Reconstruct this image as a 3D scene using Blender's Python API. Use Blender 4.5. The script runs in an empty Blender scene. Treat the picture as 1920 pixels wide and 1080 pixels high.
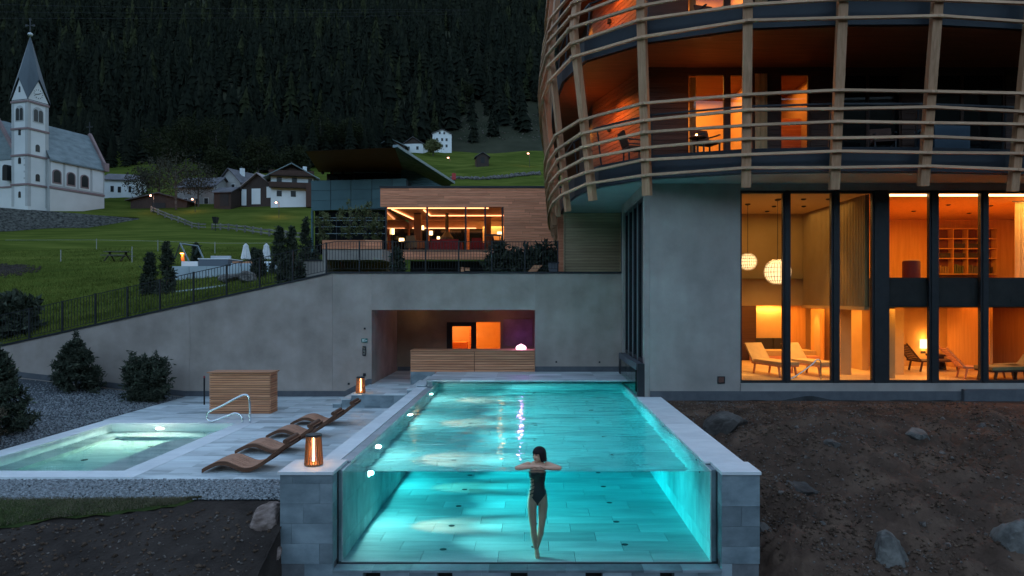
import bpy, bmesh, math, random
import numpy as np
from mathutils import Vector, Matrix, Euler

RN = random.Random(11)
NR = np.random.default_rng(5)
SC = bpy.context.scene
COL = SC.collection
rad = math.radians

# ------------------------------------------------------------------ camera
CH = 2.6                      # camera height above the pool coping (z = 0)
cam = bpy.data.cameras.new('camera')
cam.sensor_width = 36.0
cam.lens = 24.0
cam.shift_x = -40 / 1920
cam.shift_y = 18 / 1920
cam.clip_start = 0.1
cam.clip_end = 4000
camo = bpy.data.objects.new('camera', cam)
COL.objects.link(camo)
camo.location = (0, 0, CH)
camo.rotation_euler = (rad(90), 0, 0)
SC.camera = camo

# ------------------------------------------------------------------ dusk light
SUN_ELEV, SUN_AZ = rad(9.0), rad(4)
w = bpy.data.worlds.new('World')
SC.world = w
w.use_nodes = True
nt = w.node_tree
bg = nt.nodes['Background']
sky = nt.nodes.new('ShaderNodeTexSky')
sky.sky_type = 'NISHITA'
sky.sun_disc = False
sky.sun_elevation = SUN_ELEV
sky.sun_rotation = SUN_AZ
sky.altitude = 1400
sky.air_density = 1.0
sky.dust_density = 1.4
sky.ozone_density = 0.5
nt.links.new(sky.outputs[0], bg.inputs[0])
bg.inputs[1].default_value = 0.15
sl = bpy.data.lights.new('sun', 'SUN')
sl.energy = 0.02
sl.angle = rad(20)
sl.color = (1, .8, .68)
so = bpy.data.objects.new('sun', sl)
COL.objects.link(so)
sd = Vector((math.sin(SUN_AZ) * math.cos(SUN_ELEV), math.cos(SUN_AZ) * math.cos(SUN_ELEV), math.sin(SUN_ELEV)))
so.rotation_euler = (-sd).to_track_quat('-Z', 'Y').to_euler()

SC.render.engine = 'CYCLES'
SC.view_settings.view_transform = 'Standard'
SC.view_settings.look = 'None'
SC.view_settings.gamma = 1
SC.view_settings.use_curve_mapping = False
SC.view_settings.exposure = 2.0
cy = SC.cycles
cy.use_denoising = True
try:
    cy.denoiser = 'OPENIMAGEDENOISE'
    cy.denoising_input_passes = 'RGB_ALBEDO_NORMAL'
except Exception:
    pass
cy.max_bounces = 10
cy.diffuse_bounces = 4
cy.glossy_bounces = 5
cy.transmission_bounces = 10
cy.transparent_max_bounces = 16
cy.sample_clamp_indirect = 6.0
cy.caustics_reflective = False
LP = 0.5                      # common scale of all lamps

# ------------------------------------------------------------------ helpers
F, CX, CY = 1280.0, 1000.0, 558.0
def wx(px, Y): return (px - CX) * Y / F
def wz(py, Y): return CH - (py - CY) * Y / F
def gy(py, z): return F * (CH - z) / (py - CY)

ORG = {}
def tag(o, label=None, cat=None, group=None, kind=None):
    if label: o['label'] = label
    if cat: o['category'] = cat
    if group: o['group'] = group
    if kind: o['kind'] = kind
    return o
def thing(name, label, cat, loc=(0, 0, 0), group=None, rz=0.0, parent=None):
    o = bpy.data.objects.new(name, None)
    o.empty_display_size = .2
    COL.objects.link(o)
    o.location = loc
    o.rotation_euler = (0, 0, rz)
    ORG[o.name] = Vector(loc) if not rz else None
    return tag(o, label, cat, group)
def org(o):
    return ORG.get(o.name) if o is not None else None

class MB:
    def __init__(s): s.v = []; s.f = []; s.m = []
    def add(s, vs, fs, mi=0):
        k = len(s.v)
        s.v += [tuple(v) for v in vs]
        s.f += [tuple(k + i for i in f) for f in fs]
        s.m += [mi] * len(fs)
        return s
    def hexa(s, p, mi=0):     # 8 points: bottom ring 0-3, top ring 4-7
        return s.add(p, [(0, 3, 2, 1), (4, 5, 6, 7), (0, 1, 5, 4), (1, 2, 6, 5), (2, 3, 7, 6), (3, 0, 4, 7)], mi)
    def box(s, x0, x1, y0, y1, z0, z1, mi=0):
        return s.hexa([(x0, y0, z0), (x1, y0, z0), (x1, y1, z0), (x0, y1, z0),
                       (x0, y0, z1), (x1, y0, z1), (x1, y1, z1), (x0, y1, z1)], mi)
    def seg(s, p, q, t0, t1, z0, z1, mi=0):   # wall along p->q in plan; offsets t along the right hand normal
        d = Vector((q[0] - p[0], q[1] - p[1])); d.normalize()
        n = Vector((d.y, -d.x))
        a, b = min(t0, t1), max(t0, t1)
        P = [(p[0] + n.x * b, p[1] + n.y * b), (q[0] + n.x * b, q[1] + n.y * b), (q[0] + n.x * a, q[1] + n.y * a), (p[0] + n.x * a, p[1] + n.y * a)]
        return s.hexa([(x, y, z0) for x, y in P] + [(x, y, z1) for x, y in P], mi)
    def bar(s, p, q, w, h, up=(0, 0, 1), mi=0):
        p, q = Vector(p), Vector(q)
        d = (q - p).normalized()
        u = Vector(up)
        sx = d.cross(u)
        if sx.length < 1e-4: sx = d.cross(Vector((1, 0, 0)))
        sx.normalize()
        u = sx.cross(d).normalized()
        A = sx * w / 2; B = u * h / 2
        return s.hexa([p - A - B, p + A - B, p + A + B, p - A + B, q - A - B, q + A - B, q + A + B, q - A + B][0:0] or
                      [p - A - B, p + A - B, q + A - B, q - A - B, p - A + B, p + A + B, q + A + B, q - A + B], mi)
    def prism(s, poly, z0, z1, mi=0, axis='z'):
        n = len(poly)
        if axis == 'z': lo = [(a, b, z0) for a, b in poly]; hi = [(a, b, z1) for a, b in poly]
        elif axis == 'y': lo = [(a, z0, b) for a, b in poly]; hi = [(a, z1, b) for a, b in poly]
        else: lo = [(z0, a, b) for a, b in poly]; hi = [(z1, a, b) for a, b in poly]
        fs = [tuple(range(n))[::-1], tuple(range(n, 2 * n))] + [(i, (i + 1) % n, n + (i + 1) % n, n + i) for i in range(n)]
        return s.add(lo + hi, fs, mi)
    def tube(s, pts, r, n=8, closed=False, mi=0, sy=1.0):
        pts = [Vector(p) for p in pts]
        rs = r if isinstance(r, (list, tuple)) else [r] * len(pts)
        N = len(pts); rings = []
        prev = None
        for i, p in enumerate(pts):
            if closed: d = pts[(i + 1) % N] - pts[i - 1]
            else: d = pts[min(i + 1, N - 1)] - pts[max(i - 1, 0)]
            d.normalize()
            if prev is None:
                a = d.cross(Vector((0, 0, 1)))
                if a.length < 1e-3: a = d.cross(Vector((0, 1, 0)))
            else:
                a = prev - d * prev.dot(d)
            a.normalize(); prev = a
            b = d.cross(a)
            rings.append([p + a * (rs[i] * math.cos(2 * math.pi * k / n)) + b * (rs[i] * sy * math.sin(2 * math.pi * k / n)) for k in range(n)])
        vs = [v for rg in rings for v in rg]
        fs = []
        for i in range(N if closed else N - 1):
            j = (i + 1) % N
            for k in range(n):
                fs.append((i * n + k, i * n + (k + 1) % n, j * n + (k + 1) % n, j * n + k))
        if not closed:
            fs.append(tuple(range(n))[::-1]); fs.append(tuple((N - 1) * n + k for k in range(n)))
        return s.add(vs, fs, mi)
    def lathe(s, prof, n=16, c=(0, 0, 0), mi=0, sx=1, sy=1):
        vs = []
        for r, z in prof:
            for k in range(n):
                a = 2 * math.pi * k / n
                vs.append((c[0] + r * sx * math.cos(a), c[1] + r * sy * math.sin(a), c[2] + z))
        fs = []
        for i in range(len(prof) - 1):
            for k in range(n):
                fs.append((i * n + k, i * n + (k + 1) % n, (i + 1) * n + (k + 1) % n, (i + 1) * n + k))
        fs.append(tuple(range(n))[::-1]); fs.append(tuple((len(prof) - 1) * n + k for k in range(n)))
        return s.add(vs, fs, mi)
    def disc(s, c, r, axis='z', n=12, th=.01, mi=0, ry=None):
        ry = ry or r
        poly = [(r * math.cos(2 * math.pi * k / n), ry * math.sin(2 * math.pi * k / n)) for k in range(n)]
        if axis == 'z': return s.prism([(c[0] + a, c[1] + b) for a, b in poly], c[2], c[2] + th, mi)
        if axis == 'y': return s.prism([(c[0] + a, c[2] + b) for a, b in poly], c[1], c[1] + th, mi, 'y')
        return s.prism([(c[1] + a, c[2] + b) for a, b in poly], c[0], c[0] + th, mi, 'x')
    def mesh(s, name, mats, off=None, smooth=False):
        me = bpy.data.meshes.new(name)
        vs = s.v if off is None else [(a - off[0], b - off[1], c - off[2]) for a, b, c in s.v]
        me.from_pydata(vs, [], s.f)
        for m in (mats if isinstance(mats, (list, tuple)) else [mats]): me.materials.append(m)
        if any(s.m): me.polygons.foreach_set('material_index', s.m)
        bm = bmesh.new(); bm.from_mesh(me)
        bmesh.ops.recalc_face_normals(bm, faces=bm.faces)
        bm.to_mesh(me); bm.free()
        if smooth: me.polygons.foreach_set('use_smooth', [True] * len(me.polygons))
        me.update()
        return me
    def build(s, name, mats, parent=None, smooth=False, kind=None, local=False):
        off = None if local else org(parent)
        me = s.mesh(name, mats, off, smooth)
        o = bpy.data.objects.new(name, me)
        COL.objects.link(o)
        if parent is not None:
            o.parent = parent
            if off is not None: ORG[o.name] = off
        if kind: o['kind'] = kind
        return o

def top(name, mb, mats, label, cat, group=None, smooth=False):     # a thing that is one mesh, its origin at its base
    vs = np.array(mb.v)
    c = Vector(((vs[:, 0].min() + vs[:, 0].max()) / 2, (vs[:, 1].min() + vs[:, 1].max()) / 2, vs[:, 2].min()))
    me = mb.mesh(name, mats, c, smooth)
    o = bpy.data.objects.new(name, me); COL.objects.link(o); o.location = c
    ORG[o.name] = c
    return tag(o, label, cat, group)
def link_mesh(name, me, parent=None, loc=(0, 0, 0), rz=0.0, scale=None):
    o = bpy.data.objects.new(name, me); COL.objects.link(o)
    o.location = loc; o.rotation_euler = (0, 0, rz)
    if scale: o.scale = scale
    if parent is not None: o.parent = parent
    return o
def copy_tree(o, parent=None):
    c = o.copy(); COL.objects.link(c)
    if parent is not None: c.parent = parent
    for ch in list(o.children): copy_tree(ch, c)
    return c
def np_mesh(name, verts, faces, mats, smooth=False, mi=None):
    verts = np.asarray(verts, dtype=np.float32); faces = np.asarray(faces, dtype=np.int32)
    me = bpy.data.meshes.new(name)
    k = faces.shape[1]
    me.vertices.add(len(verts)); me.vertices.foreach_set('co', verts.ravel())
    me.loops.add(faces.size); me.loops.foreach_set('vertex_index', faces.ravel())
    me.polygons.add(len(faces)); me.polygons.foreach_set('loop_start', np.arange(len(faces), dtype=np.int32) * k)
    try: me.polygons.foreach_set('loop_total', np.full(len(faces), k, dtype=np.int32))
    except Exception: pass
    for m in (mats if isinstance(mats, (list, tuple)) else [mats]): me.materials.append(m)
    if mi is not None: me.polygons.foreach_set('material_index', np.asarray(mi, dtype=np.int32))
    if smooth: me.polygons.foreach_set('use_smooth', np.ones(len(faces), dtype=bool))
    me.update(calc_edges=True); me.validate()
    return me

# lamps
def _light(kind, loc, power, color, parent=None):
    l = bpy.data.lights.new('lamp_light', kind)
    l.energy = power * LP; l.color = color
    o = bpy.data.objects.new('lamp_light', l); COL.objects.link(o)
    of = org(parent)
    o.location = Vector(loc) - (of if of is not None else Vector((0, 0, 0)))
    if parent is not None: o.parent = parent
    return o, l
def point(loc, power, color, r=.05, parent=None):
    o, l = _light('POINT', loc, power, color, parent); l.shadow_soft_size = r; return o
def spot(loc, d, power, color, ang=100, blend=.6, r=.05, parent=None):
    o, l = _light('SPOT', loc, power, color, parent); l.shadow_soft_size = r
    l.spot_size = rad(ang); l.spot_blend = blend
    o.rotation_euler = Vector(d).to_track_quat('-Z', 'Y').to_euler(); return o
def area(loc, d, power, color, sx=1, sy=1, parent=None):
    o, l = _light('AREA', loc, power, color, parent); l.shape = 'RECTANGLE'; l.size = sx; l.size_y = sy
    o.rotation_euler = Vector(d).to_track_quat('-Z', 'Y').to_euler(); return o

# ------------------------------------------------------------------ materials
def newmat(name):
    m = bpy.data.materials.new(name); m.use_nodes = True
    n = m.node_tree.nodes; l = m.node_tree.links
    for x in list(n): n.remove(x)
    out = n.new('ShaderNodeOutputMaterial')
    return m, n, l, out
def mat(name, c1, c2=None, rough=.7, sc=3.0, det=6, st=(1, 1, 1), rnd=0.0, bump=0.0, bsc=None, metal=0.0, spec=.4, lo=.35, hi=.65, c3=None, rr=0.0, bst=None, ndist=0.0, streak=0.0):
    m, n, l, out = newmat(name)
    b = n.new('ShaderNodeBsdfPrincipled')
    l.new(b.outputs[0], out.inputs[0])
    b.inputs['Roughness'].default_value = rough
    b.inputs['Metallic'].default_value = metal
    b.inputs['Specular IOR Level'].default_value = spec
    geo = n.new('ShaderNodeNewGeometry')
    vec = geo.outputs['Position']
    oi = n.new('ShaderNodeObjectInfo')
    if rnd or c3:
        mul = n.new('ShaderNodeVectorMath'); mul.operation = 'SCALE'
        comb = n.new('ShaderNodeCombineXYZ')
        for i in range(3): l.new(oi.outputs['Random'], comb.inputs[i])
        l.new(comb.outputs[0], mul.inputs[0]); mul.inputs['Scale'].default_value = 37.0
        add = n.new('ShaderNodeVectorMath'); add.operation = 'ADD'
        l.new(vec, add.inputs[0]); l.new(mul.outputs[0], add.inputs[1]); vec = add.outputs[0]
    def mapped(stv):
        mp = n.new('ShaderNodeMapping'); mp.inputs['Scale'].default_value = stv
        l.new(vec, mp.inputs[0]); return mp.outputs[0]
    if c2 is None and not rnd:
        b.inputs['Base Color'].default_value = (*c1, 1)
    else:
        nz = n.new('ShaderNodeTexNoise'); nz.inputs['Scale'].default_value = sc; nz.inputs['Detail'].default_value = det
        nz.inputs['Roughness'].default_value = .6; nz.inputs['Distortion'].default_value = ndist
        l.new(mapped(st), nz.inputs['Vector'])
        rp = n.new('ShaderNodeValToRGB')
        rp.color_ramp.elements[0].position = lo; rp.color_ramp.elements[0].color = (*c1, 1)
        rp.color_ramp.elements[1].position = hi; rp.color_ramp.elements[1].color = (*(c2 or c1), 1)
        if c3:
            e = rp.color_ramp.elements.new((lo + hi) / 2); e.color = (*c3, 1)
        l.new(nz.outputs['Fac'], rp.inputs[0])
        colr = rp.outputs[0]
        if rnd:
            hs = n.new('ShaderNodeHueSaturation')
            mr = n.new('ShaderNodeMapRange'); mr.inputs['To Min'].default_value = 1 - rnd; mr.inputs['To Max'].default_value = 1 + rnd
            l.new(oi.outputs['Random'], mr.inputs['Value']); l.new(mr.outputs[0], hs.inputs['Value'])
            l.new(colr, hs.inputs['Color']); colr = hs.outputs[0]
        if streak:
            ns = n.new('ShaderNodeTexNoise'); ns.inputs['Scale'].default_value = 1.0; ns.inputs['Detail'].default_value = 7
            l.new(mapped((1.5, 1.5, .22)), ns.inputs['Vector'])
            ms = n.new('ShaderNodeMapRange'); ms.inputs['From Min'].default_value = .35; ms.inputs['From Max'].default_value = .68
            ms.inputs['To Min'].default_value = 1 - streak; ms.inputs['To Max'].default_value = 1 + streak * .4
            l.new(ns.outputs['Fac'], ms.inputs['Value'])
            vm = n.new('ShaderNodeVectorMath'); vm.operation = 'SCALE'
            l.new(colr, vm.inputs[0]); l.new(ms.outputs[0], vm.inputs['Scale']); colr = vm.outputs[0]
        l.new(colr, b.inputs['Base Color'])
        if rr:
            mr2 = n.new('ShaderNodeMapRange'); mr2.inputs['To Min'].default_value = rough - rr; mr2.inputs['To Max'].default_value = rough + rr
            l.new(nz.outputs['Fac'], mr2.inputs['Value']); l.new(mr2.outputs[0], b.inputs['Roughness'])
    if bump:
        nb = n.new('ShaderNodeTexNoise'); nb.inputs['Scale'].default_value = bsc or sc * 4; nb.inputs['Detail'].default_value = 8
        l.new(mapped(bst or st), nb.inputs['Vector'])
        bp = n.new('ShaderNodeBump'); bp.inputs['Strength'].default_value = bump; bp.inputs['Distance'].default_value = .03
        l.new(nb.outputs['Fac'], bp.inputs['Height']); l.new(bp.outputs[0], b.inputs['Normal'])
    return m
def emis(name, c, s):
    m, n, l, out = newmat(name)
    e = n.new('ShaderNodeEmission'); e.inputs[0].default_value = (*c, 1); e.inputs[1].default_value = s * LP
    l.new(e.outputs[0], out.inputs[0]); return m
def clear_glass(name, tint=(.95, .97, .97), refl=.9, base=.05):
    m, n, l, out = newmat(name)
    t = n.new('ShaderNodeBsdfTransparent'); t.inputs[0].default_value = (*tint, 1)
    g = n.new('ShaderNodeBsdfGlossy'); g.inputs['Roughness'].default_value = .01
    lw = n.new('ShaderNodeLayerWeight'); lw.inputs['Blend'].default_value = .5
    p = n.new('ShaderNodeMath'); p.operation = 'POWER'; p.inputs[1].default_value = 4
    l.new(lw.outputs['Facing'], p.inputs[0])
    q = n.new('ShaderNodeMath'); q.operation = 'MULTIPLY_ADD'; q.inputs[1].default_value = refl; q.inputs[2].default_value = base
    l.new(p.outputs[0], q.inputs[0])
    mx = n.new('ShaderNodeMixShader'); l.new(q.outputs[0], mx.inputs[0]); l.new(t.outputs[0], mx.inputs[1]); l.new(g.outputs[0], mx.inputs[2])
    l.new(mx.outputs[0], out.inputs[0]); return m
def water_mat(name, absorb, dens, ripple, sc):
    m, n, l, out = newmat(name)
    g = n.new('ShaderNodeBsdfGlass'); g.inputs['IOR'].default_value = 1.333; g.inputs['Roughness'].default_value = 0.0
    l.new(g.outputs[0], out.inputs['Surface'])
    va = n.new('ShaderNodeVolumeAbsorption'); va.inputs[0].default_value = (*absorb, 1); va.inputs[1].default_value = dens
    l.new(va.outputs[0], out.inputs['Volume'])
    if ripple:
        geo = n.new('ShaderNodeNewGeometry')
        mp = n.new('ShaderNodeMapping'); mp.inputs['Scale'].default_value = (.33, 1.0, 1); l.new(geo.outputs['Position'], mp.inputs[0])
        nz = n.new('ShaderNodeTexNoise'); nz.inputs['Scale'].default_value = sc; nz.inputs['Detail'].default_value = 2.5; nz.inputs['Distortion'].default_value = .4
        l.new(mp.outputs[0], nz.inputs['Vector'])
        bp = n.new('ShaderNodeBump'); bp.inputs['Strength'].default_value = ripple; bp.inputs['Distance'].default_value = .05
        l.new(nz.outputs['Fac'], bp.inputs['Height']); l.new(bp.outputs[0], g.inputs['Normal'])
    return m

WARM = (1.0, .40, .075)
GOLD = (1.0, .58, .2)
ORANGE = (1.0, .29, .035)
m_plaster = mat('plaster', (.27, .225, .195), (.43, .36, .32), .9, .9, 8, c3=(.355, .295, .255), streak=.10, bump=.14, bsc=9, lo=.3, hi=.72, spec=.15)
m_plaster2 = mat('plaster_light', (.265, .24, .218), (.40, .362, .33), .9, .8, 8, c3=(.34, .30, .27), streak=.10, bump=.12, bsc=8, lo=.3, hi=.7, spec=.15)
m_soffit = mat('soffit_plaster', (.26, .29, .28), (.31, .34, .33), .9, 1.2, 6, spec=.1)
m_strip = mat('plinth_grey', (.075, .08, .09), (.1, .105, .115), .7, 5)
m_metal = mat('dark_metal', (.022, .024, .027), (.03, .032, .035), .45, 6, metal=.4)
m_black = mat('black', (.012, .012, .013), None, .6)
m_deck = mat('deck_stone', (.29, .335, .345), (.66, .72, .725), .48, 1.1, 9, (.55, 2.4, 1), rnd=.13, bump=.12, bsc=22, spec=.4, rr=.2, c3=(.54, .59, .60))
m_cope = mat('coping_stone', (.60, .625, .635), (.71, .73, .735), .6, 2.2, 7, (1, 1.6, 1), rnd=.06, bump=.06, bsc=25, spec=.35)
m_cope2 = mat('coping_wet', (.27, .3, .32), (.38, .41, .43), .35, 2.5, 7, rnd=.08, bump=.06, bsc=25, spec=.5)
m_ptile = mat('pool_tile', (.40, .44, .44), (.70, .72, .70), .6, 1.3, 9, (.5, 2.2, 1.4), rnd=.12, spec=.2, lo=.3, hi=.72)
m_wtile = mat('wall_tile', (.12, .155, .17), (.25, .30, .32), .55, 1.6, 9, (1, 1, 1.6), rnd=.26, bump=.1, bsc=20, spec=.35)
m_pgrout = mat('pool_grout', (.25, .27, .27), (.3, .32, .32), .9, 8)
m_grout = mat('grout', (.12, .125, .13), (.16, .165, .17), .9, 8)
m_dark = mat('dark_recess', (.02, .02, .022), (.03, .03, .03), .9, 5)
m_steel = mat('chrome', (.75, .77, .8), None, .12, metal=1.0)
def wood(name, c1, c2, axis='x', rnd=.16, rough=.62, fine=1.0):
    k = {'x': (.5, 9, 16), 'y': (9, .5, 16), 'z': (9, 9, .5)}[axis]
    return mat(name, c1, c2, rough, 2.0 * fine, 6, k, rnd=rnd, bump=.15, bsc=3.0 * fine, spec=.25, ndist=.5)
m_larch = wood('larch', (.42, .17, .085), (.66, .32, .175), 'x', rnd=.2)
m_larch_y = wood('larch_side', (.42, .17, .085), (.66, .32, .175), 'y', rnd=.2)
m_larch_dk = wood('larch_weathered', (.40, .30, .18), (.58, .45, .28), 'x')
m_beam = wood('larch_beam', (.36, .19, .10), (.52, .29, .165), 'z')
m_rail = wood('larch_rail', (.46, .26, .15), (.64, .39, .24), 'x')
m_cedar = wood('cedar', (.60, .20, .10), (.86, .36, .20), 'x', rnd=.2)
m_litboard = wood('dark_cedar', (.20, .062, .02), (.30, .10, .034), 'x', .25)
m_brown = wood('brown_timber', (.045, .022, .016), (.075, .036, .024), 'x', rnd=.2)
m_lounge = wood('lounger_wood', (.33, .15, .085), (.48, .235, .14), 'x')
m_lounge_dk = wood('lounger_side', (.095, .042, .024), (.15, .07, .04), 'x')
m_navy = mat('slab_edge', (.014, .02, .028), (.02, .028, .037), .55, 2)
m_glass = clear_glass('window_glass', (.96, .97, .96), .4, .018)
m_dglass = mat('dark_glass', (.006, .007, .008), None, .06, spec=.35)
m_pglass = clear_glass('pool_glass', (.93, .985, .98), .6, .03)
m_spaglass = clear_glass('balustrade_glass', (.75, .92, .85), .7, .06)
# ------------------------------------------------------------------ terrain and ground sheets
def lerpt(t, T):
    if t <= T[0][0]: return T[0][1] + (T[1][1] - T[0][1]) / (T[1][0] - T[0][0]) * (t - T[0][0])
    for (a, b), (c, d) in zip(T, T[1:]):
        if t <= c: return b + (d - b) * (t - a) / (c - a)
    return T[-1][1]
ZW = [(-60, -7.9), (-17.3, 1.0), (-11.1, 2.3), (-6.5, 3.34), (-6.4, 3.36), (60, 3.36)]
def zwall(x): return lerpt(x, ZW)
PR = [(60, 6.4), (90, 10.6), (112, 14.0), (122, 17.6), (130, 20), (170, 33), (215, 46.3), (234, 53.0), (300, 90), (420, 165), (600, 275), (900, 460), (1400, 720)]
def snoise(x, y, s):
    return math.sin(x * s * 1.3 + 1.7 * math.sin(y * s * .7 + .4)) * math.cos(y * s * 1.1 + 1.3 * math.sin(x * s * .9)) 
def hgt(x, Y):
    if Y <= 60:
        zw = max(zwall(x * 22.5 / max(Y, 22.5)), -3.0) - .14
        t = min(max((Y - 22.5) / 37.5, 0), 1)
        k_ = min(max((x * 22.5 / max(Y, 22.5) + 8.2) / 1.5, 0), 1)
        t = t * (1 - k_) + k_ * min(max((Y - 43.5) / 16.5, 0), 1)
        h = zw * (1 - t) + 6.4 * t
    else:
        h = lerpt(Y, PR)
        if Y > 135: h += min((Y - 135) / 30, 1) * (1.1 * snoise(x, Y, .045) + .5 * snoise(x + 20, Y, .11))
    a = min(max((Y - 30) / 60, 0), 1)
    h += a * (.4 * snoise(x, Y, .06) + .2 * snoise(x + 40, Y, .17))
    if Y > 200: h += min((Y - 200) / 200, 1) * 9 * snoise(x, Y, .012)
    return h
def polar_sheet(name, f, us, Ys, mats, mi=None, smooth=True):
    V = [(u * Y, Y, f(u * Y, Y)) for Y in Ys for u in us]
    nu = len(us)
    Fc = [(j * nu + i, j * nu + i + 1, (j + 1) * nu + i + 1, (j + 1) * nu + i) for j in range(len(Ys) - 1) for i in range(nu - 1)]
    me = np_mesh(name, V, Fc, mats, smooth)
    o = bpy.data.objects.new(name, me); COL.objects.link(o); return o

m_meadow = mat('meadow_grass', (.042, .060, .012), (.115, .130, .028), .95, .1, 10, (1, 2.8, 1), c3=(.072, .092, .018), bump=.5, bsc=6, spec=0, lo=.3, hi=.7)
m_ffloor = mat('forest_floor', (.018, .022, .012), (.05, .05, .032), .95, .05, 8, bump=.3, bsc=1, spec=.05)
m_scree = mat('scree', (.07, .075, .06), (.19, .185, .17), .95, .35, 10, bump=.8, bsc=2, spec=.1)
m_dirt = mat('dirt', (.040, .025, .017), (.145, .090, .062), .95, 1.3, 10, c3=(.08, .048, .034), bump=1.0, bsc=16, spec=.15, lo=.28, hi=.74)
m_dirt_dk = mat('dark_soil', (.024, .017, .014), (.055, .041, .034), .95, 1.5, 10, bump=1.0, bsc=18, spec=.15, lo=.3, hi=.7)
m_gravelbed = mat('gravel_bed', (.03, .034, .038), (.09, .1, .11), .9, 40, 4, bump=.8, bsc=45, spec=.2)
m_turf = mat('turf', (.03, .045, .014), (.06, .075, .022), .95, 5, 8, bump=.6, bsc=30, spec=.1)

us = list(np.linspace(-1.25, .9, 120))
Ys = list(np.linspace(22.52, 62, 44)) + list(np.geomspace(64, 235, 50))
o = polar_sheet('meadow', hgt, us, Ys, m_meadow); tag(o, 'sloping green mountain meadow behind the retaining wall', None, None, 'structure')
# unseen valley slopes behind and beside the camera, added to block low sky
V = []; Fc = []; na_ = 72
rr_ = [60, 110, 180, 280, 420, 600, 850, 1200]
for r_ in rr_:
    for k in range(na_ + 1):
        a = rad(52) + rad(256) * k / na_
        z = -3 + max(0, r_ - 110) * .30 + (r_ > 150) * r_ * .05 * snoise(a * 300, r_, .02)
        V.append((r_ * math.sin(a), r_ * math.cos(a), z))
for j in range(len(rr_) - 1):
    for k in range(na_): Fc.append((j * (na_ + 1) + k, j * (na_ + 1) + k + 1, (j + 1) * (na_ + 1) + k + 1, (j + 1) * (na_ + 1) + k))
o = bpy.data.objects.new('valley_slopes', np_mesh('valley_slopes', V, Fc, m_ffloor, True)); COL.objects.link(o); tag(o, 'unseen dark valley slopes added to block the low sky', None, None, 'structure')
o = polar_sheet('mountainside', hgt, us, list(np.geomspace(235, 1400, 60)), m_ffloor); tag(o, 'dark steep mountainside under the forest', None, None, 'structure')

# soil banks either side of the pool and the foreground
from mathutils import noise as mnoise
def fr(x, y, s, o=5): return mnoise.fractal(Vector((x * s, y * s, 3.3)), .9, 2.1, o)
def fnoise(x, y):
    return (.5 * .10 * snoise(x, y, 1.1) + .06 * snoise(x + 9, y, 2.7) + .03 * snoise(x, y + 5, 6.1) + .018 * snoise(x + 3, y, 13.0))
def grid_sheet(name, f, xs, ys, m, kind='structure', label=None):
    V = [(x, y, f(x, y)) for y in ys for x in xs]
    n = len(xs)
    Fc = [(j * n + i, j * n + i + 1, (j + 1) * n + i + 1, (j + 1) * n + i) for j in range(len(ys) - 1) for i in range(n - 1)]
    o = bpy.data.objects.new(name, np_mesh(name, V, Fc, m, True)); COL.objects.link(o)
    return tag(o, label, None, None, kind)
SLR = [(3, -3.6), (8, -2.25), (10, -1.45), (11.5, -.95), (13.5, -.52), (15.3, -.22), (17.0, -.1), (18, -.09), (40, -.09)]
def hdirt(x, y):
    k = min(max((17.6 - y) / 3, 0), 1)
    b = .28 * math.exp(-((x - 6.3) / 1.6) ** 2 - ((y - 14.6) / 1.4) ** 2) - .25 * math.exp(-((x - 5.0) / .9) ** 2 - ((y - 12.2) / 1.5) ** 2)
    e = -.35 * math.exp(-((x - 3.4) / .5) ** 2) * min(max((16.5 - y) / 3, 0), 1)
    return lerpt(y, SLR) + k * (fnoise(x, y) + b + e + .20 * fr(x, y, .8, 6) + .11 * abs(fr(x + 7, y, 2.2, 4)) + .05 * fr(x, y + 3, 6.0, 3) + .03)
grid_sheet('soil_bank', hdirt, list(np.arange(3.345, 12.5, .05)) + list(np.arange(12.6, 34, .8)), list(np.arange(3, 9, .5)) + list(np.arange(9, 17.95, .05)), m_dirt, label='bare brown soil bank beside the pool')
SLL = [(2, -3.4), (7.5, -2.0), (9.3, -1.22), (10.2, -.86), (10.75, -.64), (10.85, -.62), (11.9, -.62), (13, -.62)]
def hleft(x, y):
    k = min(max((10.8 - y) / 1.2, 0), 1)
    g = 0 if x > -11.4 else (-11.4 - x) * .05
    return lerpt(y, SLL) + k * (fnoise(x, y) * .5 + .07 * fr(x, y, 1.2, 6) + .04 * abs(fr(x, y + 5, 3.5, 4))) + g
def turf_edge(x): return lerpt(x, [(-13, 9.7), (-8.8, 10.05), (-7.4, 10.4), (-5.6, 10.72), (-5.3, 10.9), (0, 11)])
xs_l = list(np.arange(-30, -13, .8)) + list(np.arange(-13, -3.75, .06)) 
grid_sheet('soil_slope', lambda x, y: hleft(x, y) - (.05 if (y > turf_edge(x) - .04 and x < -5.4) else 0), xs_l, list(np.arange(3, 8, .5)) + list(np.arange(8, 12.02, .06)), m_dirt_dk, label='dark bare soil slope below the gravel strip')
def hcent(x, y):
    if x < -3.775: return hleft(x, y)
    if x > 3.37: return hdirt(x, y)
    return -2.5 + fnoise(x, y) * .4
grid_sheet('soil_floor', hcent, [-3.83, -3.78, -3.74] + list(np.arange(-3.6, 3.3, .3)) + [3.35, 3.38, 3.43], list(np.arange(3, 10.45, .15)), m_dirt_dk, label='dark soil below the end of the pool')

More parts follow.
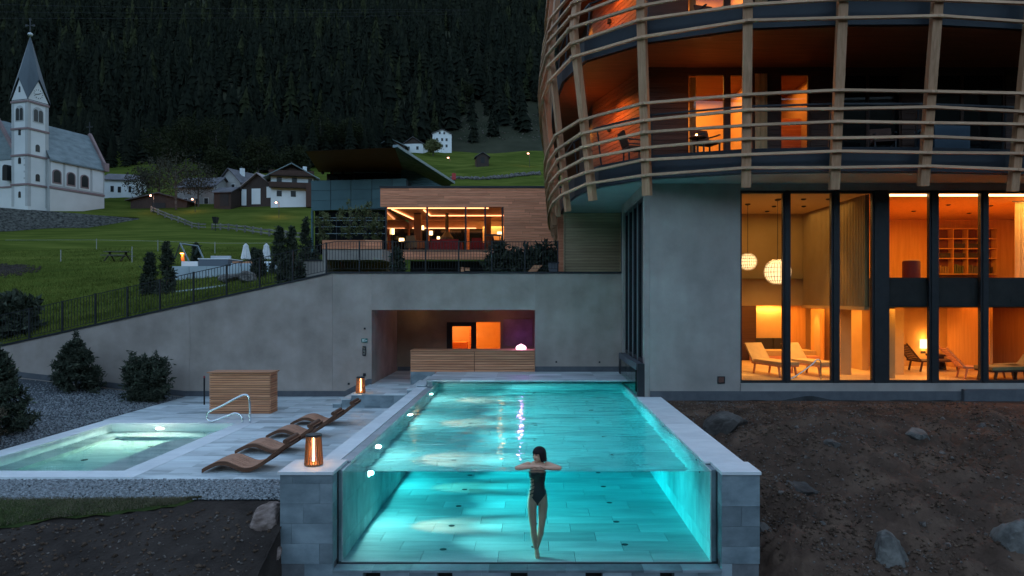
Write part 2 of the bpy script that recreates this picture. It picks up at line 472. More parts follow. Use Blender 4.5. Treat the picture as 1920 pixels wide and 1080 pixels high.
# turf strip
V = []; Fc = []
xs = list(np.arange(-16, -5.2, .12)); nn = 14
for i, x in enumerate(xs):
    ye = turf_edge(x); yt = 10.86
    for j in range(nn):
        y = ye + (yt - ye) * j / (nn - 1) + (.05 * snoise(x, ye, 5) if j == 0 else 0)
        V.append((x, y, hleft(x, y) + (.03 if 0 < j < nn - 1 else -.02)))
for i in range(len(xs) - 1):
    for j in range(nn - 1):
        Fc.append((i * nn + j, (i + 1) * nn + j, (i + 1) * nn + j + 1, i * nn + j + 1))
o = bpy.data.objects.new('turf', np_mesh('turf', V, Fc, m_turf, True)); COL.objects.link(o)
tag(o, 'strip of turf below the gravel', None, None, 'structure')
# grass blades on it
m_blade = mat('grass_blade', (.035, .055, .015), (.09, .10, .035), .8, 1.2, 4, rnd=.0)
m_blade_dry = mat('dry_grass', (.10, .09, .05), (.17, .145, .085), .8, 2, 4)
def blades(pts, hmin, hmax, wd):
    n = len(pts); P = np.array(pts)
    a = NR.uniform(0, 6.28, n); h = NR.uniform(hmin, hmax, n); ln = NR.uniform(-.6, .6, (n, 2)) * h[:, None]
    dx = np.cos(a) * wd; dy = np.sin(a) * wd
    v = np.empty((n, 3, 3))
    v[:, 0] = P + np.stack([-dx, -dy, np.zeros(n)], 1)
    v[:, 1] = P + np.stack([dx, dy, np.zeros(n)], 1)
    v[:, 2] = P + np.stack([ln[:, 0], ln[:, 1], h], 1)
    return v.reshape(-1, 3), np.arange(3 * n).reshape(-1, 3)
pts = []; dry = []
for _ in range(42000):
    x = RN.uniform(-15.5, -5.3); ye = turf_edge(x); y = RN.uniform(ye, 10.86)
    (dry if (x > -8.3 + .5 * math.sin(y * 5) + RN.uniform(-.5, .5)) else pts).append((x, y, hleft(x, y) + .01))
for nm, pp, mm in (('grass', pts, m_blade), ('dry_grass', dry, m_blade_dry)):
    v, f = blades(pp, .025, .07, .006)
    o = bpy.data.objects.new(nm, np_mesh(nm, v, f, mm)); COL.objects.link(o)
    tag(o, 'short grass on the turf strip' if nm == 'grass' else 'pale dry grass along the turf edge', None, None, 'stuff')

# gravel
def hgrav(x, y):
    g = 0 if x > -11.3 else (-11.3 - x) * .115
    return -.63 + g + .02 * snoise(x, y, 2.2)
grid_sheet('gravel_bed', hgrav, list(np.arange(-30, -13, 1)) + list(np.arange(-13, -11.2, .15)), list(np.arange(10.8, 22.3, .25)), m_gravelbed, label='bed of grey gravel beside the deck')
grid_sheet('gravel_strip', lambda x, y: -.615, list(np.arange(-13, -3.7, .2)), list(np.arange(10.84, 12.1, .1)), m_gravelbed, label='gravel strip before the deck')
m_pebA = mat('pebble', (.055, .06, .064), (.40, .42, .43), .75, 17, 2, spec=.3, lo=.3, hi=.72)
def pebbles(pts, smin, smax):
    base = np.array([(1, 0, 0), (-1, 0, 0), (0, 1, 0), (0, -1, 0), (0, 0, .7), (0, 0, -.7)], float)
    fc = np.array([(0, 2, 4), (2, 1, 4), (1, 3, 4), (3, 0, 4), (2, 0, 5), (1, 2, 5), (3, 1, 5), (0, 3, 5)])
    n = len(pts); P = np.array(pts)
    v = base[None] * NR.uniform(.6, 1.3, (n, 6, 1)) * NR.uniform(smin, smax, (n, 1, 1))
    a = NR.uniform(0, 6.28, n); ca, sa = np.cos(a), np.sin(a)
    x = v[..., 0] * ca[:, None] - v[..., 1] * sa[:, None]; y = v[..., 0] * sa[:, None] + v[..., 1] * ca[:, None]
    t = NR.uniform(-.7, .7, n); ct, st = np.cos(t)[:, None], np.sin(t)[:, None]
    z = v[..., 2]; x, z = x * ct - z * st, x * st + z * ct
    v = np.stack([x, y, z], -1) + P[:, None, :]
    return v.reshape(-1, 3), (fc[None] + (np.arange(n) * 6)[:, None, None]).reshape(-1, 3)
pp = [(x, y, -.60) for x, y in ((RN.uniform(-13, -3.8), RN.uniform(10.83, 12.0)) for _ in range(17000))]
for _ in range(15000):
    x = -11.32 - abs(RN.gauss(0, 2.2)); y = RN.uniform(10.85, 22.0)
    pp.append((x, y, hgrav(x, y) + .008))
v, f = pebbles(pp, .014, .034)
o = bpy.data.objects.new('gravel', np_mesh('gravel', v, f, m_pebA)); COL.objects.link(o)
tag(o, 'grey crushed gravel around the deck', None, None, 'stuff')
# stones in the soil
m_stone = mat('soil_stone', (.05, .036, .029), (.19, .16, .14), .85, 14, 4, spec=.2)
pp = []
for _ in range(9000):
    x = 3.5 + abs(RN.gauss(0, 4.5)); y = RN.uniform(8.5, 17.7)
    if x < 14 and fr(x, y, .9, 3) > RN.uniform(-.5, .4): pp.append((x, y, hdirt(x, y) + .004))
for _ in range(1500):
    x = RN.uniform(-13, -3.9); y = RN.uniform(8, 10.5)
    if y < turf_edge(x) - .1: pp.append((x, y, hleft(x, y)))
v, f = pebbles(pp, .004, .034)
v2, f2 = pebbles([(x, y, hdirt(x, y) - .02) for x, y in ((RN.uniform(3.6, 12), RN.uniform(9, 17.4)) for _ in range(150))], .03, .09)
o = bpy.data.objects.new('soil_stones', np_mesh('soil_stones', np.concatenate([v, v2]), np.concatenate([f, f2 + len(v)]), m_stone)); COL.objects.link(o)
tag(o, 'loose small stones scattered in the bare soil', None, None, 'stuff')

m_clod = mat('soil_clod', (.045, .029, .02), (.15, .097, .068), .95, 5, 6, bump=.8, bsc=40, spec=.1)
pp = []
while len(pp) < 6500:
    x = 3.45 + abs(RN.gauss(0, 4.5)); y = RN.uniform(8.6, 17.6)
    if x < 13 and fr(x + 4, y, 1.1, 3) > RN.uniform(-.4, .5): pp.append((x, y, hdirt(x, y) + .003))
for _ in range(1800):
    x = RN.uniform(-13, -3.9); y = RN.uniform(8, 10.6)
    if y < turf_edge(x) - .1: pp.append((x, y, hleft(x, y)))
v, f = pebbles(pp, .01, .05)
o = bpy.data.objects.new('soil_clods', np_mesh('soil_clods', v, f, m_clod)); COL.objects.link(o)
tag(o, 'crumbly clods of brown earth on the bare soil', None, None, 'stuff')

# boulders
def boulder(name, c, r, seed, m, label, cat='rock', group=None, flat=.7, sub=4):
    bm = bmesh.new(); bmesh.ops.create_icosphere(bm, subdivisions=sub, radius=1)
    rg = random.Random(seed)
    planes = [(Vector((rg.gauss(0, 1), rg.gauss(0, 1), rg.gauss(0, 1))).normalized(), rg.uniform(.55, .9)) for _ in range(11)]
    for v in bm.verts:
        d = v.co.normalized(); k = 1.0
        for n, h in planes:
            c0 = d.dot(n)
            if c0 > .05: k = min(k, h / c0)
        k += .03 * snoise(d.x * 3 + seed, d.y * 3 + d.z * 2, 2.5) + .015 * snoise(d.x * 8, d.z * 8 + d.y * 5, 2)
        v.co = Vector((d.x * r[0] * k, d.y * r[1] * k, d.z * r[2] * k))
    me = bpy.data.meshes.new(name); bm.to_mesh(me); bm.free(); me.materials.append(m)
    o = bpy.data.objects.new(name, me); COL.objects.link(o); o.location = c; o.rotation_euler = (rg.uniform(-.2, .2), rg.uniform(-.2, .2), rg.uniform(0, 3))
    return tag(o, label, cat, group)
m_rock = mat('rock_grey', (.06, .054, .048), (.18, .165, .148), .85, 4, 8, bump=.5, bsc=14, spec=.25)
m_rock_pk = mat('rock_pinkish', (.14, .095, .078), (.34, .25, .215), .85, 5, 8, (1, 1, 2.4), bump=.6, bsc=12, spec=.25)
m_rock_dk = mat('rock_dark', (.05, .042, .038), (.11, .095, .085), .9, 3, 8, bump=.5, bsc=12, spec=.15)
m_rock_br = mat('rock_brown', (.06, .042, .033), (.15, .11, .09), .9, 4, 8, bump=.5, bsc=14, spec=.15)
ROCKS = ['dark brown loose rock left of the pale boulder, nearer the pool coping', 'dusty brown small rock in the middle of the bank below the first mullion', 'dark brown loose rock low on the bank right of the stone pillar', 'dusty brown rock right of centre on the bank, below the pale boulder', 'dark brown rock high on the right side of the soil bank', 'dusty brown small rock just left of the pale grey boulder', 'dark brown rock above and right of the grey upright boulder', 'dusty brown rock between the upright boulder and the corner boulder', 'dark brown rock high on the bank close to the pool coping', 'dusty brown rock at the bottom edge left of the upright boulder', 'dark brown rock above the corner boulder at the right edge', 'dusty brown tiny rock under the pale boulder toward the pool']
def onb(px, py, dz=0):       # point on the right soil bank seen at a pixel
    Y = 17.0
    for _ in range(60):
        x = wx(px, Y); z = hdirt(x, Y); Y2 = gy(py, z)
        Y = Y * .6 + Y2 * .4 if Y2 > 0 else Y
    return (wx(px, Y), Y, hdirt(wx(px, Y), Y) + dz)
boulder('boulder', (-4.08, 10.5, -.80), (.36, .30, .25), 3, m_rock_pk, 'pinkish broken boulder leaning on the left stone pillar, the upper one')
boulder('boulder', (-4.05, 10.12, -1.16), (.34, .28, .24), 9, m_rock_pk, 'darker broken boulder under the pinkish one by the stone pillar')
boulder('boulder', onb(1717, 818, -.02), (.36, .22, .22), 5, m_rock, 'pale grey boulder lying high on the soil bank below the lit windows')
boulder('boulder', onb(1668, 1040, -.05), (.30, .35, .42), 7, m_rock, 'grey upright boulder low on the soil bank near the bottom edge')
boulder('boulder', onb(1912, 1020, -.1), (.42, .4, .5), 13, m_rock, 'large rounded grey boulder at the lower right corner of the soil bank')
boulder('boulder', onb(1365, 800, -.1), (.55, .5, .32), 15, m_rock_dk, 'dark brown flat rock beside the right pool coping')
boulder('boulder', onb(1490, 905, -.16), (.45, .4, .26), 21, m_rock_dk, 'brown rock half buried in the soil to the right of the stone pillar')
for k, (px, py, r) in enumerate(((1560, 835, .15), (1610, 905, .08), (1540, 980, .10), (1780, 880, .12), (1840, 800, .16), (1660, 790, .08))):
    boulder('rock', onb(px, py, -.05), (r * RN.uniform(.9, 1.4), r, r * .75), 50 + k, (m_rock_dk, m_rock_br)[k % 2], '%s rock in the soil bank, number %d from the top among the loose rocks' % ('dark brown' if k % 2 == 0 else 'dusty brown', 0) if False else ROCKS[k], 'rock', None, sub=3)
boulder('boulder', onb(1432, 1000, -.05), (.2, .25, .24), 23, m_rock_dk, 'small dark rock at the foot of the right stone pillar')

# ------------------------------------------------------------------ deck
def slab_tile(parent, name, x0, x1, y0, y1, z0, z1, m, g=.003):
    o = MB().box(x0 + g, x1 - g, y0 + g, y1 - g, z0, z1).build(name, m, parent); return o
PX0, PX1, PY0, PY1 = -10.72, -7.57, 12.62, 17.37
deck = MB()
deck.box(-7.12, -3.41, 12.0, 22.09, -.9, -.622); deck.box(-11.25, -7.12, 17.85, 22.09, -.9, -.622)
deck = deck.build('deck', m_grout); tag(deck, 'grey stone paved pool deck', None, None, 'structure'); ORG[deck.name] = Vector((0, 0, 0))
y = 12.0; r = 0
while y < 22.0:
    y2 = min(y + .45, 22.09)
    x = -7.12
    cut = [.9, .45, .66][r % 3]
    while x < -3.42:
        x2 = min(x + cut, -3.41)
        if -3.41 - x2 < .15: x2 = -3.41
        slab_tile(deck, 'tile', x, x2, y, y2, -.621, -.60 - RN.uniform(0, .0025), m_deck)
        x = x2; cut = .9
    y = y2; r += 1
y = 17.85
while y < 22.0:
    y2 = min(y + .45, 22.09); x = -11.25; cut = [.9, .5][r % 2]
    while x < -7.13:
        x2 = min(x + cut, -7.12)
        if -7.12 - x2 < .15: x2 = -7.12
        slab_tile(deck, 'tile', x, x2, y, y2, -.621, -.60 - RN.uniform(0, .0025), m_deck)
        x = x2; cut = .9
    y = y2; r += 1

# small pool
sp = thing('small_pool', 'small warm pool set into the deck with a pale stone rim', 'pool', (-9.1, 15, -.6))
def ring(parent, name, x0, x1, y0, y1, wd, z0, z1, m, n):
    for k in range(n):
        a = x0 - wd + (x1 - x0 + 2 * wd) * k / n; b = x0 - wd + (x1 - x0 + 2 * wd) * (k + 1) / n
        for ya, yb in ((y0 - wd, y0), (y1, y1 + wd)): slab_tile(parent, name, a, b, ya, yb, z0, z1, m)
    ny = n + 1
    for k in range(ny):
        a = y0 + (y1 - y0) * k / ny; b = y0 + (y1 - y0) * (k + 1) / ny
        for xa, xb in ((x0 - wd, x0), (x1, x1 + wd)): slab_tile(parent, name, xa, xb, a, b, z0, z1, m)
ring(sp, 'coping_slab', PX0, PX1, PY0, PY1, .45, -.63, -.598, m_cope, 4)
b = MB(); b.box(PX0 - .44, PX1 + .44, PY0 - .55, PY0, -1.75, -.632); b.box(PX0 - .44, PX1 + .44, PY1, PY1 + .44, -1.75, -.632)
b.box(PX0 - .44, PX0, PY0, PY1, -1.75, -.632); b.box(PX1, PX1 + .44, PY0, PY1, -1.75, -.632); b.box(PX0, PX1, PY0, PY1, -1.75, -1.5)
b.build('basin', m_ptile, sp)
MB().box(PX0, PX0 + .5, PY0, PY1 - .6, -1.5, -1.12).build('bench', m_ptile, sp)
MB().box(PX0, PX1, PY1 - .6, PY1, -1.5, -1.3).build('bench', m_ptile, sp)
bp = [(PX1, PY1 - .6), (PX1, PY0), (PX1 - 1.0, PY0), (PX1 - 1.0, PY1 - 1.7)] + [(PX1 - .45 - .55 * math.cos(a), PY1 - 1.7 + .55 * math.sin(a)) for a in np.linspace(.2, 1.5, 5)] + [(PX1 - .2, PY1 - .6)]
MB().prism(bp, -1.5, -.95).build('bench', m_ptile, sp)
for x, y_ in ((-9.6, 14.6), (-9.4, 13.2), (-8.9, 15.9)): MB().disc((x, y_, -1.5), .07, 'z', 12, .01).build('floor_inlet', m_metal, sp)
m_lens = emis('lamp_lens', (1, .95, .82), 40)
pl = MB().disc((-9.5, PY1 - .012, -.86), .10, 'y', 16, .01).build('lamp_lens', m_lens, sp)
ml = MB().disc((-9.5, PY1 - .006, -.86), .13, 'y', 16, .006).build('lamp_ring', m_steel, sp)
spot((-9.5, PY1 - .05, -.86), (-.12, -1, -.42), 170, (1, .80, .56), 84, .9, .03, sp)
spot((-9.5, PY1 - .05, -.86), (0, -1, -.1), 110, (1, .92, .8), 172, .3, .03, sp)
m_watB = [water_mat('small_pool_water', (.2, .93, .93), .36, .10, 3.0)]
o = MB().box(PX0 - .01, PX1 + .01, PY0 - .01, PY1 + .01, -1.51, -.70).build('pool_water', m_watB)
tag(o, 'still water of the small warm pool', None, None, 'structure')

# ------------------------------------------------------------------ the big glass fronted pool
XL, XR, YB, ZF = -2.93, 2.72, 21.3, -1.45
pool = thing('swimming_pool', 'long stone pool with a glass end wall, full of turquoise water', 'pool', (0, 10.2, -2.2))
MB().box(-3.38, XR + .6, 10.52, YB + .3, -1.9, ZF - .022).build('base', m_pgrout, pool)
MB().box(-3.385, XL - .022, 10.95, YB + .3, ZF - .022, -.032).build('side_wall', m_wtile, pool)
MB().box(XR + .022, 3.325, 10.85, 18.3, ZF - .022, -.032).build('side_wall', m_wtile, pool)
MB().box(XR + .022, 2.86, 18.3, YB + .3, ZF - .022, -.05).build('side_wall', m_wtile, pool)
MB().box(XL - .022, XR + .022, YB + .02, YB + .3, ZF - .022, -.05).build('end_wall', m_wtile, pool)
y = 10.47; r = 0
while y < YB:
    y2 = min(y + .6, YB + .02); x = XL - .02; cut = [1.2, .8, .4][r % 3]
    while x < XR + .01:
        x2 = min(x + cut, XR + .02)
        if XR + .02 - x2 < .1: x2 = XR + .02
        slab_tile(pool, 'tile', x, x2, y, y2, ZF - .021, ZF - RN.uniform(0, .0015), m_ptile, .0035)
        x = x2; cut = 1.2
    y = y2; r += 1
zr = [ZF - .02, -1.2, -.6, -.055]
for side in (0, 1):
    for i in range(3):
        y = 10.5; cut = [.6, 1.2, .9][i]
        while y < YB:
            y2 = min(y + cut, YB + .01); cut = 1.2
            dx = RN.uniform(0, .002)
            if side == 0: o = MB().box(XL - .021, XL - dx, y + .003, y2 - .003, zr[i] + .002, zr[i + 1] - .002)
            else: o = MB().box(XR + dx, XR + .021, y + .003, y2 - .003, zr[i] + .002, zr[i + 1] - .002)
            o.build('wall_tile', m_ptile, pool); y = y2
for i in range(3):
    for k in range(5):
        a = XL + (XR - XL) * k / 5; b_ = XL + (XR - XL) * (k + 1) / 5
        MB().box(a + .003, b_ - .003, YB, YB + .019, zr[i] + .002, zr[i + 1] - .002).build('wall_tile', m_ptile, pool)
y = 10.96
while y < 21.2:
    y2 = min(y + 1.05, 21.3)
    MB().box(-3.40, -3.092, y + .002, y2 - .002, -.03, -RN.uniform(0, .001)).build('coping_slab', m_cope, pool)
    MB().box(-3.088, -2.925, y + .002, y2 - .002, -.045, -.018).build('edge_slab', m_cope2, pool)
    y = y2
y = 10.82; first = True
while y < 17.85:
    y2 = min(y + (.9 if not first else .55), 17.88); first = False
    MB().box(2.705, 3.335, y + .002, y2 - .002, -.03, -RN.uniform(0, .001)).build('coping_slab', m_cope, pool); y = y2
MB().box(2.705, 2.86, 17.9, YB, -.048, -.02).build('edge_slab', m_cope2, pool)
# pillars
def pillar(x0, x1, y0, y1, rows, dark, cap):
    MB().box(x0 + .012, x1 - .012, y0 + .012, y1 - .002, -2.5, -.045).build('pillar_core', m_grout, pool)
    z = -.05
    for h, sp_ in rows:
        xs_ = [x0] + [x0 + (x1 - x0) * s for s in sp_] + [x1]
        for a, b in zip(xs_, xs_[1:]):
            MB().box(a + .002, b - .002, y0 - RN.uniform(0, .002), y0 + .011, z - h + .002, z - .002).build('pillar_tile', m_wtile, pool)
        for xa, xb in ((x0, x0 + .011), (x1 - .011, x1)):
            MB().box(xa, xb, y0 + .013, y1, z - h + .002, z - .002).build('pillar_tile', m_wtile, pool)
        z -= h
    xs_ = [x0] + dark[0] + [x1]
    MB().box(dark[1][0], dark[1][1], y0 + .06, y0 + .1, z - .5, z - .01).build('drain_slot', m_black, pool)
    for a, b in dark[2]: MB().box(a, b, y0, y0 + .08, z - .5, z - .002).build('pillar_tile', m_wtile, pool)
    MB().box(*cap, -.045, 0).build('pillar_cap', m_cope, pool)
pillar(-3.786, -3.0, 10.2, 10.95, [(.13, [.24]), (.30, [.76]), (.30, [.44]), (.30, [.22]), (.30, [.75])], ([], (-3.78, -3.42), [(-3.42, -3.0)]), (-3.815, -2.985, 10.175, 10.958))
pillar(2.815, 3.385, 10.2, 10.81, [(.47, []), (.30, [.52]), (.30, []), (.26, [])], ([], (2.97, 3.37), [(2.815, 2.97)]), (2.805, 3.40, 10.175, 10.815))
# ledge below the glass and the base course
n = 10; L = (2.815 + 3.0) / n
for k in range(n):
    a = -3.0 + L * k
    MB().box(a + .002, a + L - .002, 10.185, 10.53, -1.505, -1.47 - RN.uniform(0, .001)).build('ledge_slab', m_wtile, pool)
dk = [(681, 713), (820, 848), (957, 989), (1098, 1130), (1238, 1264)]
xs_ = [-3.0]
for a, b in dk: xs_ += [wx(a, 10.2), wx(b, 10.2)]
xs_ += [2.815]
MB().box(-3.0, 2.815, 10.4, 10.52, -2.5, -1.51).build('drain_recess', m_black, pool)
for i in range(0, len(xs_), 2):
    a, b = xs_[i], xs_[i + 1]
    c = (a + b) / 2
    for p, q in ((a, c), (c, b)): MB().box(p + .002, q - .002, 10.2, 10.39, -2.5, -1.51).build('base_tile', m_wtile, pool)
MB().box(-2.99, 2.805, 10.44, 10.50, -1.472, -.066).build('glass_panel', m_pglass, pool)
MB().box(-3.0, 2.815, 10.437, 10.503, -1.4715, -1.458).build('glass_channel', m_metal, pool)
for xa in (-3.0, 2.806): MB().box(xa, xa + .009, 10.437, 10.503, -1.458, -.066).build('glass_seal', m_metal, pool)
# inlets in the floor and the right wall
for x in (-1.45, 0.02, 1.5):
    for y_ in np.arange(11.3, 21, 1.55):
        MB().disc((x, float(y_) + .1 * x, ZF), .055, 'z', 12, .008).build('floor_inlet', m_metal, pool)
for y_ in (11.4, 12.9, 13.6, 14.3, 15.9, 16.6):
    MB().disc((XR - .008, y_, -.22), .045, 'x', 10, .012).build('wall_inlet', m_metal, pool)
for y_ in (12.75, 16.05, 19.35):
    MB().disc((XL, y_, -.52), .06, 'x', 16, .012).build('lamp_lens', m_lens, pool)
    MB().disc((XL, y_, -.52), .09, 'x', 16, .006).build('lamp_ring', m_steel, pool)
    spot((XL + .06, y_, -.52), (1, 0, -.66), 400, (1.0, .22, .16), 46, 1.0, .03, pool)
    for dy in (-.55, 0, .55): spot((XL + .05, y_, -.50), (1, dy, -.21), 690, (1.0, .95, .93), 38, 1.0, .03, pool)
    spot((XL + .05, y_, -.52), (1, 0, -.02), 46, (1.0, .93, .90), 178, .05, .03, pool)
m_wat = [water_mat('pool_water_body', (.0, .90, .93), .50, 0, 1), water_mat('pool_water_surface', (.0, .90, .93), .50, 1.0, 2.6)]
b = MB(); b.box(XL - .012, XR + .012, 10.505, YB + .012, ZF - .012, -.07)
b.m[1] = 1
o = b.build('water', m_wat); tag(o, 'clear turquoise lit water filling the long pool', None, None, 'structure')
MB().box(-2.999, -2.953, 10.512, 10.95, ZF - .02, -.05).build('side_wall', m_wtile, pool)
MB().box(2.744, 2.814, 10.512, 10.85, ZF - .02, -.05).build('side_wall', m_wtile, pool)

o = bpy.data.objects.new('bedrock', np_mesh('bedrock', [(-1600, -1600, -12), (1600, -1600, -12), (1600, 1600, -12), (-1600, 1600, -12)], [(0, 1, 2, 3)], m_dark)); COL.objects.link(o); tag(o, 'unseen dark sheet far below the terrain, added to block the sky', None, None, 'structure')  # unseen dark sheet, added so no sky leaks in from below the terrain
# ------------------------------------------------------------------ steps, landing and platform
st = thing('stone_steps', 'low grey stone steps and landing leading from the deck up to the recess', 'steps', (-4.6, 19.8, -.6))
for i, (x0, x1, z) in enumerate(((-5.84, -5.572, -.467), (-5.57, -5.302, -.339))):
    MB().box(x0 + .015, x1, 19.815, 22.09, -.6, z - .03).build('riser', m_wtile, st)
    MB().box(x0, x1 - .002, 19.8, 22.09, z - .028, z).build('tread', m_deck, st)
MB().box(-5.285, -3.41, 19.83, 22.09, -.6, -.24).build('landing_core', m_grout, st)
xs_ = [-5.285, -4.9, -4.45, -4.05, -3.72, -3.412]
for a, b in zip(xs_, xs_[1:]): MB().box(a + .002, b - .002, 19.815, 19.829, -.598, -.238).build('riser_tile', m_wtile, st)
y = 19.8
for j in range(5):
    y2 = 19.8 + (22.09 - 19.8) * (j + 1) / 5; x = -5.30
    for cut in ([.63] * 3 if j % 2 else [.32, .63, .63, .31]):
        MB().box(x + .002, x + cut - .002, y + .002, y2 - .002, -.237, -.208 - RN.uniform(0, .002)).build('tile', m_deck, st); x += cut
    y = y2
for x0, x1, z in ((-3.68, -3.402, -.065), (-3.40, -3.122, .065)):
    MB().box(x0 + .015, x1, 19.815, 22.09, -.207 if x0 < -3.5 else .001, z - .03).build('riser', m_wtile, st)
    MB().box(x0, x1 - .002, 19.8, 22.09, z - .028, z).build('tread', m_deck, st)

pf = thing('platform', 'pale stone platform along the far end of the pool', 'platform', (0, 21, 0))
MB().box(-3.10, -2.93, 19.82, 22.09, .002, .165).build('support', m_wtile, pf)
MB().box(-2.93, 2.84, 21.0, 22.09, -.045, .165).build('support', m_wtile, pf)
y = 19.8
for j, d in enumerate((.9, .7, .69)):
    n = 6
    for k in range(n):
        a = -3.12 + (2.86 + 3.12) * k / n; b = -3.12 + (2.86 + 3.12) * (k + 1) / n
        MB().box(a + .002, b - .002, y + .002, y + d - .002, .167, .20 - RN.uniform(0, .001)).build('tile', m_deck, pf)
    y += d

# ------------------------------------------------------------------ retaining wall with the recess
YW = 22.1
rw = thing('retaining_wall', 'long grey rendered retaining wall with a sloping top and an open recess', 'wall', (-5, 22.1, -.6))
def ztop(x): return 3.38 if x > -6.5 else 3.38 + (x + 6.5) * (1.0 - 3.38) / (-17.3 + 6.5)
def wpanel(x0, x1, zb, name='wall_panel'):
    xs_ = [x0] + ([-6.5] if x0 < -6.5 < x1 else []) + [x1]
    poly = [(x0, zb), (x1, zb)] + [(x, ztop(x)) for x in reversed(xs_)]
    return MB().prism(poly, YW, YW + .4, 0, 'y').build(name, m_plaster, rw)
wpanel(-26, -11.125, -1.5); wpanel(-11.117, -6.5 - .003, -1.0); wpanel(-6.497, -5.234, -1.0)
MB().box(-5.230, .0525, YW, YW + .4, 2.2, 3.38).build('wall_panel', m_plaster, rw)
wpanel(.0535, 2.86, -.5)
for x0, x1 in ((-26, -6.5), (-6.5, 2.87)):
    za, zb_ = ztop(x0), ztop(x1)
    MB().add([(x0, YW - .035, za + .002), (x1, YW - .035, zb_ + .002), (x1, YW + .44, zb_ + .002), (x0, YW + .44, za + .002),
              (x0, YW - .035, za + .06), (x1, YW - .035, zb_ + .06), (x1, YW + .44, zb_ + .06), (x0, YW + .44, za + .06)],
             [(0, 3, 2, 1), (4, 5, 6, 7), (0, 1, 5, 4), (1, 2, 6, 5), (2, 3, 7, 6), (3, 0, 4, 7)]).build('coping', m_metal, rw)
def strip(pts, h=.17):
    for (x0, za), (x1, zb_) in zip(pts, pts[1:]):
        MB().add([(x0, YW - .014, za), (x1, YW - .014, zb_), (x1, YW - .002, zb_), (x0, YW - .002, za),
                  (x0, YW - .014, za + h), (x1, YW - .014, zb_ + h), (x1, YW - .002, zb_ + h), (x0, YW - .002, za + h)],
                 [(0, 3, 2, 1), (4, 5, 6, 7), (0, 1, 5, 4), (1, 2, 6, 5), (2, 3, 7, 6), (3, 0, 4, 7)]).build('base_strip', m_strip, rw)
strip([(-26, .95), (-17, .06), (-11.3, -.6), (-6.1, -.6), (-5.35, -.21), (-5.232, -.21)], .18)
strip([(.055, .2), (2.85, .2)])
# recess
MB().box(-5.23, .05, YW + .004, 26.2, -.36, -.208).build('floor', m_deck, rw)
MB().box(-5.23, .05, YW + .4, 26.5, 2.2, 2.35).build('ceiling', m_plaster, rw)
MB().box(-5.4, -5.232, YW + .4, 26.5, -.4, 2.2).build('side_wall', m_plaster, rw)
MB().box(.052, .25, YW + .4, 26.5, -.4, 2.2).build('side_wall', m_plaster, rw)
YR = 26.2
dx0, dx1, dzt = wx(838, YR), wx(893, YR), wz(604, YR)
gx0, gx1 = wx(893.5, YR), wx(938, YR); gz0, gz1 = wz(662, YR), wz(603, YR)
b = MB()
b.box(-5.23, dx0, YR, YR + .2, -.208, 2.2); b.box(dx0, gx1, YR, YR + .2, dzt, 2.2); b.box(gx1, .05, YR, YR + .2, -.208, 2.2)
b.box(dx1 + .002, gx1, YR, YR + .2, -.208, gz0)
m_recess = mat('recess_wall', (.26, .19, .13), (.33, .25, .175), .85, 1.2, 6, spec=.15)
b.build('back_wall', m_recess, rw)
MB().box(-9, 5, 30.2, 30.3, -1.5, 3.3).build('earth_backing', m_dark, rw)
MB().box(-5.2, dx0 - .02, YR - .014, YR - .002, -.207, -.05).build('base_strip', m_strip, rw)
d = MB(); d.box(dx0, dx0 + .20, YR - .02, YR + .08, -.206, dzt - .002); d.box(dx1 - .20, dx1 - .002, YR - .02, YR + .08, -.206, dzt - .002); d.box(dx0 + .20, dx1 - .20, YR - .02, YR + .08, dzt - .16, dzt - .002)
dr = d.build('door', m_black, rw)
MB().box(dx0 + .2, dx1 - .2, YR + .02, YR + .04, -.2, dzt - .16).build('pane', m_glass, dr)
MB().box(gx0 + .01, gx1 - .002, YR + .06, YR + .08, gz0 + .002, gz1 - .002).build('window_pane', m_glass, rw)
MB().box(-1.15, -.03, YR - .03, YR - .004, .75, 1.78).build('picture_panel', mat('panel_dark', (.22, .14, .15), (.34, .22, .25), .5, 2, 6), rw)
# lit room behind
m_orwall = mat('warm_wall', (.60, .38, .2), (.68, .46, .26), .8, 1.2, 3)
b = MB(); b.box(-4.2, -.6, 30, 30.1, -.3, 2.3); b.box(-4.2, -4.1, YR + .21, 30, -.3, 2.3); b.box(-.7, -.6, YR + .21, 30, -.3, 2.3); b.box(-4.1, -.7, YR + .21, 30, 2.2, 2.3); b.box(-4.1, -.7, YR + .21, 30, -.3, -.2)
b.build('bar_room', m_orwall, rw)
tag(MB().box(-3.35, -2.75, 28.2, 28.8, -.2, .75).build('wicker_chest', m_cedar, None), 'woven cabinet inside the lit bar behind the glass door', 'cabinet')
tag(MB().box(-2.66, -2.5, 28.4, 28.6, -.2, 2.19).build('room_column', m_larch, None), 'pale column standing inside the lit bar room', 'column')
area((-2.6, 28.4, 2.15), (0, .2, -1), 70, (1, .30, .035), 1.4, 1.6, rw)
point((-3.5, 29.2, 1.4), 8, GOLD, .1, rw)
point((-1.2, 25.2, 1.95), 2.2, WARM, .1, rw)
point((-4.4, 25.6, 2.0), .9, GOLD, .1, rw)
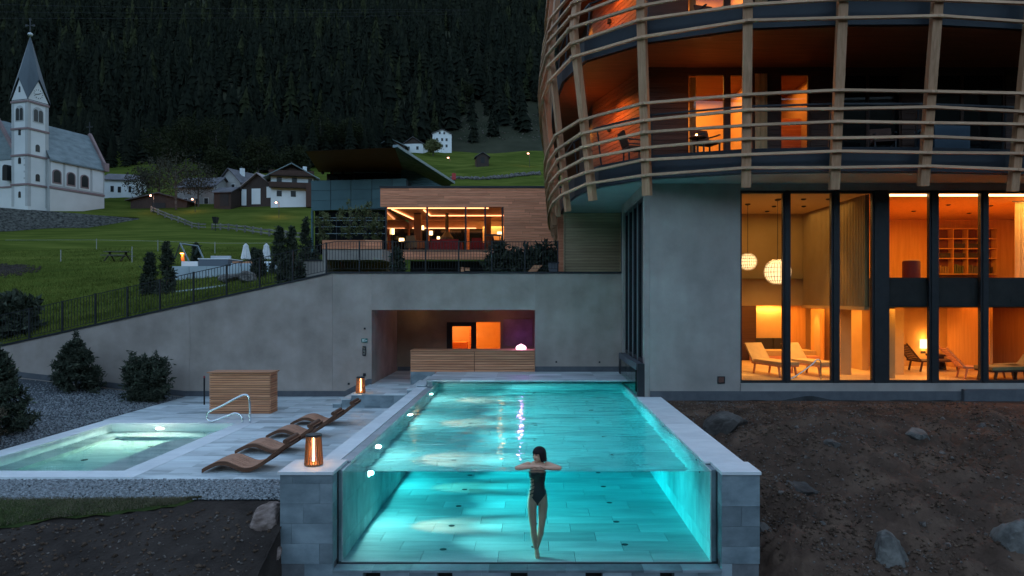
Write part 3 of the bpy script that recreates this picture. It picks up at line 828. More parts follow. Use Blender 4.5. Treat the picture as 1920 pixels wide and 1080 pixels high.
# signs and fittings on the wall
sg = MB().box(wx(678, YW), wx(689, YW), YW - .03, YW - .002, wz(642, YW), wz(634.5, YW))
m_green = mat('sign_green', (.01, .13, .11), None, .4)
m_white = mat('white_paint', (.78, .78, .76), None, .5)
sgn = top('exit_sign', sg, m_green, 'small green emergency exit sign on the grey wall left of the recess', 'sign')
x0, zc = wx(680, YW), wz(638.3, YW)
pic = MB()
pic.box(x0 + .005, x0 + .035, YW - .036, YW - .031, zc - .04, zc + .045)          # doorway
pic.bar((x0 + .06, YW - .034, zc - .035), (x0 + .085, YW - .034, zc + .0), .014, .006, (0, 1, 0)); pic.bar((x0 + .085, YW - .034, zc), (x0 + .075, YW - .034, zc + .03), .016, .006, (0, 1, 0))
pic.bar((x0 + .085, YW - .034, zc), (x0 + .115, YW - .034, zc - .03), .012, .006, (0, 1, 0)); pic.disc((x0 + .078, YW - .037, zc + .045), .012, 'y', 8, .006)
pic.bar((x0 + .125, YW - .034, zc), (x0 + .155, YW - .034, zc), .012, .006, (0, 1, 0)); pic.add([(x0 + .12, YW - .0365, zc), (x0 + .138, YW - .0365, zc + .022), (x0 + .138, YW - .0365, zc - .022)], [(0, 1, 2)])
pic.build('pictogram', m_white, sgn)
cp = thing('control_panel', 'narrow dark control panel on the wall beneath the green sign', 'panel', (wx(683, YW), YW, wz(666, YW)))
MB().box(wx(680, YW), wx(686.5, YW), YW - .03, YW - .002, wz(667, YW), wz(649, YW)).build('housing', m_metal, cp)
for k in range(3): MB().box(wx(681.3, YW), wx(685.2, YW), YW - .034, YW - .031, wz(665.5 - k * 5.4, YW), wz(661.5 - k * 5.4, YW)).build('button', m_steel, cp)
for px, py, s, nm in ((684, 616, 1.6, 'small dark sensor on the grey wall high above the green sign'), (683.5, 702.5, 2.6, 'square black socket on the wall low beside the recess'), (654, 719.5, 1.8, 'round dark socket on the wall above the stone steps'), (1043, 678.5, 1.5, 'left one of two dark sockets low on the wall right of the recess'), (1124, 679, 1.5, 'right one of two dark sockets low on the wall right of the recess')):
    top('wall_socket', MB().box(wx(px - s, YW), wx(px + s, YW), YW - .025, YW - .001, wz(py + s, YW), wz(py - s, YW)), m_black, nm, 'socket')

# bar counter in the recess
ct = thing('bar_counter', 'long larch boarded bar counter across the recess', 'counter', (-2, 22.1, .2))
cx0, cx1 = wx(770, 22.08), wx(1003, 22.08)
MB().box(-3.97, -3.19, 22.06, 22.7, -.207, .2).build('plinth', m_wtile, ct)
MB().box(cx0 + .02, cx1 - .02, 22.10, 22.72, .2, .86).build('body', m_brown, ct)
MB().box(cx0 - .02, cx1 - .008, 22.04, 22.78, .862, .895).build('top', m_larch, ct)
mid = wx(889.5, 22.08)
for a, b in ((cx0, mid - .01), (mid + .01, cx1 - .006)):
    for k in range(8):
        z = .205 + k * .082
        MB().box(a, b, 22.06 - RN.uniform(0, .006), 22.098, z, z + .066).build('board', m_larch, ct)
pk = thing('glowing_lamp', 'small pink glowing dome lamp on the bar counter', 'lamp', (wx(977, 22.4), 22.4, .895))
m_pink = emis('pink_glow', (1, .42, .62), 1.9)
MB().lathe([(.16, 0), (.175, .05), (.165, .09), (.11, .14), (.04, .17), (.005, .19)], 18, (wx(977, 22.4), 22.4, .896), 0, 1, .6).build('shade', m_pink, pk, True)
point((wx(977, 22.4), 22.4, 1.25), 6.0, (.62, .2, 1), .05, pk)
point((wx(975, 25.4), 25.5, 1.15), 1.1, (.5, .14, 1), .05, pk)

# larch cabinet on the deck
cb = thing('wooden_cabinet', 'freestanding larch boarded cabinet on the deck by the small pool', 'cabinet', (-8.06, 18.8, -.6))
a0, a1, y0, y1 = -8.92, -7.24, 18.8, 19.32
MB().box(a0 + .02, a1 - .02, y0 + .02, y1 - .02, -.59, .5).build('body', m_brown, cb)
for k in range(17):
    z = -.595 + k * .0655
    MB().box(a0, a1 - .022, y0 - RN.uniform(0, .003), y0 + .018, z, z + .052).build('board', m_larch, cb)
    MB().box(a1 - .018, a1 + RN.uniform(0, .003), y0 - .001, y1, z, z + .052).build('board', m_larch_y, cb)
MB().box(a0 - .06, a1 + .05, y0 - .04, y1 + .03, .52, .55).build('lid', m_larch, cb)
top('garden_post', MB().tube([(wx(383, 20.4), 20.4, -.6), (wx(383, 20.4), 20.4, .2)], .025, 8), m_black, 'thin black post with a red tip beside the larch cabinet', 'post')
MB().tube([(wx(383, 20.4), 20.4, .2), (wx(383, 20.4), 20.4, .26)], .026, 8).build('tip', mat('red_tip', (.3, .03, .04), None, .5), bpy.data.objects['garden_post'])

# hand rail of the small pool
yh = 17.45
def hp(px, py): return (wx(px, yh), yh, wz(py, yh))
def smooth_path(pts, n=6):
    out = []
    P = [Vector(p) for p in pts]
    for i in range(len(P) - 1):
        p0, p1, p2, p3 = P[max(i - 1, 0)], P[i], P[i + 1], P[min(i + 2, len(P) - 1)]
        for k in range(n):
            t = k / n
            out.append(.5 * ((2 * p1) + (p2 - p0) * t + (2 * p0 - 5 * p1 + 4 * p2 - p3) * t * t + (3 * p1 - p0 - 3 * p2 + p3) * t ** 3))
    out.append(P[-1]); return out
path = smooth_path([hp(469, 792), hp(468.5, 766), hp(467.5, 748), hp(463, 741), hp(455, 741), hp(438, 749), hp(414, 762), hp(394, 771), hp(388.5, 777), hp(389, 786), hp(397, 790), hp(410, 786), hp(428, 779), hp(440, 775), hp(449, 777.5), hp(454, 784), hp(455, 792)], 5)
path[0].y = path[-1].y = yh
top('hand_rail', MB().tube(path, .026, 10), m_steel, 'looped chrome hand rail at the corner of the small pool', 'hand rail', smooth=True)

# railing on the retaining wall
rl = thing('railing', 'black metal bar railing along the top of the retaining wall', 'railing', (-5, 22.3, 2.5))
YRL = 22.32
def zr_(x): return ztop(x) + .06
def zrail(x): return zr_(x) + 1.0
xp = [wx(p, YRL) for p in [-7, 55, 117, 179, 239, 300, 363, 425, 487, 549]] + [wx(612, YRL)] + [wx(612 + 62 * k, YRL) for k in range(1, 8)]
for x in xp:
    MB().box(x - .022, x + .022, YRL - .03, YRL + .03, zr_(x) - .02, zrail(x) + .02).build('post', m_metal, rl)
for xa, xb in zip(xp, xp[1:]):
    xs_ = [xa] + ([-6.5] if xa < -6.5 < xb else []) + [xb]
    b = MB(); b2 = MB()
    for p, q in zip(xs_, xs_[1:]):
        b.bar((p, YRL, zrail(p) - .01), (q, YRL, zrail(q) - .01), .03, .02); b2.bar((p, YRL, zr_(p) + .10), (q, YRL, zr_(q) + .10), .025, .015)
    b.build('top_rail', m_metal, rl); b2.build('bottom_rail', m_metal, rl)
    b = MB(); n = 11
    for k in range(1, n):
        x = xa + (xb - xa) * k / n
        b.box(x - .006, x + .006, YRL - .006, YRL + .006, zr_(x) + .1, zrail(x) - .02)
    b.build('bars', m_metal, rl, kind='stuff')

# ------------------------------------------------------------------ loungers and lanterns on the deck
def make_lounger():
    t = thing('wave_lounger', None, 'lounger', (0, 0, 0), 'wave shaped wooden loungers in a row on the deck')
    ctrl = [(0, 0, .035), (.12, 0, .10), (.28, 0, .165), (.44, 0, .17), (.60, 0, .11), (.76, 0, .055), (.92, 0, .075), (1.1, 0, .17), (1.28, 0, .31), (1.45, 0, .44), (1.60, 0, .545)]
    cv = smooth_path(ctrl, 4)
    W_ = .66
    def ribbon(name, y0, y1, dz0, dz1, m, pts=cv):
        V = []; Fc = []
        n = len(pts)
        for p in pts: V += [(p.x, y0, p.z + dz0), (p.x, y1, p.z + dz0), (p.x, y1, p.z + dz1), (p.x, y0, p.z + dz1)]
        for i in range(n - 1):
            a, c = 4 * i, 4 * i + 4
            for k in range(4): Fc.append((a + k, a + (k + 1) % 4, c + (k + 1) % 4, c + k))
        Fc += [(0, 1, 2, 3), (4 * n - 4, 4 * n - 1, 4 * n - 2, 4 * n - 3)]
        return MB().add(V, Fc).build(name, m, t, local=True)
    for k in range(7):
        a = .03 + k * (W_ - .06) / 7
        ribbon('slat', a + .004, a + (W_ - .06) / 7 - .004, .02, .042, m_lounge)
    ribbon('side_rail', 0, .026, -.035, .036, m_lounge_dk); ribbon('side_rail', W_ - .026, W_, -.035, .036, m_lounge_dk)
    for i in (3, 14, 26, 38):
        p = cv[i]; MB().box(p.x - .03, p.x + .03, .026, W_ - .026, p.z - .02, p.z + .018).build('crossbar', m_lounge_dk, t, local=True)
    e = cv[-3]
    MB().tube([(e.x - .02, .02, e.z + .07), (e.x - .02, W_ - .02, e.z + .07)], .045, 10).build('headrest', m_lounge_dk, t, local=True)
    return t
lg = make_lounger()
for i, (px, Y, lb) in enumerate(((378, 12.45, 'curved wooden lounger nearest the gravel, first of the row'), (440, 13.95, 'second curved wooden lounger counted from the gravel edge'), (498, 15.45, 'third curved wooden lounger counted from the gravel edge'), (544, 17.0, 'curved wooden lounger farthest from the gravel, by the steps'))):
    o = lg if i == 0 else copy_tree(lg)
    o.location = (wx(px, Y), Y, -.602); o['label'] = lb
m_lwood = wood('lantern_wood', (.25, .10, .035), (.38, .17, .07), 'z', .1)
m_tube = emis('lantern_tube', (1, .56, .22), 14)
def lantern(c, lb, s=1.0):
    t = thing('lantern', lb, 'lantern', c, 'slatted wooden lanterns')
    x, y, z = c
    MB().lathe([(.135, 0), (.14, .01), (.14, .03), (.1, .032)], 24, (x, y, z + .002)).build('base', m_lwood, t)
    n = 22
    for k in range(n):
        a = 2 * math.pi * k / n
        p = (x + .132 * math.cos(a), y + .132 * math.sin(a), z + .02); q = (x + .105 * math.cos(a), y + .105 * math.sin(a), z + .45)
        MB().bar(p, q, .016, .022, (-math.cos(a), -math.sin(a), 0)).build('slat', m_lwood, t)
    MB().lathe([(.118, 0), (.122, .012), (.118, .03), (.06, .036)], 24, (x, y, z + .45)).build('lid', m_metal, t)
    MB().lathe([(.02, .06), (.02, .42)], 10, (x, y, z)).build('light_tube', m_tube, t)
    for zz in (.12, .25, .38): point((x, y, z + zz), 2.3, (1, .5, .16), .03, t)
    return t
lantern((-3.41, 10.60, .001), 'tall slatted lantern glowing orange on the left stone pillar')
lantern((wx(676, 20.08), 20.08, -.207), 'slatted lantern glowing orange on the stone landing by the recess')
# ------------------------------------------------------------------ hotel: ground floor
ho = thing('hotel_building', 'large round hotel with a larch lattice of balconies over a grey ground floor', 'hotel', (8, 26, 0))
YF = 17.9
X0, XW0, XE = 3.06, 5.43, 17.6
GZ0, GZ1 = .36, 5.41
b = MB(); b.box(X0, XW0, YF, YF + .35, -1.2, 5.585); b.build('wall', m_plaster2, ho)
MB().box(XW0 + .003, XE, YF, YF + .35, GZ1 + .002, 5.585).build('lintel', m_plaster2, ho)
MB().box(XW0 + .003, XE, YF - .03, YF + .35, .15, GZ0 - .002).build('sill', m_plaster2, ho)
MB().box(XW0 + .003, XE, YF + .004, YF + .35, -1.2, .148).build('foundation', m_strip, ho)
MB().box(X0 - .001, 11.2, YF - .045, YF - .002, -1.0, .15).build('base_strip', m_strip, ho)
MB().box(11.203, XE, YF - .16, YF - .002, -1.0, .21).build('base_strip', m_strip, ho)
MB().box(2.92, X0 - .003, YF + .01, YF + .3, -.05, 5.585).build('corner_trim', m_plaster2, ho)
vt = MB(); vt.box(wx(1345, YF), wx(1359, YF), YF - .02, YF - .001, wz(719, YF), wz(705.5, YF))
vt = vt.build('wall_vent', m_metal, ho)
MB().box(wx(1347, YF), wx(1357, YF), YF - .023, YF - .021, wz(717, YF), wz(707, YF)).build('vent_flap', mat('copper_flap', (.12, .05, .035), None, .6), vt)
# black membrane along the base
V = []; Fc = []
xs_ = list(np.arange(3.9, 15, .09))
for i, x in enumerate(xs_):
    hh = -.11 + .05 * abs(snoise(x, 2, 1.9)) + .12 * math.exp(-((x - 7.3) / .45) ** 2)
    V += [(x, YF - .12 - .05 * snoise(x, 1, 4), -.2), (x, YF - .09 - .03 * snoise(x, 3, 3), hh), (x, YF - .05, hh - .05)]
    if i:
        k = 3 * i
        Fc += [(k - 3, k, k + 1, k - 2), (k - 2, k + 1, k + 2, k - 1)]
MB().add(V, Fc).build('membrane', m_black, ho)
# big windows
mull = [1388, 1476, 1567.5, 1652.5, 1752.5, 1847.5, 1945, 2050, 2160, 2260]
mw_ = [.06, .11, .13, .36, .16, .12, .12, .12, .12, .12]
for i in range(len(mull) - 1):
    xa = wx(mull[i], YF) + (mw_[i] / 2 if i else 0); xb = wx(mull[i + 1], YF) - mw_[i + 1] / 2
    f = MB()
    f.box(xa, xa + .045, YF + .02, YF + .14, GZ0, GZ1); f.box(xb - .045, xb, YF + .02, YF + .14, GZ0, GZ1)
    f.box(xa + .045, xb - .045, YF + .02, YF + .14, GZ0, GZ0 + .07); f.box(xa + .045, xb - .045, YF + .02, YF + .14, GZ1 - .07, GZ1)
    w_ = f.build('window', m_metal, ho)
    MB().box(xa + .046, xb - .046, YF + .07, YF + .09, GZ0 + .07, GZ1 - .07).build('pane', m_glass, w_)
    if i < len(mull) - 2:
        MB().box(xb + .002, xb + mw_[i + 1] - .002, YF - .01, YF + .2, GZ0, GZ1).build('mullion', m_metal, ho)
# dark windows of the side wall
b = MB(); b.box(3.07, 3.2, YF + .36, 24.0, -2.2, 5.585); b.build('side_wall', m_dark, ho)
MB().box(2.86, 3.07, 21.75, 22.09, .2, 5.585).build('side_pier', m_plaster2, ho)
ys_ = [18.25, 19.1, 20.0, 20.9, 21.74]
for a, c in zip(ys_, ys_[1:]):
    f = MB(); f.box(2.93, 3.03, a, a + .07, .86, 5.3); f.box(2.93, 3.03, c - .07, c, .86, 5.3); f.box(2.93, 3.03, a + .07, c - .07, .86, .95); f.box(2.93, 3.03, a + .07, c - .07, 5.2, 5.3)
    w_ = f.build('side_window', m_metal, ho)
    MB().box(2.97, 2.99, a + .07, c - .07, .95, 5.2).build('pane', m_dglass, w_)
    MB().box(2.90, 2.925, c - .015, c + .015, .86, 5.3).build('glazing_bar', mat('grey_bar', (.2, .21, .21), None, .5), ho) if c < 21.5 else None
MB().box(2.88, 3.06, YF + .36, 21.74, 5.302, 5.583).build('side_lintel', m_plaster2, ho)
# dark lock box over the swim channel and its glass flaps
sb = thing('swim_gate', 'dark metal box over the swim channel with hanging glass flaps', 'gate', (2.8, 19, 0))
MB().box(2.74, 2.915, YF, YF + .17, .0, .86).build('pier', m_metal, sb)
MB().box(2.72, 2.92, YF + .172, 21.73, .68, .85).build('hood', m_strip, sb)
MB().box(2.72, 2.92, 21.4, 21.73, .205, .679).build('pier', m_metal, sb)
for a, c in ((18.3, 18.95), (18.98, 20.1), (20.13, 21.3)): MB().box(2.73, 2.745, a, c, -.02, .68).build('glass_flap', m_spaglass, sb)

# ------------------------------------------------------------------ spa rooms
m_cream = mat('cream_wall', (.50, .33, .14), (.56, .38, .17), .8, 1.5, 4)
m_olive = mat('olive_wall', (.36, .25, .10), (.42, .30, .13), .85, 1.2, 4)
m_rust = mat('orange_wood', (.58, .30, .09), (.68, .37, .12), .7, 1.4, 4, (8, 8, .6))
m_spafl = mat('spa_floor', (.52, .38, .2), (.62, .46, .25), .45, 2, 4)
m_ceil = mat('spa_ceiling', (.5, .37, .18), None, .9)
ZC = 5.38
def part(name, m, x0, x1, y0, y1, z0, z1, p=ho): return MB().box(x0, x1, y0, y1, z0, z1).build(name, m, p)
part('spa_floor', m_spafl, 5.3, XE, YF + .36, 25.6, .1, .30)
part('spa_ceiling', m_ceil, 5.3, 9.02, YF + .36, 22.7, ZC, ZC + .1)
part('spa_wall', m_olive, 5.3, 5.42, YF + .36, 25.6, .301, ZC)
part('spa_wall', m_olive, 5.42, 9.02, 22.7, 22.85, 2.33, ZC)
part('lower_ceiling', m_ceil, 5.42, 9.02, 22.86, 25.6, 2.33, 2.5)
part('spa_back_wall', m_cream, 5.42, XE, 25.45, 25.6, .301, 2.328)
part('mezzanine_floor', m_rust, 9.06, XE, YF + .42, 25.6, 2.42, 3.12)
part('mezzanine_ceiling', m_rust, 9.06, XE, YF + .36, 24.6, ZC, ZC + .1)
part('mezzanine_wall', m_rust, 9.2, XE, 24.45, 24.6, 3.122, ZC - .002)
part('mezzanine_end_wall', m_rust, XE, XE + .15, YF + .36, 25.6, .301, ZC)
part('mezzanine_pier', m_rust, 9.36, 10.05, 22.0, 22.3, 3.122, ZC - .3)
part('spandrel', m_dark, 9.25, XE, YF + .2, YF + .41, 2.36, 3.13)
for k in range(5): part('vent_slot', m_dark, 9.5 + k * 1.05, 10.1 + k * 1.05, YF + .185, YF + .199, 2.44, 2.54)
part('mezzanine_underside', m_cream, 9.06, XE, YF + .42, 25.44, 2.33, 2.418)
# slat screen along the mezzanine
part('screen_backing', mat('screen_back', (.12, .085, .05), None, .8), 9.03, 9.055, YF + .5, 22.69, 2.34, ZC)
n = 46
for k in range(n):
    y_ = YF + .55 + (22.6 - YF - .55) * k / (n - 1)
    part('slat', m_olive, 8.94, 9.028, y_ - .018, y_ + .018, 2.36, ZC - .01)
part('screen_rail', m_cream, 8.92, 9.055, YF + .5, 22.69, 2.26, 2.355)
part('spa_column', m_cream, 9.15, 9.48, 20.35, 20.65, .301, 2.328)
part('spa_column', m_cream, 10.6, 11.05, 20.35, 20.7, .301, 2.328)
part('spa_partition', m_olive, 10.05, 10.28, 19.4, 19.6, .301, 2.328)
part('spa_partition', m_cream, 10.4, 10.6, 21.6, 25.44, .301, 2.328)
part('spa_partition', m_cream, 10.62, XE, 22.95, 23.1, .301, 2.328)
part('spa_partition', m_rust, 13.9, 14.0, 20.8, 22.94, .301, 2.328)
part('spa_partition', m_rust, 15.3, 15.4, 20.0, 22.94, .301, 2.328)
# niche with light, door
part('niche_panel', m_cream, wx(1414, 25.3), wx(1471, 25.3), 25.36, 25.44, .9, 2.2)
part('niche_side', m_brown, 7.5, wx(1413, 25.3), 25.0, 25.44, .302, 2.326)
part('niche_side', m_rust, wx(1472, 25.3), 10.05, 25.2, 25.44, .302, 2.326)
spa_door = part('spa_door', m_rust, 10.0, 10.06, 23.6, 24.6, .302, 2.2)
part('spa_door_panel', m_cream, 9.985, 9.999, 23.75, 24.3, .45, 2.05, spa_door)
for k, (x, y_) in enumerate(((6.9, 19.2), (7.6, 19.2), (8.3, 19.2), (7.3, 20.7), (8.2, 20.7), (7.5, 21.9))):
    MB().lathe([(.03, 0), (.07, .015), (.07, .04)], 12, (x, y_, ZC - .042)).build('ceiling_spot', m_black, ho)
for x, y_ in ((10.6, 20.6), (12.4, 20.4), (13.8, 20.6), (12.2, 21.9), (14.3, 22.4)):
    MB().lathe([(.03, 0), (.07, .015), (.07, .03)], 12, (x, y_, ZC - .032)).build('ceiling_spot', m_dark, ho)
m_strip_l = emis('led_warm', (1, .55, .22), 3.2)
part('light_strip', m_strip_l, 9.3, XE - .1, YF + .37, YF + .41, ZC - .065, ZC - .01)
# room lamps
area((12.8, 20.8, ZC - .08), (0, 0, -1), 170, (1, .37, .045), 6, 3, ho)
area((7.4, 20.6, ZC - .08), (0, 0, -1), 24, GOLD, 3, 3, ho)
area((7.9, 24.2, 2.3), (0, 0, -1), 44, WARM, 4, 1.6, ho)
area((8.0, 20.6, 2.2), (0, .2, -1), 26, WARM, 1.5, 1.5, ho)
area((wx(1442, 25.1), 25.2, 2.28), (0, .35, -1), 14, (1, .42, .1), 1.1, .1, ho)
area((9.8, 22.6, 2.3), (0, 0, -1), 26, WARM, .8, 3, ho)
spot((9.6, 24.0, 2.3), (.35, .1, -1), 30, WARM, 60, .6, .05, ho)
area((12.6, 21.2, 2.3), (0, 0, -1), 22, ORANGE, 4, 2, ho)
area((11.6, 19.2, 2.28), (0, 0, -1), 30, WARM, 3, .8, ho)

for x, y_ in ((7.0, 19.3), (8.3, 20.0), (7.6, 21.6), (9.8, 21.2)):
    spot((x, y_, 2.31 if x > 9 else ZC - .06), (0, 0, -1), 150 if x < 9 else 60, (1, .50, .14), 58, .7, .04, ho)
for x, y_ in ((11.2, 19.3), (12.4, 21.9)):
    spot((x, y_, 2.30), (0, 0, -1), 45, (1, .48, .13), 70, .7, .04, ho)
# furniture of the spa
def spa_lounger(c, rz, lb, m_f, m_c, slatted=False):
    t = thing('spa_lounger', lb, 'lounger', c, 'loungers in the spa room', rz)
    MB().box(.0, 1.35, -.32, .32, .30, .35).build('seat', m_f, t, local=True)
    bk = MB(); A = (0.05, .34); B = (-.42, .88)
    if slatted:
        for k in range(9):
            s = k / 9; x = A[0] + (B[0] - A[0]) * s; z = A[1] + (B[1] - A[1]) * s
            MB().bar((x, -.30, z), (x, .30, z), .045, .02, (.75, 0, .66)).build('slat', m_f, t, local=True)
        for y_ in (-.31, .31): MB().bar((A[0], y_, A[1]), (B[0], y_, B[1]), .03, .04).build('side_rail', m_f, t, local=True)
    else:
        bk.hexa([(A[0], -.32, A[1]), (A[0] + .06, -.32, A[1]), (A[0] + .06, .32, A[1]), (A[0], .32, A[1]), (B[0], -.30, B[1]), (B[0] + .06, -.30, B[1] + .02), (B[0] + .06, .30, B[1] + .02), (B[0], .30, B[1])])
        bk.build('backrest', m_c, t, local=True)
        MB().box(.08, 1.38, -.31, .31, .352, .44).build('cushion', m_c, t, local=True)
    for x, s in ((.12, -1), (1.22, 1)):
        for y_ in (-.28, .28): MB().bar((x, y_, .30), (x + .07 * s, y_, 0), .05, .04).build('leg', m_f, t, local=True)
    return t
m_cush = mat('cushion', (.42, .31, .15), (.48, .36, .18), .9, 6)
m_cush_o = mat('cushion_olive', (.22, .17, .08), (.27, .21, .1), .9, 6)
spa_lounger((6.95, 20.9, .302), rad(-72), 'left of two cushioned cream loungers in the golden spa room', m_larch, m_cush)
spa_lounger((8.10, 20.9, .302), rad(-72), 'right of two cushioned cream loungers, by the indoor hand rail', m_larch, m_cush)
spa_lounger((11.9, 21.4, .302), rad(5), 'dark wooden lounger beside the square side table under the wall lamp', m_brown, m_cush_o, True)
spa_lounger((12.15, 19.5, .302), rad(-12), 'lounger with an orange lit slatted backrest behind the glass', m_larch, m_cush, True)
spa_lounger((14.3, 19.4, .302), rad(200), 'olive cushioned lounger seen from the side, back raised to the right', m_brown, m_cush_o)
spa_lounger((13.55, 18.75, .302), rad(190), 'dark olive lounger closest to the rightmost lower window', m_brown, m_cush_o)
st_ = thing('side_table', 'square dark side table beneath the wall lamp in the spa', 'table', (12.95, 22.0, .302))
MB().box(12.75, 13.2, 21.8, 22.2, .72, .78).build('table_top', m_brown, st_); MB().box(12.8, 13.15, 21.85, 22.15, .303, .718).build('base', m_brown, st_)
wl = thing('wall_lamp', 'bright square wall lamp glowing above the side table in the spa', 'lamp', (wx(1732, 22.9), 22.94, .9))
xw, zw_ = wx(1732, 22.9), wz(646, 22.9)
m_shade = emis('shade_glow', (1, .62, .26), 2.6)
MB().box(xw - .1, xw + .1, 22.84, 22.945, zw_ - .13, zw_ + .17).build('shade', m_shade, wl)
MB().box(xw - .08, xw + .08, 22.92, 22.948, zw_ - .30, zw_ - .22).build('switch_plate', m_black, wl)
point((xw, 22.75, zw_ + .28), 5, WARM, .05, wl); point((xw, 22.75, zw_ - .2), 4, WARM, .05, wl)
db = thing('daybed', 'low padded daybed with dark back cushions under the glowing niche', 'daybed', (9.0, 24.6, .302))
MB().box(7.9, 10.0, 24.1, 24.95, .303, .55).build('base', m_larch, db); MB().box(7.92, 9.98, 24.08, 24.93, .552, .72).build('mattress', m_cush, db)
for a in (8.15, 8.78): MB().box(a, a + .6, 24.95, 25.1, .722, 1.12).build('back_cushion', m_black, db)
top('stool', MB().box(9.25, 9.65, 23.0, 23.4, .302, .62), m_larch, 'small square wooden stool beside the cream loungers', 'stool')
hr = [(wx(1480, 18.7), 18.7, wz(712, 18.7)), (wx(1500, 18.7), 18.7, wz(700, 18.7)), (wx(1523, 18.7), 18.7, wz(683, 18.7)), (wx(1531, 18.7), 18.7, wz(674.5, 18.7)), (wx(1538, 18.7), 18.7, wz(677, 18.7)), (wx(1539, 18.7), 18.7, wz(690, 18.7)), (wx(1539, 18.7), 18.7, .302)]
top('indoor_hand_rail', MB().tube(smooth_path(hr, 4), .022, 8), m_steel, 'bent metal hand rail inside the spa near the window', 'hand rail', smooth=True)
m_wick = mat('wicker', (.75, .68, .55), None, .7)
m_glow = emis('globe_glow', (1, .62, .28), 1.15)
def pendant(px, py, Y, r, lb):
    x, z = wx(px, Y), wz(py, Y)
    t = thing('pendant_lamp', lb, 'lamp', (x, Y, z), 'woven globe pendants')
    MB().tube([(x, Y, z + r), (x, Y, ZC - .05)], .008, 6).build('cable', m_black, t)
    MB().lathe([(.02, 0), (.08, .02), (.08, .05)], 12, (x, Y, ZC - .055)).build('canopy', m_black, t)
    prof = [(max(.04, r * .93 * math.sin(a)), -r * .93 * math.cos(a)) for a in np.linspace(.3, math.pi - .35, 12)]
    MB().lathe(prof, 20, (x, Y, z)).build('diffuser', m_glow, t, True)
    b = MB()
    for k in range(26):
        a = 2 * math.pi * k / 26
        b.tube([(x + r * math.sin(q) * math.cos(a), Y + r * math.sin(q) * math.sin(a), z - r * math.cos(q)) for q in np.linspace(.32, math.pi - .35, 9)], .009, 4)
    for q in np.linspace(.45, math.pi - .5, 7):
        b.tube([(x + r * math.sin(q) * math.cos(a), Y + r * math.sin(q) * math.sin(a), z - r * math.cos(q)) for a in np.linspace(0, 2 * math.pi, 17)[:-1]], .008, 4, True)
    b.build('wicker_shade', m_wick, t, kind='stuff')
    point((x, Y - r - .15, z), 1.2, GOLD, .1, t)
    return t
pendant(1402, 491, 20.2, .265, 'smaller woven globe pendant, at the left edge of the tall window')
pendant(1458, 510, 19.3, .37, 'larger woven globe pendant glowing behind the first mullion')
# upper room things
bs = thing('bookshelf', 'built in shelf with square compartments in the orange upper room', 'shelf', (15.6, 24.3, 3.12))
sx0, sx1 = wx(1757, 24.2), wx(1866, 24.2); sz0, sz1 = wz(514, 24.2), wz(429, 24.2)
MB().box(sx0, sx1, 24.40, 24.44, sz0, sz1).build('back_panel', mat('shelf_back', (.16, .05, .03), None, .8), bs)
for k in range(5):
    z = sz0 + (sz1 - sz0) * [0, .345, .56, .78, 1][k]; MB().box(sx0, sx1, 24.12, 24.398, z - .015, z + .015).build('shelf_board', m_rust, bs)
nc = 4
for k in range(nc + 1):
    x = sx0 + (sx1 - sx0) * k / nc; MB().box(x - .012, x + .012, 24.10, 24.398, sz0 + .016, sz1 - .016).build('divider', m_rust, bs)
m_books = [mat('book_cloth_%s' % n_, c, None, .7) for n_, c in (('tan', (.3, .2, .1)), ('green', (.1, .12, .07)), ('grey', (.15, .13, .12)), ('dark', (.04, .03, .03)))]
for k in range(16):
    cell = k % 4; x = sx0 + (sx1 - sx0) * (cell + .16 + .17 * (k // 4)) / nc
    hh = RN.uniform(.22, .36)
    t = MB().box(x, x + .05, 24.16, 24.36, sz0 + .017, sz0 + .017 + hh).build('book', m_books[k % 4])
    tag(t, 'book standing in the bottom row of the orange lit shelf', 'book', 'books in the bottom row of the shelf')
for k, (c, rrow) in enumerate(((1, .36), (2, .36), (1, .575), (2, .575), (0, .36))):
    x = sx0 + (sx1 - sx0) * (c + .1) / nc; z = sz0 + (sz1 - sz0) * rrow
    tag(MB().box(x, x + .38, 24.14, 24.36, z + .003, z + .16).build('storage_box', m_books[3]), 'dark box lying in a middle row of the orange lit shelf', 'box', 'dark boxes in the middle rows of the shelf')
dp = thing('drum_stool', 'dark red drum shaped stool in the orange upper room', 'stool', (10.85, 19.5, 3.121))
MB().lathe([(.23, 0), (.235, .02), (.235, .50), (.22, .52)], 24, (10.85, 19.6, 3.122)).build('drum', mat('dark_red', (.09, .012, .012), None, .7), dp, True)
MB().lathe([(.2, 0), (.23, .01), (.2, .03)], 24, (10.85, 19.6, 3.643)).build('cushion', m_cream, dp, True)
V = []; Fc = []
for k in range(41):
    x = 13.9 + 1.1 * k / 40; y_ = 19.7 + .05 * math.sin(k * 1.5)
    V += [(x, y_, .31), (x, y_, ZC - .02)]
    if k: Fc.append((2 * k - 2, 2 * k, 2 * k + 1, 2 * k - 1))
area((14.3, 18.7, ZC - .1), (0, .8, -1), 26, GOLD, 1, .2, ho)
part('curtain_track', m_black, 13.8, 15.1, 19.65, 19.68, ZC - .02, ZC - .002)
m_curt = mat('curtain', (.55, .40, .22), (.62, .46, .27), .9, 5)
o = MB().add([(a, b, max(c, 3.14)) for a, b, c in V], Fc).build('curtain', m_curt); tag(o, 'pale curtain at the right end of the orange upper room', 'curtain')

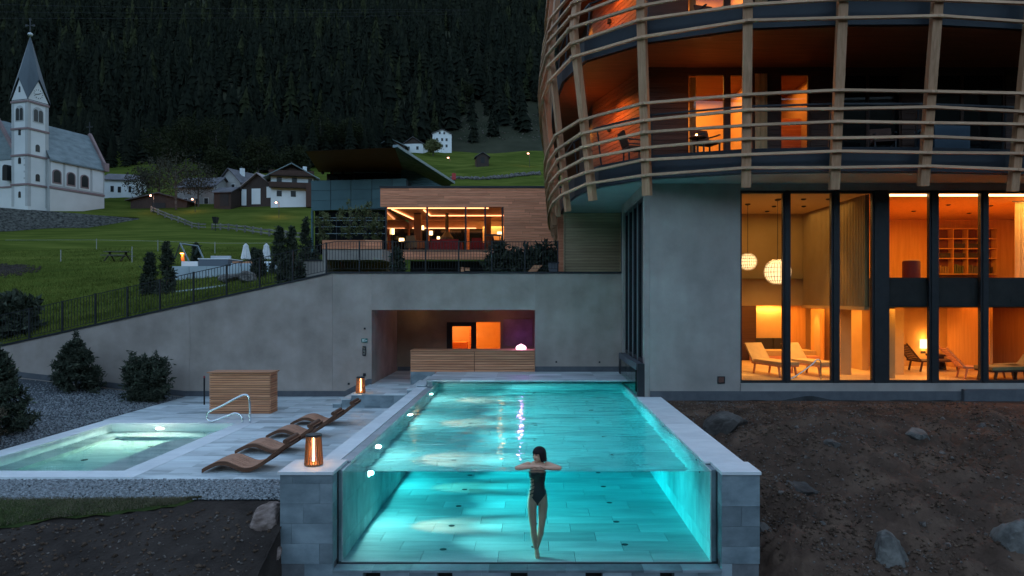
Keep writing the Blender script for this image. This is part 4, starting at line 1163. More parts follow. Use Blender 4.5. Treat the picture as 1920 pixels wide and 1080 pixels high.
# ------------------------------------------------------------------ hotel: balconies
OUT = [(17.5, 18.4), (13.8, 16.9), (11.5, 16.35), (9.2, 16.1), (7.1, 16.1), (5.08, 16.3), (2.84, 17.06), (1.60, 18.5), (1.0, 20.2), (.80, 22.1), (.72, 24.1), (.72, 26.1), (.78, 28.1), (.88, 30.1), (1.02, 32.1), (1.2, 34), (1.42, 36)]
NRM = []
for i in range(len(OUT)):
    a = Vector(OUT[max(i - 1, 0)]); c = Vector(OUT[min(i + 1, len(OUT) - 1)]); d = (c - a).normalized()
    NRM.append(Vector((-d.y, d.x)) if Vector((-d.y, d.x)).dot(Vector(OUT[i]) - Vector((9, 28))) > 0 else Vector((d.y, -d.x)))
LEAN = [.5, .5, .52, .55, .52, .50, .36, .62, .5, .45, .4, .36, .32, .3, .28, .25, .2]
def lat(i, z, off=0.0):
    s = (z - 5.35) / 4.35 if z < 9.7 else 1 - (z - 9.7) / 4.35
    p = Vector(OUT[i]) + NRM[i] * (LEAN[i] * s + off)
    return Vector((p.x, p.y, z))
for i in range(1, len(OUT)):
    zb = 5.18 + (.05 if i % 2 else -.03)
    b = MB(); nrm = (NRM[i].x, NRM[i].y, 0)
    wd = .215 if i < 9 else .17
    b.bar(lat(i, zb), lat(i, 9.72), wd, .15, nrm); b.bar(lat(i, 9.72), lat(i, 13.4), wd, .15, nrm)
    b.build('post', m_beam, ho)
ZR = [5.65, 5.99, 6.32, 6.66, 6.98, 7.36, 8.98, 9.36, 9.72, 10.08, 10.42, 10.8, 12.4, 12.8, 13.15]
for i in range(len(OUT) - 1):
    for k, z in enumerate(ZR):
        j1, j2 = (.02, -.015) if (i + k) % 2 else (-.015, .02)
        if i >= 8 and k % 1: continue
        p = lat(i, z + j1, .125); q = lat(i + 1, z + j2, .125)
        d = (q - p).normalized() * .07
        if i >= 9 and False: continue
        MB().bar(p - d, q + d, .085, .06).build('rail', m_rail, ho)
def ring_poly(z, inset, lo=0): return [tuple(lat(i, z, -inset).xy) for i in range(len(OUT))] + [(4, 37), (20, 37), (20, 20)]
for z0, z1, zs in ((5.62, 6.2, 6.0), (8.97, 9.52, 9.3), (12.3, 12.85, 12.6)):
    MB().prism(ring_poly(zs, .30), z0, z1).build('balcony_slab', m_navy, ho)
    MB().prism(ring_poly(zs, .38), z0 - .03, z0 - .002).build('soffit', m_soffit if z0 < 6 else m_litboard, ho)
# metal guard rail behind the lattice
for zf in (6.2, 9.52):
    for i in range(1, 12):
        p = lat(i, zf + 1.02, -.42); q = lat(i + 1, zf + 1.02, -.42)
        MB().bar(p, q, .05, .04).build('guard_rail', m_metal, ho)
        MB().bar(lat(i, zf, -.42), p, .04, .04, (1, 0, 0)).build('guard_post', m_metal, ho)
# inner walls
WL = [(2.8, 36), (2.1, 30), (1.75, 26), (1.95, 22.3), (3.1, 18.8)]
YB2 = 18.8
ops = [(wx(1288, YB2), wx(1361, YB2)), (wx(1367, YB2), wx(1414, YB2)), (wx(1462, YB2), wx(1519, YB2)), (wx(1566, YB2), wx(1690, YB2)), (wx(1748, YB2), wx(1885, YB2))]
m_room = mat('room_wall', (.55, .36, .2), (.62, .42, .24), .8, 2)
for s, (zf, zc_) in enumerate(((6.2, 8.94), (9.52, 12.26))):
    zt = zf + 2.58
    for a, c in zip(WL, WL[1:]):
        MB().seg(a, c, -.15, 0, zf, zc_).build('inner_wall', m_brown, ho)
    a, c = WL[3], WL[4]
    for k in range(21):
        z = zf + .01 + k * .13
        MB().seg(a, c, .002, .02 + RN.uniform(0, .004), z, z + .118).build('board', m_litboard, ho)
    xs_ = [3.1] + [v for o_ in ops for v in o_] + [17.5]
    for k in range(0, len(xs_), 2):
        if xs_[k + 1] - xs_[k] < .01: continue
        MB().box(xs_[k], xs_[k + 1], YB2, YB2 + .18, zf, zc_).build('inner_wall', m_brown, ho)
        if xs_[k + 1] - xs_[k] > .3 and s == 0:
            for j in range(19):
                z = zf + .01 + j * .145
                MB().box(xs_[k] + .003, xs_[k + 1] - .003, YB2 - .02 - RN.uniform(0, .004), YB2 - .002, z, z + .135).build('board', m_brown, ho)
    for k, (a, c) in enumerate(ops):
        MB().box(a, c, YB2, YB2 + .18, zt, zc_).build('inner_wall', m_brown, ho)
        f = MB(); f.box(a, a + .05, YB2 + .02, YB2 + .1, zf, zt); f.box(c - .05, c, YB2 + .02, YB2 + .1, zf, zt); f.box(a + .05, c - .05, YB2 + .02, YB2 + .1, zt - .05, zt); f.box(a + .05, c - .05, YB2 + .02, YB2 + .1, zf, zf + .05)
        if k == 3: f.box((a + c) / 2 - .04, (a + c) / 2 + .04, YB2 + .02, YB2 + .1, zf + .05, zt - .05)
        if k == 4: f.box(a + .8, a + .88, YB2 + .02, YB2 + .1, zf + .05, zt - .05)
        w_ = f.build('balcony_door', m_brown, ho)
        MB().box(a + .05, c - .05, YB2 + .05, YB2 + .065, zf + .05, zt - .05).build('pane', m_glass if k < 3 else m_dglass, w_)
    b = MB(); b.box(3.3, 8.0, 22.0, 22.1, zf, zc_); b.box(3.2, 3.3, YB2 + .3, 22.0, zf, zc_); b.box(8.0, 8.1, YB2 + .2, 22.0, zf, zc_); b.box(6.3, 6.36, YB2 + .2, 22.0, zf, zc_)
    b.build('room_wall', m_room, ho)
    MB().box(wx(1463, 20.5), wx(1520, 20.5), 20.4, 20.46, zf, zf + 1.75).build('room_divider', m_cedar, ho)
    area((4.7, 20.6, zc_ - .05), (0, 0, -1), 74, (1, .37, .06), 2.5, 2, ho)
    area((7.2, 20.3, zc_ - .05), (0, 0, -1), 14, (1, .34, .05), 1, 1.5, ho)
    # wall lamp on the lit side wall
    lx, ly = 2.39, 20.96
    lamp = MB().box(lx - .12, lx - .02, ly - .06, ly + .06, zf + 1.5, zf + 1.62).build('wall_lamp', m_black, ho)
    spot((1.75, 20.1, zf + 2.2), (.8, 0, -1), 62, ORANGE, 120, .9, .06, ho)
    point((1.75, 21.0, zf + 1.7), 7, ORANGE, .08, ho)
    point((4.4, 17.9, zf + 1.6), 4, ORANGE, .1, ho)
    spot((1.3, 23.6, zf + 2.2), (.5, -.4, -1), 34, ORANGE, 120, .8, .06, ho)
    for xa in ((wx(1290, 19.2), wx(1303, 19.2)), (wx(1416, 18.72), wx(1440, 18.72))):
        V = []; Fc = []; yy = 19.05 if xa[0] < 5 else 18.74
        for k in range(25):
            x = xa[0] + (xa[1] - xa[0]) * k / 24
            V += [(x, yy + .03 * math.sin(k * 1.9), zf + .02), (x, yy + .03 * math.sin(k * 1.9), zt - .03)]
            if k: Fc.append((2 * k - 2, 2 * k, 2 * k + 1, 2 * k - 1))
        o = MB().add(V, Fc).build('curtain', m_curt)
        tag(o, ('curtain' if xa[0] < 5 else 'striped curtain') + (' hanging inside the wide lit door of the %s balcony' if xa[0] < 5 else ' right of the lit doors of the %s balcony') % (('lower', 'upper')[s]), 'curtain')
# balcony furniture
def chair(c, rz, lb):
    t = thing('balcony_chair', lb, 'chair', c, 'chairs on the balconies', rz)
    MB().box(-.26, .26, -.25, .25, .40, .46).build('seat', m_brown, t, local=True)
    MB().hexa([(-.26, .22, .48), (.26, .22, .48), (.26, .26, .48), (-.26, .26, .48), (-.26, .36, .86), (.26, .36, .86), (.26, .40, .86), (-.26, .40, .86)]).build('backrest', m_brown, t, local=True)
    for x in (-.24, .24):
        for y_ in (-.22, .22): MB().bar((x, y_, 0), (x, y_, .40), .035, .035).build('leg', m_metal, t, local=True)
        MB().bar((x, -.24, .62), (x, .28, .64), .04, .03).build('armrest', m_metal, t, local=True)
    return t
chair((wx(1326, 17.8), 17.85, 6.202), rad(20), 'armchair in front of the lit lower balcony door')
chair((wx(1190, 18.4), 18.5, 6.202), rad(100), 'dark chair on the lower balcony by the orange side wall')
chair((wx(1660, 17.6), 17.7, 6.202), rad(-15), 'grey armchair on the dark right part of the lower balcony')
chair((wx(1332, 17.8), 17.85, 9.522), rad(15), 'armchair in front of the lit upper balcony door')
tb = thing('balcony_table', 'small round table on the lower balcony with a candle', 'table', (wx(1308, 17.3), 17.3, 6.202))
xt = wx(1308, 17.3)
MB().disc((xt, 17.3, 6.64), .22, 'z', 16, .02).build('table_top', m_brown, tb); MB().tube([(xt, 17.3, 6.2), (xt, 17.3, 6.64)], .03, 8).build('stem', m_metal, tb)
cn = thing('candle', 'small burning candle on the balcony table', 'candle', (wx(1306, 17.2), 17.2, 6.662))
MB().lathe([(.025, 0), (.025, .05)], 10, (wx(1306, 17.2), 17.2, 6.662)).build('holder', emis('candle_glow', (1, .5, .12), 25), cn)
point((wx(1306, 17.0), 17.0, 6.78), 2.2, (1, .5, .15), .03, cn)
tbx = thing('balcony_tub', 'dark blue square tub with a pale rim on the right of the lower balcony', 'tub', (wx(1780, 17.8), 17.8, 6.202))
m_tub = mat('tub_blue', (.02, .045, .07), None, .4)
MB().box(wx(1746, 17.6), wx(1812, 17.6), 17.45, 18.3, 6.202, 7.0).build('body', m_tub, tbx); MB().box(wx(1744, 17.6), wx(1814, 17.6), 17.43, 18.32, 7.002, 7.06).build('rim', mat('tub_rim', (.2, .3, .35), None, .4), tbx)
# wood wall under the overhang
wwp = thing('timber_wall', 'weathered horizontal timber wall under the balcony overhang', 'wall', (2.1, 24, 3.3))
MB().box(1.10, 3.06, 24.02, 24.15, 3.25, 5.58).build('core', m_brown, wwp)
for k in range(22):
    z = 3.27 + k * .105
    MB().box(1.12, 3.06, 23.985 - RN.uniform(0, .006), 24.018, z, z + .094).build('board', m_larch_dk, wwp)
for x in (1.085, 3.065): MB().box(x - .02, x + .02, 23.96, 24.05, 3.25, 5.58).build('edge_batten', m_larch_dk, wwp)
# ------------------------------------------------------------------ larch pavilion with the lit lounge
pv = thing('pavilion', 'flat roofed larch clad pavilion with a lit glazed lounge', 'building', (-4, 42, 3.3))
YP = 42.0
vx0, vx1 = wx(713, YP), 6.0
wx0, wx1 = wx(722, YP), wx(943, YP)
zf, zt, zr = wz(468, YP), wz(388, YP), wz(352.5, YP)
def boards(parent, x0, x1, z0, z1, y_, m, h=.16, lmin=1.6, lmax=4.2, name='board', th=.03):
    z = z0
    while z < z1 - .03:
        z2 = min(z + h, z1); x = x0; first = True
        while x < x1 - .02:
            x2 = x + RN.uniform(lmin, lmax) * (.6 if first else 1); first = False
            if x1 - x2 < .7: x2 = x1
            MB().box(x + .004, x2 - .004, y_ - RN.uniform(0, .008), y_ + th, z + .006, z2 - .006).build(name, m, parent); x = x2
        z = z2
boards(pv, vx0, vx1, zt, zr, YP, m_cedar, .168)
boards(pv, wx1 + .05, vx1, zf - 1.9, zt, YP, m_cedar, .168)
MB().box(vx0 - .05, vx1, YP - .05, 50.2, zr + .002, zr + .12).build('roof', m_metal, pv)
MB().box(vx0 + .03, vx1, YP + .035, YP + .2, zt, zr).build('wall', m_brown, pv)
MB().box(wx1 + .055, vx1, YP + .035, YP + .2, 3.0, zt - .002).build('wall', m_brown, pv)
MB().box(vx0 + .1, vx1, YP + .21, 50, zr - .35, zr).build('roof_slab', m_brown, pv)
m_lfl = mat('lounge_floor', (.16, .08, .04), (.22, .11, .06), .5, 2)
m_lceil = mat('lounge_ceiling', (.42, .22, .11), (.5, .28, .14), .7, 2)
MB().box(vx0, vx1, YP, 50, zf - .12, zf - .002).build('floor', m_lfl, pv)
MB().box(wx0, wx1, YP + .21, 50, zt + .02, zt + .1).build('ceiling', m_lceil, pv)
MB().box(wx1 + .06, wx1 + .2, YP + .21, 50, zf, zt).build('inner_wall', m_lceil, pv)
# back windows and posts
MB().box(wx0, wx1, 49.9, 50.0, zt - .55, zt).build('back_lintel', m_lceil, pv)
for x in np.linspace(wx0, wx1, 6): MB().box(x - .1, x + .1, 49.8, 49.9, zf, zt - .55).build('back_post', m_larch, pv)
MB().box(wx0, wx1, 49.93, 49.97, zf, zt - .56).build('back_pane', m_dglass, pv)
px_ = [722, 727, 801, 873, 909, 943]
for p in (723.5, 800.5, 873, 909.5, 942): MB().box(wx(p, YP) - .05, wx(p, YP) + .05, YP + .02, YP + .2, zf, zt).build('mullion', m_metal, pv)
for a, c in ((724, 760), (760, 800), (801, 837), (837, 872.5), (873.5, 909), (910, 941)): MB().box(wx(a, YP) + .01, wx(c, YP) - .01, YP + .1, YP + .12, zf + .02, zt - .06).build('pane', m_glass, pv)
MB().box(wx(910, YP) + .03, wx(941, YP) - .03, YP + .02, YP + .2, zf + .85, zf + .95).build('transom', m_metal, pv)
m_led = emis('led_orange', (1, .36, .15), 2.2)
MB().box(wx0 + .1, wx1 - .9, YP + .25, YP + .32, zt - .07, zt - .01).build('light_strip', m_led, pv)
MB().bar((wx0 + .3, YP + .6, zt - .06), (wx(775, 48), 48, zt - .06), .10, .05).build('light_strip', m_led, pv)
MB().bar((wx(795, 43), 43, zt - .06), (wx(807, 46), 46, zt - .06), .10, .05).build('light_strip', m_led, pv)
MB().bar((wx(807, 46), 46, zt - .06), (wx1 - .1, 46, zt - .06), .10, .05).build('light_strip', m_led, pv)
MB().bar((wx0 + .3, 49.75, zt - .52), (wx1 - 2.3, 49.75, zt - .52), .08, .05).build('light_strip', m_led, pv)
MB().box(wx0 - .02, wx0 + .02, YP + .3, 49.9, zf, zt - .1).build('side_pane', m_dglass, pv)
MB().box(-3.3, -2.9, 46.5, 46.9, zf, zt).build('lounge_column', m_brown, pv)
MB().box(wx(776, 45), wx(789, 45), 45, 45.4, zf, zt).build('lounge_column', m_brown, pv)
MB().box(-3.6, wx1, 48.6, 48.7, zf, zt - .5).build('alcove_wall', m_orwall, pv)
area((-5.5, 45.5, zt - .1), (0, 0, -1), 70, (1, .34, .06), 6, 5, pv)
area((-2.9, 48.2, zt - .2), (0, .6, -1), 26, (1, .5, .16), 2, .3, pv)
# lower storey
lowz0 = 3.2
boards(pv, vx0, wx(925, YP), wz(487, YP), zf - .13, YP - .2, m_cedar, .16)
MB().box(vx0 + .03, wx(925, YP), YP - .165, YP - .01, wz(487, YP), zf - .125).build('band', m_brown, pv)
boards(pv, vx0, wx(760, YP), lowz0, wz(487, YP) - .004, YP - .2, m_larch, .16)
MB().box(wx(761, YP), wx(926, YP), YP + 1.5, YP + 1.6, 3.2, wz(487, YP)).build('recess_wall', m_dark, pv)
MB().box(wx(925, YP), 6, YP - .2, YP - .01, 3.0, zf - .13).build('wall', m_plaster2, pv)
# lounge furniture
def floor_lamp(px, py, Y, r, h, lb, stand=True):
    x, z = wx(px, Y), wz(py, Y)
    t = thing('lounge_lamp', lb, 'lamp', (x, Y, zf), 'shaded lamps in the pavilion lounge')
    MB().lathe([(r, -h / 2), (r * .96, h / 2)], 16, (x, Y, z)).build('shade', m_shade, t)
    MB().tube([(x, Y, zf), (x, Y, z - h / 2)], .025, 6).build('stand', m_black, t)
    MB().lathe([(.15, 0), (.15, .03)], 12, (x, Y, zf)).build('foot', m_black, t)
floor_lamp(735, 434, 44, .16, .36, 'tall shaded lamp at the left end of the pavilion lounge')
floor_lamp(753, 450, 43.6, .17, .22, 'left of two low lamps behind the tan armchair')
floor_lamp(770, 450, 43.6, .15, .2, 'right of two low lamps behind the tan armchair')
floor_lamp(792, 427, 46, .11, .28, 'lamp beside the brown column of the lounge')
floor_lamp(808, 437, 45, .12, .26, 'lamp just right of the second dark mullion')
floor_lamp(822, 446, 47, .1, .18, 'small lamp on the far side of the red sofa')
floor_lamp(937, 438, 44.5, .17, .24, 'lamp above the dark armchair at the right end of the lounge')
sf = thing('sofa', 'long dark red sofa seen from behind in the pavilion lounge', 'sofa', (-5.4, 44, zf))
m_red = mat('red_fabric', (.11, .008, .012), (.16, .012, .018), .9, 6)
s0, s1 = wx(806, 43.5), wx(862, 43.5)
MB().hexa([(s0, 43.4, zf + .05), (s1, 43.4, zf + .05), (s1, 43.75, zf + .05), (s0, 43.75, zf + .05), (s0 + .1, 43.6, zf + .78), (s1 - .12, 43.6, zf + .78), (s1 - .12, 43.8, zf + .78), (s0 + .1, 43.8, zf + .78)]).build('backrest', m_red, sf)
MB().box(s0, s1, 43.76, 44.6, zf + .05, zf + .42).build('seat', m_red, sf)
for a in (s0 - .12, s1): MB().box(a, a + .12, 43.5, 44.6, zf + .05, zf + .6).build('arm', m_red, sf)
hood = thing('fireplace', 'black hanging fireplace hood with a flue behind the red sofa', 'fireplace', (wx(838, 45), 45, zf))
MB().lathe([(.45, .85), (.42, 1.0), (.12, 1.4), (.11, 2.6)], 16, (wx(838, 45), 45, zf)).build('hood', m_black, hood)
MB().lathe([(.5, 0), (.5, .3)], 16, (wx(838, 45), 45, zf)).build('hearth', m_black, hood)
def armchair(px, Y, wd, m, lb, rz=0):
    t = thing('armchair', lb, 'armchair', (wx(px, Y), Y, zf), None, rz)
    MB().box(-wd / 2, wd / 2, -.35, .35, .18, .45).build('seat', m, t, local=True)
    MB().hexa([(-wd / 2, .25, .3), (wd / 2, .25, .3), (wd / 2, .4, .3), (-wd / 2, .4, .3), (-wd / 2 + .05, .35, .95), (wd / 2 - .05, .35, .95), (wd / 2 - .05, .45, .95), (-wd / 2 + .05, .45, .95)]).build('backrest', m, t, local=True)
    for s in (-1, 1): MB().box(min(s * wd / 2, s * (wd / 2 + .1)), max(s * wd / 2, s * (wd / 2 + .1)), -.35, .4, .18, .65).build('arm', m, t, local=True)
    for x in (-.3, .3):
        for y_ in (-.3, .3): MB().box(x - .025, x + .025, y_ - .025, y_ + .025, .0, .18).build('leg', m_black, t, local=True)
armchair(778, 43.3, .8, mat('tan_leather', (.22, .11, .05), None, .6), 'tan armchair at the left of the lit lounge', 2.6)
armchair(931, 43.4, .8, m_brown, 'dark armchair at the right end of the lit lounge', 2.0)
armchair(896, 45, .7, m_red, 'dark red armchair right of the long sofa', 3.0)
top('round_table', MB().lathe([(.25, 0), (.04, .04), (.04, .55), (.38, .56), (.38, .6)], 16, (wx(761, 43.2), 43.2, zf)), m_black, 'small dark table between the lounge armchair and the window', 'table')

# ------------------------------------------------------------------ dark blue hall with the sloping brown roof
hl = thing('hall', 'blue grey metal clad hall under a big leaning brown roof', 'building', (-12, 58, 6))
YH = 58.0
m_panel = mat('blue_panel', (.05, .105, .118), (.072, .14, .155), .5, .4, 5, rnd=.08, spec=.3)
m_roofund = wood('roof_soffit', (.17, .058, .032), (.26, .09, .048), 'x', .1)
m_slate = mat('slate', (.14, .13, .135), (.25, .235, .24), .8, .8, 8, (3, 3, 3), bump=.4, bsc=8)
m_edge = mat('roof_edge', (.16, .2, .21), None, .45, metal=.4)
hx0 = wx(583, YH)
def hz(py): return wz(py, YH)
def hx(px): return wx(px, YH)
cols = [583, 620, 658, 697, 735, 762]
tops = [338.5, 338, 337, 336, 335.2, 334.7]; bots = [395, 394, 392.7, 391.4, 390.3, 389.5]
for i in range(5):
    for j in range(3):
        zs = []
        for k in (i, i + 1):
            t0 = bots[k] + (tops[k] - bots[k]) * (j / 3 + .004); t1 = bots[k] + (tops[k] - bots[k]) * ((j + 1) / 3 - .004)
            zs.append((hz(t0), hz(t1)))
        a, c = hx(cols[i]) + .025, hx(cols[i + 1]) - .025
        MB().hexa([(a, YH, zs[0][0]), (c, YH, zs[1][0]), (c, YH + .05, zs[1][0]), (a, YH + .05, zs[0][0]), (a, YH, zs[0][1]), (c, YH, zs[1][1]), (c, YH + .05, zs[1][1]), (a, YH + .05, zs[0][1])]).build('panel', m_panel, hl)
MB().box(hx(583.3), hx(765), YH + .06, YH + 8, hz(393), hz(338.8)).build('wall', m_metal, hl)
MB().box(hx(583), hx(586), YH + .01, YH + .3, 3, hz(395)).build('corner_post', m_panel, hl)
MB().box(hx(587), hx(730), YH + .5, YH + .6, 3, hz(394)).build('glass_wall', m_dglass, hl)
for k, py in enumerate((407, 412, 424, 437)): MB().box(hx(588), hx(724), YH + .46, YH + .495, hz(py) - .03, hz(py) + .03).build('glazing_rail', m_edge, hl)
for p in (603, 628, 655, 684, 708): MB().box(hx(p) - .03, hx(p) + .03, YH + .47, YH + .494, 3, hz(395) - .1).build('glazing_bar', m_metal, hl)
# set back clerestory
MB().box(hx(596), hx(752), YH + 2.5, YH + 2.7, hz(345), hz(316)).build('clerestory_wall', m_brown, hl)
for a, c in ((666, 685), (687, 704), (706, 724), (618, 634), (641, 660)): MB().box(wx(a, 60.4), wx(c, 60.4), 60.38, 60.45, wz(337, 60.4), wz(326, 60.4)).build('clerestory_window', m_dglass, hl)
MB().box(wx(664, 60), wx(726, 60), 59.6, 60.3, wz(325.5, 60), wz(324, 60)).build('canopy', m_edge, hl)
for p in (605, 622, 643, 662, 739): MB().disc((wx(p, 59.9), 59.85, wz(324, 59.9)), .14, 'y', 10, .1).build('soffit_lamp', m_brown, hl)
# leaning roof: brown underside facing the camera, slate slope on the right
A0 = (wx(598, 60.4), 60.4, wz(323, 60.4)); A1 = (wx(757, 60.3), 60.3, wz(323.5, 60.3))
B0 = (wx(573, 54), 54, wz(284, 54)); B1 = (wx(740, 53.5), 53.5, wz(277, 53.5))
C0 = (B0[0] - 1, 74, B0[2] + 1.0); C1 = (B1[0] + 4, 74, B1[2] + .3)
MB().hexa([B0, B1, A1, A0, tuple(np.add(B0, (0, .3, .06))), tuple(np.add(B1, (0, .3, .06))), tuple(np.add(A1, (0, .3, .06))), tuple(np.add(A0, (0, .3, .06)))]).build('roof_soffit', m_roofund, hl)
D1 = (wx(845, 62), 62, wz(345, 62)); D0 = (wx(757, 60.6), 60.6, wz(325, 60.6))
# side roof face
MB().add([B1, D1, D0, A1, tuple(np.add(B1, (.1, .3, 0))), tuple(np.add(D1, (0, .4, 0))), tuple(np.add(D0, (0, .4, 0))), tuple(np.add(A1, (0, .4, 0)))],
         [(0, 1, 2, 3), (7, 6, 5, 4), (0, 4, 5, 1), (1, 5, 6, 2), (2, 6, 7, 3), (3, 7, 4, 0)]).build('side_slope', m_slate, hl)
MB().bar(tuple(np.add(B1, (.05, -.05, .12))), tuple(np.add(D1, (.2, -.05, .1))), .45, .22).build('roof_edge', m_edge, hl)
MB().add([tuple(np.add(B0, (0, .25, .08))), tuple(np.add(B1, (0, .25, .08))), (D1[0], D1[1], D1[2] + .2), (D1[0] - 2, 76, D1[2] - 1), (B0[0], 76, hz(338))], [(0, 1, 2, 3, 4)]).build('roof', m_slate, hl)
b = MB()
for k in range(9):
    z0 = wz(352, 60) + .20 * k; e = wx(833, 60) - (wx(833, 60) - wx(757, 60)) * (k / 9) * .97
    b = MB(); e2 = wx(833, 60) - (wx(833, 60) - wx(757, 60)) * ((k + 1) / 9) * .97
    b.hexa([(wx(754, 60), 59.5, z0 + .01), (e, 59.5, z0 + .01), (e, 59.6, z0 + .01), (wx(754, 60), 59.6, z0 + .01), (wx(754, 60), 59.5, z0 + .19), (e2, 59.5, z0 + .19), (e2, 59.6, z0 + .19), (wx(754, 60), 59.6, z0 + .19)]); b.build('corrugated_board', m_panel, hl)
# tan bushes before the glass
# ------------------------------------------------------------------ low terrace building
tr = thing('terrace_building', 'low concrete garden building with larch parapet on the left of the pavilion', 'building', (-9, 34, 3.2))
YT = 34.0
tx0, tx1 = wx(604, YT), wx(716, YT)
boards(tr, tx0, tx1, wz(467, YT), wz(450, YT), YT, m_cedar, .15)
MB().box(tx0, tx1, YT + .035, YT + .4, wz(467, YT), wz(450, YT) - .004).build('parapet', m_brown, tr)
MB().box(tx0, tx1, YT + .05, YT + 4, wz(487, YT), wz(467, YT) - .004).build('fascia', m_plaster2, tr)
MB().box(tx0, wx(611, YT), YT + .05, YT + 4, 2.8, wz(487, YT) - .004).build('pier', m_plaster2, tr)
MB().box(wx(611, YT) + .005, tx1, YT + 2.5, YT + 2.7, 2.8, wz(487, YT) - .004).build('recess_wall', m_recess, tr)
# ramp wall going down to the left
pts_ = [(wx(604, YT), wz(489, YT)), (wx(566, YT), wz(489, YT)), (wx(478, YT), wz(540, YT)), (wx(478, YT), 2.4), (wx(604, YT), 2.4)]
MB().prism(pts_, YT, YT + .3, 0, 'y').build('ramp_wall', m_plaster2, tr)
MB().bar((wx(604, YT), YT + .15, wz(488, YT)), (wx(566, YT), YT + .15, wz(488, YT)), .4, .06).build('wall_cap', m_metal, tr)
MB().bar((wx(566, YT), YT + .15, wz(488, YT)), (wx(478, YT), YT + .15, wz(539, YT)), .4, .06).build('wall_cap', m_metal, tr)

# ------------------------------------------------------------------ garden terrace with hot tub and parasols
def gpt(px, Y, dz=0): return (wx(px, Y), Y, hgt(wx(px, Y), Y) + dz)
gt = thing('garden_terrace', 'pale low walled garden terrace on the meadow behind the railing', 'terrace', (wx(420, 35), 35, 3.5))
m_pale = mat('pale_render', (.36, .42, .45), (.46, .52, .55), .8, 1, 4)
tz = wz(499, 35)
for k in range(6):
    a = wx(322 + k * 32.5, 35); c = wx(322 + (k + 1) * 32.5, 35)
    MB().box(a + .01, c - .01, 35, 35.3, 2.9, tz).build('wall_panel', m_pale, gt)
MB().box(wx(322, 35), wx(517, 35), 35.31, 39.5, tz - .4, tz - .03).build('floor', m_deck, gt)
tubx = thing('hot_tub', 'square grey hot tub with a pale raised cover on the garden terrace', 'hot tub', (wx(400, 36.5), 36.5, tz))
MB().box(wx(372, 36), wx(427, 36), 36, 37.8, tz - .03, wz(486, 36)).build('shell', mat('tub_grey', (.10, .12, .14), None, .6), tubx)
MB().box(wx(371, 36), wx(428, 36), 35.98, 37.85, wz(486, 36), wz(484.5, 36)).build('rim', m_white, tubx)
MB().box(wx(394, 37.8), wx(431, 37.8), 37.86, 37.98, wz(494, 37.8), wz(479.5, 37.8)).build('cover', m_pale, tubx)
top('planter', MB().box(wx(340, 36), wx(371, 36), 36, 36.6, tz - .03, wz(490, 36)), m_white, 'white rendered block beside the grey hot tub', 'planter')
gl = thing('garden_lamp', 'small cylindrical orange garden lamp on the white block', 'lamp', (wx(343, 36.3), 36.3, wz(490, 36)))
xg = wx(343, 36.3)
MB().tube([(xg, 36.3, wz(490, 36)), (xg, 36.3, wz(476, 36.3))], .09, 12).build('housing', mat('lamp_copper', (.5, .18, .05), None, .5), gl)
MB().tube([(xg, 36.2, wz(476, 36.3)), (xg, 36.2, wz(475, 36.3))], .085, 12).build('glow', emis('garden_glow', (1, .4, .1), 10), gl)
point((xg, 36.1, wz(478.5, 36.3)), 6, ORANGE, .05, gl)
sw = thing('swing_frame', 'grey tubular swing frame on the garden terrace', 'swing', (wx(355, 37.5), 37.5, tz))
Ya, Yc = 37.3, 38.3
for p, q in (((338, 456.5, Ya), (358, 488, Ya - .6)), ((338, 456.5, Ya), (328, 474, Ya + .9)), ((371, 461.5, Yc), (386, 485, Yc - .6)), ((371, 461.5, Yc), (362, 478, Yc + .8)), ((338, 456.5, Ya), (371, 461.5, Yc))):
    MB().tube([(wx(p[0], p[2]), p[2], wz(p[1], p[2])), (wx(q[0], q[2]), q[2], wz(q[1], q[2]) - (.3 if q[1] != 461.5 else 0))], .045, 8).build('beam' if q[1] == 461.5 else 'leg', m_edge, sw)
m_canvas = mat('parasol_canvas', (.62, .62, .60), (.72, .72, .70), .8, 6)
def parasol(px, Y, lb, h=1.62):
    x = wx(px, Y); zt_ = wz(455, Y)
    t = thing('parasol', lb, 'parasol', (x, Y, tz), 'closed white parasols on the garden terrace')
    prof = [(.20, 0), (.23, .06), (.17, .42), (.12, .7), (.13, .74), (.04, .86), (.012, .9)]
    b = MB(); n = 16; vs = []
    for r, z in prof:
        for k in range(n): 
            rr = r * (1.15 if k % 2 else .75); a = 2 * math.pi * k / n
            vs.append((x + rr * math.cos(a), Y + rr * math.sin(a), zt_ - .92 + z + (.05 if (k % 4 == 0 and z == 0) else 0)))
    fs = [(i * n + k, i * n + (k + 1) % n, (i + 1) * n + (k + 1) % n, (i + 1) * n + k) for i in range(len(prof) - 1) for k in range(n)]
    b.add(vs, fs + [tuple(range(n))[::-1]]).build('canopy', m_canvas, t)
    MB().tube([(x, Y, tz - .03), (x, Y, zt_ + .02)], .022, 6).build('pole', m_metal, t)
    MB().box(x - .25, x + .25, Y - .25, Y + .25, tz - .03, tz + .05).build('base', m_metal, t)
parasol(461, 38, 'closed white parasol, the left one, beside the hot tub cover'); parasol(499.5, 38, 'closed white parasol, the right one, beside the dark conifer')
for k, (a, c, lb) in enumerate(((436, 452, 'left'), (456, 478, 'middle'), (484, 512, 'right'))):
    t = thing('garden_sofa', '%s cushioned seat on the garden terrace under the parasols' % lb, 'seat', (wx(a, 36.5), 36.5, tz))
    MB().box(wx(a, 36.2), wx(c, 36.2), 36.0, 36.7, tz - .03, tz + .2).build('base', m_pale, t); MB().box(wx(a + 2, 36.2), wx(c - 2, 36.2), 36.05, 36.6, tz + .202, tz + .3).build('cushion', m_larch if k < 2 else m_white, t)
